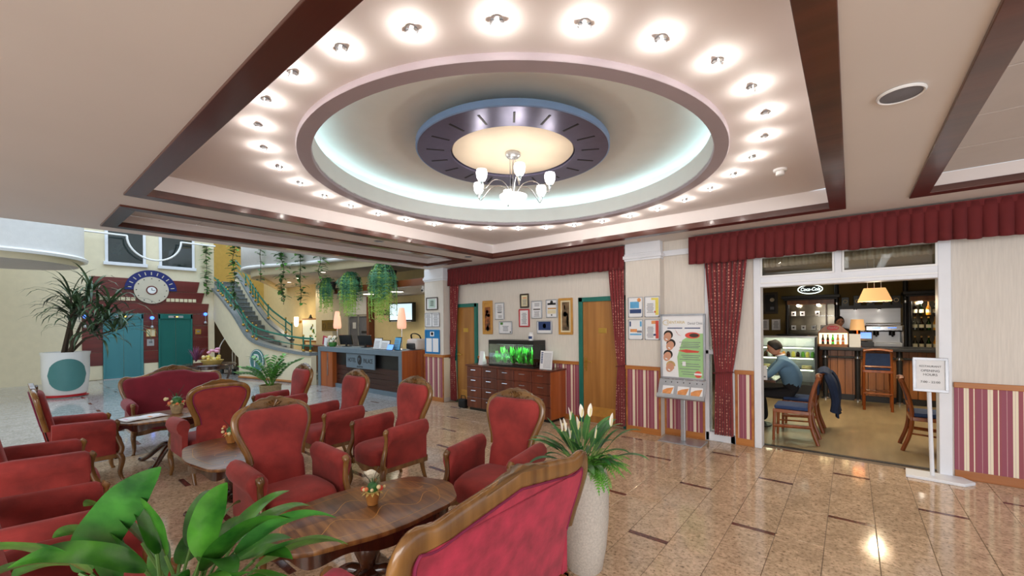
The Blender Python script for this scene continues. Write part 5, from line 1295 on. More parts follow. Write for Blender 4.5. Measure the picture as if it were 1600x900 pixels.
for x, y, lb_ in ((-10.45, 6.5, 'round glowing ceiling light under the desk canopy, between the hanging ferns'), (-9.25, 6.5, 'round glowing ceiling light under the desk canopy, by the largest hanging fern')):
    t = thing('canopy_light', lb_, 'ceiling light', (x, y, 2.515))
    MB().lathe([(.001, -.03), (.20, -.03), (.20, 0)], n=32).build('diffuser', 'panel_light', t, 40); MB().lathe([(.20, -.035), (.23, -.035), (.23, 0)], n=32).build('rim', 'chrome', t, 40)
    spot('canopy_lamp', (0, 0, -.05), 28, 150, (1, .88, .66), .15, t)
sc = thing('security_camera', 'small white security camera under the desk canopy', 'camera', (-7.75, 6.2, 2.515))
MB().cyl((0, 0, 0), (0, 0, -.05), .03).build('mount', 'white_gloss', sc); MB().sph((0, 0, -.09), .055, 14, 10).build('dome', 'white_gloss', sc); MB().sph((.01, -.035, -.10), .03, 10, 8).build('lens', 'black_plastic', sc)
# back of the reception
tv = thing('television', 'black wall television with a pale map on its screen behind the reception desk', 'television', (-10.55, 7.64, 2.0), R(12))
MB().box(-.48, .48, -.06, .06, -.29, .29).build('housing', 'black_plastic', tv, 0, bevel=.012); MB().box(-.43, .43, -.064, -.06, -.23, .25).build('screen', 'screen_map', tv, 0) if 'screen_map' in MATS else MB().box(-.43, .43, -.064, -.06, -.23, .25).build('screen', 'screen', tv, 0)
MB().box(-.1, .1, .06, .33, -.1, .1).build('bracket', 'bar_iron', tv, 0); MB().box(-.4, .4, -.063, -.05, -.285, -.265).build('silver_strip', 'steel', tv, 0)
rl_ = thing('wall_lettering', 'dark letters spelling RECEPTION on the yellow wall', 'lettering', (-11.75, 7.985, 2.02))
text('letters', 'RECEPTION', .24, (0, 0, 0), (PI / 2, 0, 0), 'frame_dark', rl_, .01, sx=.85)
struct(MB().box(-12.76, -12.60, 7.8, 8.0, 0, 2.95).build('trim_12', 'cabinet_mahogany', smooth=0))
cl = struct(MB().box(-15.3, -14.1, 7.3, 8.0, 0, 3.3).build('wall_plaque_column', 'plaster_cream', smooth=0))
pq = thing('brass_plaque', 'engraved brass plaque on the cream column behind reception', 'plaque', (-14.30, 7.29, 1.62))
MB().box(-.52, .52, -.012, .01, -.19, .19).build('plate', 'brass_dark', pq, 0, bevel=.004) if 'brass_dark' in MATS else MB().box(-.52, .52, -.012, .01, -.19, .19).build('plate', 'brass', pq, 0, bevel=.004)
m = MB()
for i in range(4): m.box(-.1, .42, -.0135, -.012, -.11 + i * .06, -.09 + i * .06)
m.build('engraved_lines', 'frame_dark', pq, 0)['kind'] = 'stuff'
MB().tube([(-.33 + .09 * math.cos(a), -.013, -.02 + .09 * math.sin(a)) for a in [2 * PI * i / 16 for i in range(16)]], .008, 4, closed=True).build('engraved_ring', 'frame_dark', pq)
d5 = sroot('door_5')
MB().box(-14.1, -14.02, 7.88, 8.0, 0, 1.98).box(-13.45, -13.38, 7.88, 8.0, 0, 1.98).box(-12.84, -12.76, 7.88, 8.0, 0, 1.98).box(-14.1, -12.76, 7.88, 8.0, 1.92, 2.0).build('frame', 'steel', d5, 0, bevel=.006)
MB().box(-14.02, -13.45, 7.93, 7.95, .02, 1.92).build('pane', 'ink_grey', d5, 0); MB().box(-13.38, -12.84, 7.93, 7.95, .02, 1.92).build('pane', 'ink_grey', d5, 0)
MB().box(-13.85, -13.65, 7.92, 7.93, 1.5, 1.72).build('notice', 'paper', d5, 0); MB().box(-13.28, -12.98, 7.92, 7.93, 1.34, 1.42).build('sign_strip', 'ink', d5, 0); MB().box(-14.1, -12.76, 7.86, 7.96, 2.0, 2.85).build('overpanel', 'plaster_white', d5, 0)
# map board, sconce, slatted counter
mb_ = thing('map_board', 'backlit tourist map board in a wooden frame behind the stair foot', 'map board', (-16.2, 7.55, 0))
MB().box(-.78, .80, 0, .06, .98, 1.90).build('backing', 'oak_trim', mb_, 0, bevel=.006); MB().box(-.70, .70, -.012, 0, 1.05, 1.84).build('map_panel', 'backlit_map', mb_, 0)
random.seed(11)
for i in range(10):
    x = random.uniform(-.6, .55); z = random.uniform(1.12, 1.7); MB().box(x, x + random.uniform(.06, .16), -.0145, -.012, z, z + random.uniform(.05, .14)).build('map_patch', random.choice(['leaf_fern', 'print_yellow', 'paper_blue', 'ink_grey', 'print_green']), mb_, 0)
MB().lathe([(.001, .16), (.03, .12), (.05, .05), (.09, 0), (.001, 0)], c=(-.05, 0, 1.9), n=12).build('lamp_finial', 'black_plastic', mb_)
MB().box(-.75, -.65, .0, .06, 0, .98).build('leg', 'oak_trim', mb_, 0); MB().box(.65, .75, 0, .06, 0, .98).build('leg', 'oak_trim', mb_, 0)
sn = thing('wall_sconce', 'tall glowing wall sconce beside the map board', 'sconce', (-17.6, 7.6, 1.78))
MB().lathe([(.001, -.2), (.06, -.18), (.09, 0), (.075, .2), (.001, .2)], n=16).build('shade', 'sconce', sn, 50); MB().box(-.05, .05, 0, .4, -.05, .05).build('bracket', 'brass', sn, 0)
point('sconce_light', (0, -.25, 0), 12, (1, .75, .42), .08, sn)
sl_ = thing('slatted_counter', 'low brown slatted counter behind the reception desk', 'counter', (-14.9, 7.0, 0))
for i in range(14): MB().box(-.9 + i * .125, -.9 + i * .125 + .105, 0, .03, .05, .88).build('slat', 'slat_brown', sl_, 0, bevel=.004, bseg=1)
MB().box(-.95, .9, -.03, .25, .88, .93).build('top', 'cabinet_mahogany', sl_, 0, bevel=.004); MB().box(-.9, .85, .03, .25, 0, .88).build('carcass', 'frame_dark', sl_, 0)
# console table with flowers near the elevators
co = thing('console_table', 'dark round console table carrying flowers near the elevators', 'table', (-13.75, 3.62, 0))
MB().lathe([(.001, .55), (.60, .55), (.62, .57), (.60, .60), (.001, .60)], n=40).build('top', 'table_dark', co, 40)
MB().lathe([(.50, .46), (.50, .55), (.48, .55), (.48, .46)], n=40).build('apron', 'table_dark', co, 40)
for i in range(4):
    a = R(50 + 90 * i); MB().tube(crs([(.47 * math.cos(a), .47 * math.sin(a), .55), (.50 * math.cos(a), .50 * math.sin(a), .4), (.44 * math.cos(a), .44 * math.sin(a), .15), (.50 * math.cos(a), .50 * math.sin(a), 0)], 4), [.045, .045, .043, .04, .036, .034, .03, .028, .025, .024, .023, .025, .028], 8).build('leg', 'table_dark', co)
# ================================================================== BAR
bar = thing('bar_counter', 'wood panelled bar counter with dark top and iron posts', 'bar counter', (0, 10.9, 0))
MB().box(-.52, 3.4, -.20, .55, 1.02, 1.09).build('counter_top', 'bar_iron', bar, 0, bevel=.015)
MB().box(-.46, 3.4, .03, .5, 0, 1.02).build('carcass', 'frame_dark', bar, 0)
for i in range(32):
    a = -.46 + i * .12; MB().box(a + .003, a + .117, 0, .03, .12, 1.02).build('board', 'bar_wood', bar, 0, bevel=.003, bseg=1)
MB().box(-.46, 3.4, .01, .05, 0, .12).build('kick_board', 'bar_iron', bar, 0)
MB().cyl((-.46, -.05, .88), (3.4, -.05, .88), .022).build('rail', 'bar_iron', bar)
for x in (-.42, .10, .72, 1.5, 2.4):
    p = MB().cyl((x, -.07, 0), (x, -.07, 1.02), .045).build('post', 'bar_iron', bar)
    MB().lathe([(.05, -.03), (.065, -.02), (.065, .02), (.05, .03)], c=(x, -.07, .88), n=16).build('collar', 'chrome', p)
    MB().lathe([(.046, 0), (.07, 0), (.07, .03), (.046, .05)], c=(x, -.07, 0), n=16).build('foot_collar', 'chrome', p)
# display fridge
fr = thing('display_fridge', 'lit glass pastry display fridge beside the bar counter', 'display fridge', (-1.10, 10.75, 0))
fx = .54
MB().box(-fx, fx, -.28, .35, 0, .30).build('base', 'bar_iron', fr, 0, bevel=.006)
MB().box(-fx, fx, .30, .35, .3, 1.27).build('back_panel', 'steel', fr, 0)
for sx_ in (-1, 1): MB().box(sx_ * fx - .02, sx_ * fx + .02, -.28, .35, .3, 1.30).build('side_frame', 'bar_iron', fr, 0, bevel=.004)
MB().box(-fx, fx, -.28, -.272, .3, 1.28).build('front_pane', 'clear_glass', fr, 0)
MB().box(-fx, fx, -.28, .35, 1.28, 1.31).build('top', 'steel', fr, 0)
for z in (.62, .86, 1.08): 
    MB().box(-fx + .02, fx - .02, -.24, .30, z, z + .012).build('shelf', 'bottle_clear', fr, 0); MB().cyl((-fx + .05, -.23, z - .02), (fx - .05, -.23, z - .02), .012, n=8).build('light_tube', 'fridge_tube', fr)
d_ = bpy.data.lights.new('fridge_light', 'AREA'); d_.shape = 'RECTANGLE'; d_.size = .9; d_.size_y = .3; d_.energy = 8; d_.color = (1, .98, .68)
o_ = bpy.data.objects.new('fridge_light', d_); COL.objects.link(o_); o_.parent = fr; o_.location = (0, 0, 1.265)
random.seed(21)
jm = MB().lathe([(.001, 0), (.032, 0), (.034, .07), (.022, .09), (.022, .105), (.001, .105)], n=12)
jms = {c: jm.mesh('drink_jar', c, 50) for c in ('juice', 'print_yellow', 'cola_dark', 'paper', 'leaf_fern')}
for i in range(12):
    o = share(jms[random.choice(['juice', 'print_yellow', 'juice', 'cola_dark', 'leaf_fern', 'paper'])], 'drink_jar', None, (-1.10 - fx + .08 + i * .085, 10.75 - .12 + .05 * (i % 2), .872))
    tag(o, '%s drink jar on the upper lit shelf of the display fridge' % {'juice': 'orange', 'print_yellow': 'yellow', 'cola_dark': 'dark brown', 'paper': 'white', 'leaf_fern': 'green'}[o.data.materials[0].name], 'jar', 'jars on the upper fridge shelf')
ck_ = MB().lathe([(.001, 0), (.09, 0), (.09, .05), (.001, .055)], n=20).mesh('cake', 'petal_cream', 50)
for i in range(4):
    o = share(ck_, 'cake', None, (-1.10 - .38 + i * .25, 10.75 - .05, .632)); tag(o, 'round cream cake on the lower lit shelf of the display fridge', 'cake', 'cakes on the lower fridge shelf')
ty = thing('tray', 'flat black tray lying on top of the display fridge', 'tray', (-1.0, 10.8, 1.31)); MB().lathe([(.001, 0), (.26, 0), (.30, .02), (.29, .022), (.25, .008), (.001, .008)], n=32).build('dish', 'black_plastic', ty, 50); MB().lathe([(.285, .02), (.302, .02), (.302, .028), (.285, .028)], n=32).build('rim', 'bar_iron', ty, 50)
# lit bottle display
bd = thing('bottle_display', 'lit wooden bottle display with a red oval sign on the bar counter', 'display', (-.29, 10.88, 1.092))
bw = .25
m = MB().box(-bw, bw, .08, .10, 0, .30).box(-bw, -bw + .015, -.08, .1, 0, .30).box(bw - .015, bw, -.08, .1, 0, .3).box(-bw, bw, -.08, .1, .28, .30).box(-bw, bw, -.08, .1, 0, .05)
m.build('box', 'bar_wood', bd, 0, bevel=.003)
MB().prism([(-bw, .30), (bw, .30), (bw * .55, .42), (bw * .25, .47), (-bw * .25, .47), (-bw * .55, .42)], -.08, -.05, 'XZ').build('header', 'bar_wood', bd, 0, bevel=.003)
MB().box(-bw + .015, bw - .015, .07, .08, .05, .28).build('light_panel', 'display_light', bd, 0)
ov = MB().lathe([(.0005, 0), (1, 0), (1, .008), (.0005, .008)], n=28, M=Matrix.Translation((0, -.08, .385)) @ Matrix.Rotation(PI / 2, 4, 'X') @ Matrix.Diagonal((.10, .05, 1, 1))).build('oval_sign', 'frame_red', bd, 40)
text('lettering', 'Coca-Cola', .042, (0, -.09, .387), (PI / 2, 0, 0), 'paper', ov, .001, shear=.3, sx=.85)
bt = MB().lathe([(.001, 0), (.024, 0), (.025, .02), (.021, .06), (.025, .10), (.012, .15), (.010, .19), (.001, .19)], n=14)
for i, (mt, lb_) in enumerate((('cola_dark', 'dark cola bottle at the wall end of the lit bottle display'), ('cola_dark', 'dark cola bottle beside the green bottle in the display'), ('bottle_green', 'green soft drink bottle in the lit display'), ('juice', 'orange drink bottle beside the green bottle in the display'), ('petal_orange', 'orange drink bottle at the lamp end of the display'))):
    t = thing('bottle', lb_, 'bottle', (-.29 - .17 + i * .083, 10.87, 1.142), group='bottles in the lit display')
    share(bt.mesh('glass_body', mt, 50), 'glass_body', t)
    MB().lathe([(.011, .185), (.013, .185), (.013, .20), (.001, .202)], n=12).build('cap', 'frame_red' if i != 2 else 'leaf_fern', t); MB().lathe([(.0226, .055), (.0236, .055), (.0245, .085), (.0235, .085)], n=14).build('paper_label', 'paper' if i > 2 else 'frame_red', t)
# counter lamp, card, till
cl_ = thing('table_lamp', 'table lamp with a glowing orange shade on the bar counter', 'lamp', (.10, 10.92, 1.09))
MB().lathe([(.10, .34), (.125, .34), (.10, .56), (.08, .56)], n=28).build('lamp_shade', 'lampshade_tan', cl_, 50); MB().lathe([(.001, 0), (.07, 0), (.07, .015), (.03, .04), (.05, .12), (.03, .22), (.012, .26), (.012, .42), (.001, .42)], n=20).build('body', 'bar_wood', cl_, 50); point('lamp_glow', (0, 0, .45), 5, (1, .66, .32), .04, cl_)
cc = thing('menu_card', 'white upright menu card in front of the orange bar lamp', 'card', (.06, 10.76, 1.09)); MB().box(-.09, .09, -.006, .006, 0, .27, Matrix.Rotation(R(-8), 4, 'X')).build('card', 'paper', cc, 0); MB().box(-.09, .09, -.04, .05, 0, .006).build('foot', 'clear_glass', cc, 0)
tl = thing('till', 'small cash till with a blue lit screen behind the menu card', 'till', (.24, 11.12, 1.09)); M_ = Matrix.Rotation(R(-20), 4, 'X')
MB().box(-.10, .10, -.02, .02, .12, .32, M_).build('display', 'black_plastic', tl, 0, bevel=.004); MB().box(-.085, .085, -.024, -.02, .17, .30, M_).build('screen', 'screen_blue', tl, 0); MB().box(-.12, .12, -.1, .12, 0, .10).build('base', 'black_plastic', tl, 0, bevel=.006)
# back bar
bb = thing('back_bar', 'long wooden back bar cabinet with dark worktop under the coffee machine', 'back bar', (0, 12.0, 0))
MB().box(-2.0, 3.4, .02, .58, 0, .95).build('base_cabinet', 'bar_wood', bb, 0); MB().box(-2.0, 3.4, 0, .59, .95, 1.0).build('worktop', 'bar_iron', bb, 0, bevel=.005)
struct(MB().box(-.2, .86, 12.56, 12.60, 1.0, 1.90).build('trim_13', 'steel', smooth=0))
ws = thing('wall_shelf', 'wooden wall shelf above the coffee machine carrying dark tins', 'shelf', (.33, 12.45, 1.90))
MB().box(-.54, .54, -.13, .15, 0, .07).build('board', 'bar_wood', ws, 0, bevel=.004); MB().box(-.54, .54, -.135, -.128, -.01, .075).build('front_edge', 'bar_iron', ws, 0)
for x, lb_ in ((-.255, 'dark iron pillar on the back bar beside the cup cabinet'), (.92, 'dark iron pillar on the back bar beside the bottle cabinet')):
    t = thing('iron_pillar', lb_, 'pillar', (x, 12.30, 1.0)); MB().cyl((0, 0, 0), (0, 0, 1.8), .042).build('shaft', 'bar_iron', t); MB().lathe([(.043, 1.0), (.055, 1.0), (.055, 1.05), (.043, 1.05)], n=16).build('collar', 'chrome', t)
for x in (.08, .50):
    t = thing('shelf_spot', 'small spotlight under the wooden shelf above the coffee machine', 'spotlight', (x, 12.46, 1.90), group='spots over the coffee machine')
    MB().lathe([(.001, -.02), (.025, -.02), (.025, 0)], n=14).build('lens', 'cabinet_spot', t, 40); MB().lathe([(.025, -.024), (.032, -.024), (.032, 0)], n=14).build('ring', 'chrome', t, 40); spot('spot_beam', (0, 0, -.03), 9, 70, parent=t)
def cabinet(label, x0, x1, shelves, cx):
    t = thing('glass_cabinet', label, 'cabinet', (cx, 12.0, 1.0)); a, b = x0 - cx, x1 - cx
    MB().box(a, b, .54, .58, 0, 1.15).build('mirror_back', 'mirror_bar', t, 0)
    MB().box(a - .07, b + .07, .12, .60, 1.13, 1.17).box(a - .11, b + .11, .08, .60, 1.17, 1.24).build('cornice', 'bar_iron', t, 0, bevel=.01)
    MB().box(a, b, .2, .58, 1.03, 1.13).build('pelmet', 'bar_wood', t, 0)
    MB().box(b - .16, b - .14, .2, .56, 0, 1.03).build('wood_fin', 'bar_wood', t, 0)
    MB().cyl((a, .24, 0), (a, .24, 1.13), .04).build('post', 'bar_iron', t)
    for z in shelves: MB().box(a, b, .2, .54, z, z + .012).build('glass_shelf', 'bottle_clear', t, 0)
    return t
pm('mirror_bar', rgb(120, 112, 96), 0.15, metal=0.6, vary=0.3, scale=4)
cabinet('iron framed glass cabinet with white cups below the oval neon sign', -1.22, -.30, (.40, .74), -.76)
cabinet('iron framed glass cabinet of bottles beside the coffee machine', .98, 2.3, (.40, .72), 1.6)
bxm = MB().box(-.045, .045, -.04, .04, 0, .11); bx1 = bxm.mesh('gift_box', 'paper', 0, bevel=.004); mk = MB().lathe([(.001, 0), (.022, 0), (.022, .002), (.001, .002)], n=12, M=Matrix.Translation((0, -.041, .055)) @ Matrix.Rotation(PI / 2, 4, 'X')).mesh('round_mark', 'cola_dark', 0)
for i, (x, z) in enumerate(((-1.10, 1.752), (-.92, 1.752), (-.62, 1.752), (-1.10, 1.412), (-.90, 1.412), (-.70, 1.412), (-.52, 1.412))):
    t = thing('coffee_box', 'small white box with a dark round mark on the %s shelf of the cup cabinet' % ('upper' if z > 1.6 else 'lower'), 'box', (x, 12.32, z), group='white boxes on the %s cabinet shelf' % ('upper' if z > 1.6 else 'lower')); share(bx1, 'carton', t); share(mk, 'round_mark', t)
bb2 = MB().lathe([(.001, 0), (.036, 0), (.038, .02), (.038, .15), (.014, .21), (.013, .27), (.001, .27)], n=14)
bms = [bb2.mesh('glass_body', c, 50) for c in ('bottle_green', 'bottle_brown', 'bottle_clear', 'juice')]; cpm = MB().lathe([(.014, .255), (.016, .255), (.016, .285), (.001, .286)], n=12).mesh('cap', 'frame_gold', 50); lbm = MB().lathe([(.0385, .05), (.0392, .05), (.0392, .12), (.0385, .12)], n=14).mesh('paper_label', 'paper_cream', 50)
for z in (1.0, 1.412, 1.732):
    for i in range(8):
        t = thing('liquor_bottle', '%s liquor bottle on the %s of the bottle cabinet' % (('green glass', 'brown glass', 'clear glass', 'amber')[(i * 3 + int(z * 10)) % 4], {1.0: 'worktop', 1.412: 'lower glass shelf', 1.732: 'upper glass shelf'}[z]), 'bottle', (1.07 + i * .105, 12.34 + .05 * (i % 2), z), group='bottles on the %s of the bottle cabinet' % {1.0: 'worktop', 1.412: 'lower shelf', 1.732: 'upper shelf'}[z])
        share(bms[(i * 3 + int(z * 10)) % 4], 'glass_body', t); share(cpm, 'cap', t); share(lbm, 'paper_label', t)
for x, par in ((-1.0, 0), (-.60, 0), (1.15, 1), (1.7, 1)):
    t = thing('cabinet_spot', 'small bright spotlight under the cornice of the %s' % ('cup cabinet' if not par else 'bottle cabinet'), 'spotlight', (x, 12.26, 2.03), group='spots of the %s' % ('cup cabinet' if not par else 'bottle cabinet'))
    MB().sph((0, 0, -.02), .035, 12, 8).build('bulb', 'cabinet_spot', t); MB().lathe([(.035, -.01), (.045, -.005), (.045, 0)], n=14).build('ring', 'chrome', t, 40); spot('spot_beam', (0, 0, -.07), 7, 110, parent=t)
# coffee machine
cm = thing('coffee_machine', 'two group steel espresso machine on the back bar', 'coffee machine', (.56, 12.22, 1.0))
MB().box(-.30, .30, -.16, .20, .04, .14).build('drip_tray', 'steel', cm, 0, bevel=.01); MB().box(-.28, .28, .04, .2, .12, .42).build('body', 'steel', cm, 0, bevel=.015); MB().box(-.32, .32, -.16, .2, .38, .52).build('head', 'chrome', cm, 0, bevel=.03)
for sx_ in (-1, 1):
    MB().box(sx_ * .30 - .025, sx_ * .30 + .025, -.14, .2, .04, .52).build('side_panel', 'chrome', cm, 0, bevel=.015)
    g_ = MB().cyl((sx_ * .13, -.08, .38), (sx_ * .13, -.08, .30), .05).build('brew_group', 'black_plastic', cm); MB().tube([(sx_ * .13, -.1, .31), (sx_ * .13, -.26, .29)], [.014, .02], 8).build('portafilter', 'black_plastic', g_)
    MB().box(sx_ * .13 - .07, sx_ * .13 + .07, -.168, -.16, .455, .475).build('lit_panel', 'screen_blue', cm, 0)
    MB().sph((sx_ * .24, -.05, .03), .03, 8, 6).build('foot', 'black_plastic', cm)
MB().tube([(-.3, -.12, .56), (.3, -.12, .56)], .01, 6).build('cup_rail', 'chrome', cm)
gr = thing('coffee_grinder', 'small black coffee grinder next to the espresso machine', 'grinder', (.08, 12.25, 1.0)); MB().box(-.07, .07, -.1, .1, 0, .26).build('body', 'black_plastic', gr, 0, bevel=.01); MB().lathe([(.05, .26), (.10, .44), (.001, .45)], n=18).build('hopper', 'bottle_brown', gr, 50)
for i, x in enumerate((-.10, .12, .35, .62, .78)):
    t = thing('decorative_tin', ('tall' if i % 2 else 'short') + ' dark decorative tin on the wooden shelf above the coffee machine', 'tin', (x, 12.42, 1.972), group='dark tins on the wooden shelf'); MB().box(-.07, .07, -.04, .04, 0, .20 + .03 * (i % 2)).build('body', 'black_plastic', t, 0, bevel=.006); MB().lathe([(.03, 0), (.045, 0), (.045, .004), (.03, .004)], n=18, M=Matrix.Translation((0, -.041, .10)) @ Matrix.Rotation(PI / 2, 4, 'X')).build('pale_ring', 'paper_cream', t, 0)
# neon sign, picture, notices
nsn = thing('neon_sign', 'white oval neon sign above the cup cabinet', 'neon sign', (-.77, 12.42, 2.40))
MB().tube([(.245 * math.cos(a), 0, .105 * math.sin(a)) for a in [2 * PI * i / 40 for i in range(40)]], .011, 6, closed=True).build('oval_tube', 'tube_white', nsn); text('lettering', 'Coca-Cola', .115, (0, 0, 0), (PI / 2, 0, 0), 'tube_white', nsn, .008, shear=.3, sx=.8); MB().box(-.2, .2, .02, .03, -.07, .07).build('backing', 'black_plastic', nsn, 0)
for x in (-.15, .15): MB().cyl((x, .02, .08), (x, .02, .40), .004, n=6).build('wire', 'bar_iron', nsn)
framed('painting', 'dark framed picture on the olive wall of the bar', 'picture', -1.80, -1.46, 1.82, 2.38, 12.6, 'frame_dark', .06, 'black_plastic', [('disc', 'pale_face', 'clock_cream', .25, .3, .3, .18), ('box', 'pale_patch', 'ink_grey', .0, .5, -.6, -.35)])
framed('certificate', 'white notice on the olive bar wall nearest the cup cabinet', 'notice', -1.60, -1.41, 1.40, 1.68, 12.6, 'frame_silver', .008, 'paper', [('lines', 6, 'ink_grey', -.6, .6, .7, -.7)])
framed('certificate', 'white notice on the olive bar wall below the dark picture', 'notice', -1.86, -1.66, 1.40, 1.68, 12.6, 'frame_silver', .008, 'paper', [('lines', 6, 'ink_grey', -.6, .6, .7, -.7)])
# pendant lamp
pdl = thing('pendant_lamp', 'tan trapezoid pendant lamp hanging in front of the bar', 'pendant lamp', (.285, 8.5, 1.92))
vs = [(-.20, -.12, 0), (.20, -.12, 0), (.20, .12, 0), (-.20, .12, 0), (-.125, -.075, .20), (.125, -.075, .20), (.125, .075, .20), (-.125, .075, .20)]
thicken(MB().add(vs, [(0, 1, 5, 4), (1, 2, 6, 5), (2, 3, 7, 6), (3, 0, 4, 7)]).build('lamp_shade', 'lampshade_tan', pdl, 0, fix=False), .006)
MB().box(-.185, .185, -.105, .105, .01, .016).build('diffuser', 'panel_light', pdl, 0)
for x in (-.08, 0, .08): MB().cyl((x, 0, .19), (x, 0, .88), .004, n=6).build('cord', 'steel', pdl)
point('pendant_light', (0, 0, -.05), 10, (1, .82, .55), .08, pdl)
for i in range(7):
    t = thing('bar_downlight', 'small bright downlight in the row across the bar ceiling', 'downlight', (-1.2 + .45 * i, 7.3 + .42 * i, ZC), group='row of bar ceiling downlights')
    MB().lathe([(.001, -.012), (.03, -.012), (.03, 0)], n=14).build('lens', 'cabinet_spot', t, 40); MB().lathe([(.03, -.016), (.045, -.014), (.045, 0)], n=14).build('ring', 'chrome', t, 40); spot('beam', (0, 0, -.03), 38, 140, (1, .85, .62), parent=t)
# ---- cafe chairs
def cafe_chair(label, loc, rz, seat_h=.45, back_h=.90, w=.21, stool=False, group='wooden cafe chairs with blue seats'):
    t = thing('bar_stool' if stool else 'cafe_chair', label, 'stool' if stool else 'chair', loc, rz, None if stool else group)
    sh = seat_h
    subsurf(MB().box(-w, w, -.21, .20, sh - .02, sh + .035).build('seat', 'blue_seat', t, 60, bevel=.02), 1)
    MB().box(-w - .01, w + .01, -.22, .21, sh - .065, sh - .018).build('seat_frame', 'chair_cherry', t, 0, bevel=.006)
    for sx_ in (-1, 1):
        MB().tube([(sx_ * (w - .01), -.20, sh - .03), (sx_ * (w + .0), -.215, 0)], [.022, .016], 8).build('leg', 'chair_cherry', t)
        pts = crs([(sx_ * (w - .01), .28, 0), (sx_ * (w - .01), .21, sh * .5), (sx_ * (w - .01), .19, sh), (sx_ * (w - .015), .22, (sh + back_h) / 2), (sx_ * (w - .02), .29, back_h)], 5)
        MB().tube(pts, .022, 8).build('rear_post', 'chair_cherry', t)
        MB().tube([(sx_ * w, -.205, sh * .45), (sx_ * (w - .01), .21, sh * .5)], .011, 6).build('stretcher', 'chair_cherry', t)
    z0 = sh + (back_h - sh) * (.18 if stool else .30)
    yb_ = lambda z: .19 + .10 * ((z - sh) / (back_h - sh)) ** 1.6
    MB().grid(lambda u, v: ((u - .5) * 2 * (w - .03), yb_(z0 + (back_h - .07 - z0) * v) + .012 - .02 * math.cos((u - .5) * PI), z0 + (back_h - .07 - z0) * v), 8, 6).build('backrest', 'blue_seat', t, 60, fix=False)
    thicken(kids(t)[-1], .03)
    MB().tube([((u - .5) * 2 * (w + .0), yb_(back_h) + .02 * (abs(u - .5) * 2) ** 2 - .02, back_h - .03 + .03 * math.sin(PI * u)) for u in [i / 10 for i in range(11)]], .026, 8, flat=.8).build('top_rail', 'chair_cherry', t)
    MB().tube([(-w, yb_(z0), z0 - .02), (w, yb_(z0), z0 - .02)], .018, 8).build('lower_rail', 'chair_cherry', t)
    if stool: MB().tube([(-w, -.21, .30), (w, -.21, .30)], .014, 8).build('foot_rest', 'chair_cherry', t); MB().tube([(-w, .235, .30), (w, .235, .30)], .014, 8).build('foot_rest', 'chair_cherry', t)
    return t
cafe_chair('wooden cafe chair with a blue seat standing empty beside the seated man', (-.62, 6.86, 0), R(-90))
cafe_chair('wooden cafe chair on which the man sits, a navy jacket over its back', (-.60, 7.66, 0), R(-90))
cafe_chair('wooden cafe chair with a blue back next to the white notice stand', (.77, 7.26, 0), R(90))
cafe_chair('tall wooden bar stool with a dark blue back at the bar counter', (.37, 10.16, 0), R(180), .74, 1.10, .20, True)
# jacket over the man's chair
jk = thing('jacket', 'navy blue jacket hanging over the back of a cafe chair', 'jacket', (-.29, 7.66, 0))
def jf(u, v):
    # u across (local y), v: 0 front hem -> over the top -> 1 back hem
    y = (u - .5) * .60 * (1 + .12 * abs(v - .45))
    if v < .3: f = v / .3; x, z = -.085 + .01 * math.sin(u * 9), .62 + .30 * f
    elif v < .42: f = (v - .3) / .12; x, z = -.085 + .13 * f, .92 + .03 * math.sin(PI * f)
    else: f = (v - .42) / .58; x, z = .045 + .10 * f + .025 * math.sin(u * 14 + f * 3) * f, .92 - .60 * f
    return (x, y, z - .06 * abs(u - .5) * 2)
thicken(MB().grid(jf, 24, 26).build('body', 'navy_cloth', jk, 70, fix=False), .018)
for sy_ in (-1, 1): MB().tube(crs([(.03, sy_ * .26, .85), (.09, sy_ * .33, .70), (.12, sy_ * .33, .50), (.10, sy_ * .30, .34)], 4), [.05, .06, .062, .062, .06, .06, .058, .056, .055, .054, .052, .05, .05], 8).build('sleeve', 'navy_cloth', jk)
# cafe table with a tent card
tb2 = thing('cafe_table', 'dark square cafe table in front of the seated man', 'table', (-1.22, 7.55, 0)); MB().box(-.35, .35, -.35, .35, .71, .745).build('top', 'table_dark', tb2, 0, bevel=.006); MB().cyl((0, 0, .03), (0, 0, .71), .04).build('column', 'bar_iron', tb2); MB().lathe([(.001, 0), (.25, 0), (.25, .015), (.05, .04), (.001, .04)], n=28).build('foot', 'bar_iron', tb2, 50)
tcard = thing('tent_card', 'white tent card on the cafe table', 'card', (-1.06, 7.26, .745), R(15)); MB().prism([(-.04, 0), (.04, 0), (.005, .21), (-.005, .21)], -.07, .07, 'YZ').build('card', 'paper', tcard, 0); MB().box(-.05, .05, -.0425, -.041, .03, .05, Matrix.Rotation(R(-9), 4, 'X')).build('printed_line', 'ink_grey', tcard, 0)
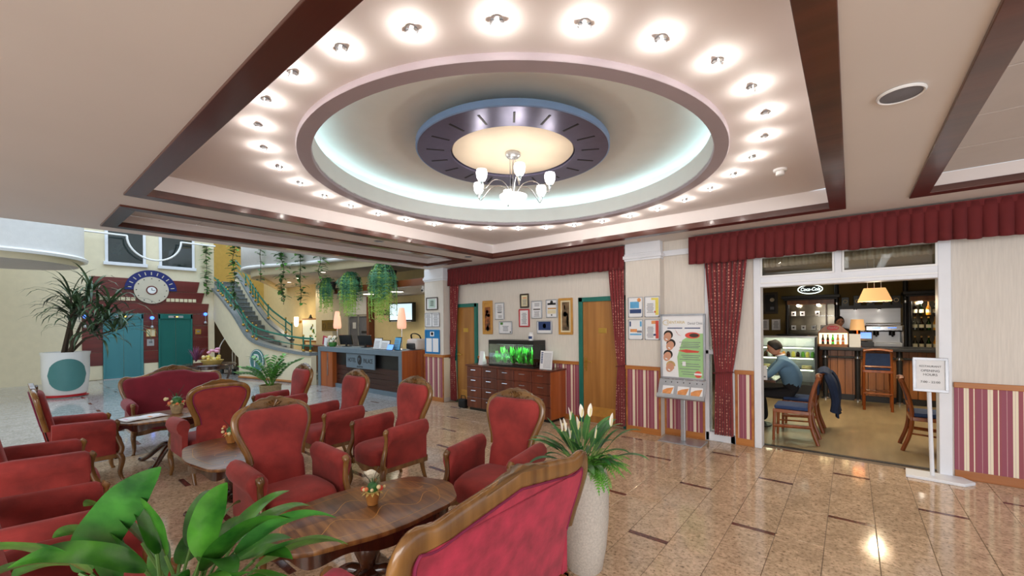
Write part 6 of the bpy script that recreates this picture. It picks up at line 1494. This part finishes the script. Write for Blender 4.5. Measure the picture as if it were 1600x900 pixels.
# ---- people
def person(name, label, loc, rz, joints, mats, root, hair_mat, bald=False):
    """joints: name -> (pos, radius, parent). One skinned body, materials by region."""
    t = thing(name, label, 'person', loc, rz)
    bm = bmesh.new(); ly = bm.verts.layers.skin.verify(); V = {}
    for n_, (p, r_, par) in joints.items():
        v = bm.verts.new(p); v[ly].radius = (r_ if isinstance(r_, tuple) else (r_, r_)); v[ly].use_root = (n_ == root); V[n_] = v
        if par: bm.edges.new((V[par], v))
    me = bpy.data.meshes.new('body'); bm.to_mesh(me); bm.free()
    ob = bpy.data.objects.new('tmp_body', me); COL.objects.link(ob)
    sk = ob.modifiers.new('skin', 'SKIN'); sk.use_smooth_shade = True; q = ob.modifiers.new('sub', 'SUBSURF'); q.levels = 2; q.render_levels = 2
    bpy.context.view_layer.update(); dg = bpy.context.evaluated_depsgraph_get()
    fm = bpy.data.meshes.new_from_object(ob.evaluated_get(dg)); fm.name = 'body'
    bpy.data.objects.remove(ob)
    fm.materials.clear()
    for mn in ('skin', mats[0], mats[1], 'black_soft'): fm.materials.append(MATS[mn])
    keys = list(joints)
    reg = {'torso': 1, 'arm': 1, 'leg': 2, 'foot': 3, 'hand': 0, 'head': 0}
    P = {k: Vector(joints[k][0]) for k in keys}
    for po_ in fm.polygons:
        c = Vector((0, 0, 0))
        for vi_ in po_.vertices: c += fm.vertices[vi_].co
        c /= len(po_.vertices)
        best, bk = 1e9, None
        for k in keys:
            par = joints[k][2]
            for f in ((0, .5, 1) if par else (1,)):
                pt = P[par].lerp(P[k], f) if par else P[k]
                d = (c - pt).length
                if d < best: best, bk = d, k
        po_.material_index = 0 if bk.startswith(('hand', 'finger', 'thumb', 'head', 'neck')) else 2 if bk.startswith(('hip', 'knee', 'ankle')) else 3 if bk.startswith('toe') else 1
        po_.use_smooth = True
    bo = bpy.data.objects.new('body', fm); COL.objects.link(bo); bo.parent = t
    return t, bo
def hand(j, side, wrist, direction, up_):
    """five fingers rooted in the palm"""
    w_ = Vector(wrist); d = Vector(direction).normalized(); u = Vector(up_).normalized(); s_ = d.cross(u).normalized() * side
    par = 'wrist' + ('R' if side > 0 else 'L'); nm = 'R' if side > 0 else 'L'
    palm = w_ + d * .07; j['hand' + nm] = (tuple(palm), (.036, .02), par)
    for i, (off, ln) in enumerate(((-.03, .070), (-.01, .08), (.01, .075), (.03, .06))):
        a = palm + d * .03 + s_ * off; j['finger%s%da' % (nm, i)] = (tuple(a), .009, 'hand' + nm)
        b = a + d * ln * .55 - u * .012; j['finger%s%db' % (nm, i)] = (tuple(b), .0085, 'finger%s%da' % (nm, i))
        c = b + d * ln * .3 - u * .028; j['finger%s%dc' % (nm, i)] = (tuple(c), .008, 'finger%s%db' % (nm, i))
    a = w_ + d * .04 - s_ * .04; j['thumb%sa' % nm] = (tuple(a), .010, 'hand' + nm); j['thumb%sb' % nm] = (tuple(a + d * .045 - s_ * .012), .009, 'thumb%sa' % nm)
def head_parts(t, c, yaw, pitch, hair_mat, bald):
    M = Matrix.Translation(c) @ Matrix.Rotation(yaw, 4, 'Z') @ Matrix.Rotation(pitch, 4, 'X')
    m = MB(); m.sph((0, 0, 0), .1, 20, 16, (.76, .95, 1.16))
    vs = []
    for v in m.v:
        x, y, z = v
        if z < -.02: x *= 1 - .28 * (-z / .116); y = y * (1 - .1 * (-z / .116)) - .012 * (-z / .116)
        vs.append((x, y, z))
    m.v = vs
    m.sph((0, -.098, -.022), .016, 8, 6, (.8, 1.1, 1.3)); m.sph((.077, .005, -.01), .022, 8, 6, (.35, .8, 1.3)); m.sph((-.077, .005, -.01), .022, 8, 6, (.35, .8, 1.3))
    h = m.xf(M).build('head', 'skin', t, 70)
    for sx_ in (-1, 1): MB().sph((sx_ * .03, -.086, .008), .011, 8, 6, (1.2, .6, .8)).xf(M).build('eye', 'ink', h); MB().box(sx_ * .03 - .018, sx_ * .03 + .018, -.094, -.084, .026, .033).xf(M).build('eyebrow', hair_mat, h, 0)
    MB().sph((0, -.088, -.060), .02, 10, 6, (1.2, .4, .3)).xf(M).build('mouth', 'print_red', h)
    def hf(u, v):
        th = 2 * PI * u; fro = max(0, -math.sin(th)) # front is -y
        el0 = -.35 + 1.15 * fro ** .8; el1 = 1.57 if not bald else 1.12
        el = el0 + (el1 - el0) * v
        return M @ Vector((.083 * math.cos(th) * math.cos(el), .103 * math.sin(th) * math.cos(el) + .004, .124 * math.sin(el)))
    thicken(MB().grid(hf, 28, 8, closed_u=True).build('hair', hair_mat, h, 70, fix=False), .010)
    return h
J = {'pelvis': ((0, 0, .57), (.185, .15), None), 'waist': ((0, -.02, .72), (.19, .16), 'pelvis'), 'chest': ((0, -.10, .90), (.21, .165), 'waist'), 'shoulders': ((0, -.16, 1.03), (.17, .11), 'chest'), 'collar': ((0, -.20, 1.10), .06, 'shoulders'), 'neck': ((0, -.225, 1.16), .05, 'collar'),
     'hipL': ((-.10, -.10, .53), .09, 'pelvis'), 'kneeL': ((-.14, -.46, .52), .065, 'hipL'), 'ankleL': ((-.14, -.40, .10), .045, 'kneeL'), 'toeL': ((-.14, -.55, .045), .04, 'ankleL'),
     'hipR': ((.10, -.10, .53), .09, 'pelvis'), 'kneeR': ((.14, -.46, .52), .065, 'hipR'), 'ankleR': ((.14, -.46, .10), .045, 'kneeR'), 'toeR': ((.14, -.61, .045), .04, 'ankleR')}
for sd, nm in ((-1, 'L'), (1, 'R')):
    J['sh' + nm] = ((sd * .19, -.18, 1.02), .07, 'shoulders'); J['elbow' + nm] = ((sd * .27, -.36, .82), .05, 'sh' + nm); J['wrist' + nm] = ((sd * .14, -.56, .79), .032, 'elbow' + nm)
    hand(J, sd, (sd * .14, -.56, .79), (-sd * .5, -.85, 0), (0, 0, 1))
man, mb = person('person', 'seated man in a light blue sweater leaning over the cafe table', (-.66, 7.66, -.02), R(-82), J, ('shirt_blue', 'trouser_dark'), 'pelvis', 'hair_dark')
head_parts(man, (0, -.28, 1.235), 0, R(18), 'hair_dark', True)
MB().tube([(.062 * math.cos(a), -.205 + .058 * math.sin(a), 1.115 + .015 * math.sin(a)) for a in [2 * PI * i / 20 for i in range(20)]], .016, 6, closed=True, flat=.8).build('shirt_collar', 'paper', man)
J = {'pelvis': ((0, 0, .95), (.15, .11), None), 'waist': ((0, 0, 1.1), (.14, .10), 'pelvis'), 'chest': ((0, 0, 1.28), (.17, .11), 'waist'), 'shoulders': ((0, 0, 1.40), (.12, .08), 'chest'), 'neck': ((0, -.01, 1.50), .05, 'shoulders')}
for sd, nm in ((-1, 'L'), (1, 'R')):
    J['hip' + nm] = ((sd * .10, 0, .86), .09, 'pelvis'); J['knee' + nm] = ((sd * .10, 0, .48), .062, 'hip' + nm); J['ankle' + nm] = ((sd * .10, .02, .09), .045, 'knee' + nm); J['toe' + nm] = ((sd * .11, -.13, .045), .04, 'ankle' + nm)
    J['sh' + nm] = ((sd * .18, 0, 1.39), .065, 'shoulders'); J['elbow' + nm] = ((sd * .24, -.08, 1.15), .048, 'sh' + nm); J['wrist' + nm] = ((sd * .20, -.28, 1.12), .032, 'elbow' + nm); hand(J, sd, (sd * .20, -.28, 1.12), (0, -1, -.1), (0, 0, 1))
bar_p, _ = person('person', 'dark haired bar attendant in black standing behind the bottle display', (-.20, 11.66, 0), R(10), J, ('black_soft', 'trouser_dark'), 'pelvis', 'hair_dark')
head_parts(bar_p, (0, -.015, 1.60), R(8), R(8), 'hair_dark', False)
# notice stand at the entrance
nt_ = thing('notice_stand', 'white floor stand with an opening hours notice beside the bar entrance', 'notice stand', (.64, 6.0, 0), R(-4))
MB().prism([(-.20, -.13), (.22, -.13), (.30, 0), (.22, .13), (-.20, .13)], 0, .03, 'XY').build('base', 'white_paint', nt_, 0, bevel=.006); MB().tube([(0, 0, .03), (-.02, .02, .95)], .018, 10).build('pole', 'white_paint', nt_)
MN = Matrix.Translation((-.01, -.012, 1.06)) @ Matrix.Rotation(R(-5), 4, 'X')
m = MB()
for a, b, c, d in ((-.13, .13, .15, .175), (-.13, .13, -.175, -.15), (-.13, -.105, -.15, .15), (.105, .13, -.15, .15)): m.box(a, b, -.018, .012, c, d, MN)
m.build('frame', 'frame_silver', nt_, 0, bevel=.004); sh_ = MB().box(-.108, .108, -.008, .006, -.153, .153, MN).build('sheet', 'paper', nt_, 0)
for body, sz, z in (('RESTAURANT', .026, .085), ('OPENING', .032, .04), ('HOURS', .032, .0), ('7:00 - 22:00', .03, -.075)):
    p_ = MN @ Vector((0, -.0095, z)); text('lettering', body, sz, p_, (R(90 - 5), 0, 0), 'ink', sh_, .0006)

ncu = thing('net_curtain', 'short cream net curtain behind the glass above the bar entrance', 'curtain', (-.1, 6.46, 0))
thicken(MB().grid(lambda u, v: (-.85 + 1.7 * u, .018 * math.sin(u * 150), 2.34 + .14 * v + .012 * abs(math.sin(u * 75)) * (1 - v)), 240, 3).build('ruffle', 'lining_cream', ncu, 70, fix=False), .003)
MB().cyl((-.88, 0, 2.485), (.88, 0, 2.485), .008).build('rod', 'brass', ncu)
# ================================================================== PLANTS
def blade(m, base, az, el, length, width, droop=60, fold=.25, wave=.0, n=10, tip=1.0, twist=0, roll=0):
    """leaf: az/el in degrees, droop = degrees the tip bends down"""
    p = Vector(base); a = R(az); st = length / n; rows = []
    for i in range(n + 1):
        f = i / n; e = R(el - droop * f * f)
        d = Vector((math.cos(a) * math.cos(e), math.sin(a) * math.cos(e), math.sin(e)))
        s_ = Vector((-math.sin(a), math.cos(a), 0)); nn = s_.cross(d) * -1
        tw = R(roll) + R(twist) * f; s2 = s_ * math.cos(tw) + nn * math.sin(tw)
        wv = width * max(.03, 1.72 * (f + .02) ** .52 * max(0, 1 - f) ** .72)
        rows.append([p + s2 * (k * wv) + nn * (abs(k) * fold * wv + wave * math.sin(f * 14 + k * 2) * wv) for k in (-1, -.5, 0, .5, 1)])
        p = p + d * st
    vs = [v for r_ in rows for v in r_]
    return m.add(vs, [(i * 5 + j, i * 5 + j + 1, (i + 1) * 5 + j + 1, (i + 1) * 5 + j) for i in range(n) for j in range(4)])
def stalk(base, az, el, length, r0, r1=None, droop=20, n=6):
    p = Vector(base); pts = [p.copy()]; a = R(az)
    for i in range(n):
        e = R(el - droop * ((i + 1) / n) ** 1.5); p = p + Vector((math.cos(a) * math.cos(e), math.sin(a) * math.cos(e), math.sin(e))) * (length / n); pts.append(p.copy())
    return pts
def planter(t, h=.68):
    k = h / .68
    MB().lathe([(.001, 0), (.105, 0), (.115, .012), (.142, .16 * k), (.158, .34 * k), (.160, .48 * k), (.152, .62 * k), (.142, h), (.124, h), (.128, h - .03), (.001, h - .03)], n=40).build('planter', 'planter_stone', t, 50)
    MB().lathe([(.001, h - .028), (.127, h - .028)], n=24).build('soil', 'soil', t)
# tall stone planter with peace lily and fern
pk = thing('peace_lily', 'peace lily with white flowers and fern in a tall pale stone planter', 'potted plant', (-1.385, 2.43, 0)); planter(pk)
random.seed(31); Z = .66
for i in range(44):
    az = i * 137.5 % 360; el = random.uniform(30, 82); L_ = random.uniform(.15, .25)
    st_ = stalk((random.uniform(-.05, .05), random.uniform(-.05, .05), Z), az, el, L_ * .8, .004, droop=15)
    MB().tube(st_, .0035, 5).build('petiole', 'stem_green', pk)
    blade(MB(), st_[-1], az, el - 15, L_ * 1.05, .024 + random.uniform(0, .012), random.uniform(35, 80), .22, .03).build('leaf', 'leaf_dark' if i % 3 else 'leaf_fresh', pk, 70, fix=False)
blade(MB(), (-.05, -.0, Z + .05), 190, 52, .34, .035, 10, .2).build('leaf', 'leaf_dark', pk, 70, fix=False)
for i, (az, el, L_) in enumerate(((205, 66, .27), (200, 76, .32), (120, 84, .33), (60, 82, .34), (36, 62, .33), (215, 74, .26), (200, 66, .20), (350, 66, .24), (150, 84, .24))):
    st_ = stalk((random.uniform(-.04, .04), random.uniform(-.04, .04), Z), az, el, L_, .003, droop=8)
    fl_ = MB().tube(st_, .003, 5).build('flower_stem', 'stem_green', pk)
    blade(MB(), st_[-1], az + 30, 80, .09, .024, -5, .35, 0, 8).build('spathe', 'flower_white', fl_, 70, fix=False); MB().tube([st_[-1], st_[-1] + Vector((.008, .004, .055))], .005, 6).build('spadix', 'spadix', fl_)
def frond(m, base, az, el, length, droop, wl, n=16):
    pts = stalk(base, az, el, length, .002, droop=droop, n=n); m.tube(pts, .0022, 4)
    a = R(az); s_ = Vector((-math.sin(a), math.cos(a), 0))
    for i in range(2, n + 1):
        f = i / n; w_ = wl * math.sin(PI * min(1, f * .85 + .12)); d = (pts[i] - pts[i - 1]).normalized(); up_ = s_.cross(d)
        for sg_ in (-1, 1):
            b = pts[i]; tp = b + s_ * sg_ * w_ + d * w_ * .4 - Vector((0, 0, w_ * .25)); e = d * (length / n) * .38
            m.add([b - e * .6, b + e, tp, b + (tp - b) * .5 - e], [(0, 1, 2, 3)])
    return m
for i in range(34):
    az = -150 + 300 * ((i * .618) % 1) ; frond(MB(), (random.uniform(.0, .07), random.uniform(-.05, .06), Z), (az * .55) + 10, random.uniform(15, 60), random.uniform(.20, .32), random.uniform(60, 100), .035).build('fern_frond', 'leaf_fern', pk, 0, fix=False)
# foreground plant on the same kind of planter
fp = thing('peace_lily', 'big broad leaved green plant without flowers beside the row of armchairs', 'potted plant', (-1.57, .33, 0)); planter(fp, .70)
MLEAF = [  # petiole az, el, length; blade az, el, length, half width, droop, roll
    (219, 36, .38, 36, 56, .42, .080, 16, -62), (225, 78, .26, 215, 74, .22, .060, 60, 60), (39, 80, .26, 25, 76, .26, .056, 30, -55), (39, 66, .24, 39, 38, .34, .036, 66, -50),
    (25, 56, .20, 20, 30, .32, .052, 66, -25), (205, 60, .22, 218, 34, .30, .052, 70, 55), (222, 48, .24, 240, 24, .30, .052, 60, 40), (-30, 62, .16, -20, 36, .28, .055, 60, 0),
    (300, 56, .18, 300, 30, .28, .055, 60, 20), (90, 68, .20, 95, 48, .26, .05, 60, 0), (140, 62, .22, 150, 42, .26, .05, 60, 0), (0, 44, .18, 8, 22, .28, .05, 50, -20),
    (255, 52, .22, 262, 30, .30, .058, 60, 30), (60, 48, .22, 55, 24, .28, .05, 60, -40), (10, 72, .20, 50, 50, .28, .052, 70, -40), (180, 70, .22, 190, 55, .24, .05, 60, 30), (330, 70, .18, 340, 45, .28, .055, 70, 0),
    (235, 60, .24, 250, 45, .28, .06, 60, 40), (200, 40, .26, 225, 15, .28, .055, 60, 50), (280, 60, .20, 285, 40, .28, .058, 60, 20), (350, 60, .20, 20, 30, .26, .05, 70, -20),
    (219, 66, .26, 205, 40, .28, .06, 70, 40), (39, 50, .30, 60, 20, .26, .05, 70, -30), (-10, 50, .24, -5, 10, .26, .06, 50, 0), (320, 40, .26, 315, 10, .26, .06, 50, 10), (250, 40, .30, 245, 15, .28, .06, 50, 30), (20, 35, .30, 25, 8, .26, .055, 50, -20), (39, 76, .18, 0, 30, .24, .06, 70, -20)]
for i in range(16):
    az_ = i * 137.5 % 360; MLEAF.append((az_, random.uniform(45, 75), random.uniform(.10, .22), az_ + random.uniform(-25, 25), random.uniform(10, 45), random.uniform(.22, .30), random.uniform(.045, .06), 65, random.uniform(-45, 45)))
for paz, pel, pln, az, el, ll, hw_, dr, rl2 in MLEAF:
    st_ = stalk((random.uniform(-.04, .04), random.uniform(-.04, .04), .67), paz, pel, pln + (0 if (paz, pel) in ((219, 36), (39, 80), (225, 78)) else .06), .006, droop=8); MB().tube(st_, .005, 6).build('petiole', 'stem_green', fp)
    o = blade(MB(), st_[-1], az, el, ll, hw_, dr, .22, .05, 14, roll=rl2).build('leaf', 'leaf_lily' if int(az * 7) % 3 else 'leaf_fresh', fp, 70, fix=False); subsurf(o, 1)
# leafy plant in a light pot behind the armchairs
zz = thing('floor_plant', 'leafy green plant in a light brown pot behind the armchairs', 'potted plant', (-8.95, 3.36, 0))
MB().lathe([(.001, 0), (.14, 0), (.17, .05), (.19, .42), (.20, .46), (.17, .46), (.16, .42), (.001, .42)], n=32).build('pot', 'basket', zz, 50); MB().lathe([(.001, .425), (.16, .425)], n=20).build('soil', 'soil', zz)
random.seed(41)
for i in range(13):
    az = i * 137.5 % 360; el = random.uniform(42, 82); L_ = random.uniform(.5, .8); m = MB(); pts = stalk((.04 * math.cos(az), .04 * math.sin(az), .42), az, el, L_, .008, droop=random.uniform(20, 60), n=10)
    m.tube(pts, [.010 - .0007 * q for q in range(11)], 6)
    for q in range(3, 11):
        for sg_ in (-1, 1): blade(m, pts[q], az + sg_ * 62, 28, .15, .05, 30, .15, 0, 4)
    m.build('leafy_stem', 'leaf_zz', zz, 60, fix=False)
# big palm in the white planter with the emblem
pw = thing('palm', 'drooping dark leaved palm in a tall white planter near the elevators', 'potted plant', (-14.45, .98, 0))
MB().lathe([(.001, 0), (.30, 0), (.36, .1), (.40, .55), (.40, .95), (.42, 1.05), (.36, 1.05), (.36, 1.0), (.001, 1.0)], n=36).build('planter', 'white_gloss', pw, 50); MB().lathe([(.385, .02), (.33, .02), (.345, .09), (.355, .09)], n=36).build('red_foot', 'frame_red', pw, 50)
def emb(u, v):
    a = R(-50 + 100 * u) ; z = .14 + .78 * v; k = math.sqrt(max(0, 1 - ((u - .5) * 2) ** 2)); z = .53 + (v - .5) * .74 * k
    return (.405 * math.cos(a), .405 * math.sin(a), z)
MB().grid(emb, 16, 8).build('emblem', 'logo_teal', pw, 60, fix=False)
random.seed(51)
for q in range(6):
    bx, by = random.uniform(-.15, .15), random.uniform(-.15, .15); hh = (1.0, 1.5, 1.2, .8, 1.35, .6)[q]; ln = (.3, .7, 1.05, .9, 0, 1.25)[q]
    pts = [Vector((bx, by, 1.0)), Vector((bx + .3 * ln * .778, by + .3 * ln * .628, 1 + hh * .6)), Vector((bx + ln * .778, by + ln * .628, 1 + hh))]; MB().tube(pts, [.035, .025, .018], 6).build('cane', 'twig', pw)
    for i in range(44):
        az = random.uniform(0, 360); b = pts[0].lerp(pts[2], random.uniform(.55, 1)) if i % 3 else pts[2]; blade(MB(), b, az, random.uniform(0, 75), random.uniform(.6, 1.0), .034, random.uniform(70, 140), .15, 0, 6).build('leaf', 'leaf_palm', pw, 60, fix=False)
# ivy strands
def ivy(label, x, y, ztop, length, seed, bushy=1.0):
    t = thing('hanging_ivy', label, 'hanging plant', (x, y, ztop)); random.seed(seed); pts = [Vector((.05 * math.sin(i * .9 + seed), .02 * math.cos(i), -length * i / 14)) for i in range(15)]
    MB().tube(pts, .008, 5).build('stem', 'twig', t); 
    for i in range(int(36 * length * bushy)):
        f = random.random(); p = pts[min(14, int(f * 14))]; m = MB(); az = random.uniform(0, 360); q = p + Vector((random.uniform(-.10, .10), random.uniform(-.06, .06), random.uniform(-.05, .05)))
        m.tube([p, q], .003, 4); blade(m, q, az, random.uniform(-20, 20), random.uniform(.15, .23), .062, 50, .15, 0, 4).build('leaf', 'leaf_ivy' if i % 3 else 'leaf_fern', t, 60, fix=False)
    return t
def lip_pt(u):
    """point of the balcony lip nearest to the bearing of column u"""
    a = YAW - math.atan((u - 805) / 650)
    return min(lip, key=lambda p: abs(math.atan2(-p.x, p.y) - a))
for u, zt, ln, lb_, bz in ((366, 4.1, 2.0, 'thick ivy strand hanging in front of the upper stair railing', 1.7), (408, 3.9, 1.05, 'short thin ivy strand on the curved balcony', .5), (442, 3.95, 1.75, 'fullest ivy strand hanging from the curved balcony', 1.4), (470, 3.85, 1.7, 'long ivy strand on the balcony between the fullest strand and the ferns', 1.2), (500, 3.75, 1.15, 'ivy strand hanging beside the smallest fern', 1.0)):
    p = lip_pt(u); a = YAW - math.atan((u - 805) / 650); yy_ = p.y - .09; ivy(lb_, -math.tan(a) * yy_, yy_, zt, ln, u, bz)
ivy('ivy strand trailing down the cream wall beside the stepped red cladding', -17.8, 4.62, 4.5, 1.8, 5, 1.3)
# ferns on the desk canopy
def hfern(label, x, s, seed):
    t = thing('hanging_fern', label, 'hanging plant', (x, 5.85, 2.66)); random.seed(seed)
    MB().lathe([(.001, 0), (.10 * s, 0), (.15 * s, .20 * s), (.155 * s, .23 * s), (.13 * s, .23 * s), (.001, .20 * s)], n=20, c=(.12 * s, .03, 0)).build('pot', 'pot_dark', t, 50)
    MB().box(-.02, .3 * s, .05, .16, -.02, .0).build('bracket', 'bar_iron', t, 0)
    for i in range(int(170 * s)):
        az = R(random.uniform(-200, 40)); o_ = random.uniform(.06, .20) * s; L_ = random.uniform(.35, 1.0) * s if i % 2 else random.uniform(.1, .55) * s; up2 = random.uniform(.02, .16) * s
        b0 = Vector((random.uniform(-.10, .10) * s, random.uniform(-.10, .02), .22 * s)); c_ = Vector((math.cos(az), math.sin(az), 0))
        pts = crs([b0, b0 + c_ * o_ * .6 + Vector((0, 0, up2)), b0 + c_ * o_ * 1.3 - Vector((0, 0, .05)), b0 + c_ * o_ * 1.5 - Vector((0, 0, .05 + L_ * .5)), b0 + c_ * o_ * 1.45 - Vector((0, 0, .05 + L_))], 3)
        m = MB(); m.tube(pts, .004, 4); n_ = len(pts); s2 = Vector((-math.sin(az), math.cos(az), 0))
        for k in range(2, n_):
            d2 = (pts[k] - pts[k - 1]).normalized()
            for sg_ in (-1, 1):
                w_ = random.uniform(.05, .09) * s; b = pts[k]; tp = b + s2 * sg_ * w_ + c_ * random.uniform(-.02, .04) - Vector((0, 0, w_ * .6)); m.add([b - d2 * .008, b + d2 * .012, tp], [(0, 1, 2)])
        m.build('frond', 'leaf_asparagus_light' if L_ > .6 * s else 'leaf_asparagus', t, 0, fix=False)
hfern('smallest hanging fern at the curved end of the desk canopy', -11.45, .80, 61); hfern('middle sized hanging fern on the desk canopy between two others', -10.25, .95, 62); hfern('largest hanging fern on the desk canopy, nearest the television', -8.75, 1.15, 63)
# flowers on the tables
def tablepot(label, loc, seed, s=1.0, basket=False):
    t = thing('flower_arrangement', label, 'flowers', loc); random.seed(seed)
    MB().lathe([(.001, 0), (.030 * s, 0), (.045 * s, .07 * s), (.047 * s, .075 * s), (.04 * s, .075 * s), (.001, .07 * s)], n=24).build('pot', 'basket' if basket else 'terracotta', t, 50)
    MB().sph((0, 0, .095 * s), .035 * s, 10, 8).build('moss_ball', 'leaf_dark', t)
    for i in range(26):
        az = random.uniform(0, 360); el = random.uniform(20, 90); blade(MB(), (0, 0, .09 * s), az, el, .07 * s, .003 * s, 20, .1, 0, 3).build('needle_tuft', 'leaf_dark', t, 0, fix=False)
    for i in range(12):
        a = 2 * PI * i / 12 + random.uniform(-.2, .2); r_ = random.uniform(.045, .07) * s; MB().sph((r_ * math.cos(a), r_ * math.sin(a), random.uniform(.075, .13) * s), random.uniform(.008, .014) * s, 8, 6).build('bud', random.choice(['petal_cream', 'petal_red', 'petal_orange', 'petal_cream', 'petal_red']), t)
    for i in range(7):
        blade(MB(), (0, 0, .08 * s), 200 + i * 32, -5, .07 * s, .014 * s, 40, .2, 0, 4).build('straw_leaf', 'straw', t, 60, fix=False)
    for a, l in ((100, .12), (250, .10), (20, .09)): MB().tube([(0, 0, .09 * s), (.02 * math.cos(R(a)) * s, .02 * math.sin(R(a)) * s, (.09 + l * .6) * s), (.05 * math.cos(R(a)) * s, .05 * math.sin(R(a)) * s, (.09 + l) * s)], .002 * s, 5).build('twig', 'twig', t)
tablepot('small orange and cream dried flower pot on the table before the rose red sofa', (-2.21, 1.38, .562), 71)
tablepot('dried flower arrangement on the table hidden behind the armchair back', (-4.40, 1.32, .562), 72, 1.1)
tablepot('peach flower basket on the table in front of the small red sofa', (-6.44, 1.36, .562), 73, 1.6, True)
mg = thing('magazine', 'open white magazine lying on the table before the small red sofa', 'magazine', (-6.42, 1.05, .562), R(100))
MB().grid(lambda u, v: ((u - .5) * .40, (v - .5) * .26, .002 + .012 * abs(math.sin(PI * u * 2)) * .6), 17, 2).build('pages', 'paper', mg, 70, fix=False); thicken(kids(mg)[-1], .004, 1)
MB().box(.03, .15, -.09, .0, .010, .0115).build('printed_photo', 'print_orange', mg, 0); MB().box(-.16, -.05, -.02, .09, .010, .0115).build('printed_photo', 'petal_pink', mg, 0)
cf = thing('flower_arrangement', 'pink and purple flowers with a straw basket on the dark console table', 'flowers', (-13.75, 3.62, .60)); random.seed(81)
MB().lathe([(.001, 0), (.20, 0), (.27, .10), (.25, .10), (.001, .04)], n=28, c=(.05, .05, 0)).build('basket', 'straw', cf, 50)
for i in range(16):
    a = random.uniform(0, 2 * PI); MB().sph((.05 + random.uniform(0, .2) * math.cos(a), .05 + .2 * math.sin(a), .12 + random.uniform(0, .08)), .045, 8, 6).build('bloom', random.choice(['straw', 'petal_cream', 'print_yellow']), cf)
for i in range(26):
    az = random.uniform(0, 360); blade(MB(), (-.22, -.25, .05), az, random.uniform(45, 88), random.uniform(.3, .5), .022, 20, .2, 0, 4).build('heather_sprig', 'heather', cf, 60, fix=False)
for i in range(9): MB().sph((.05 + random.uniform(-.12, .12), .1 + random.uniform(-.12, .12), .30 + random.uniform(0, .12)), .055, 8, 6, (1, 1, .7)).build('orchid_bloom', 'petal_pink', cf)
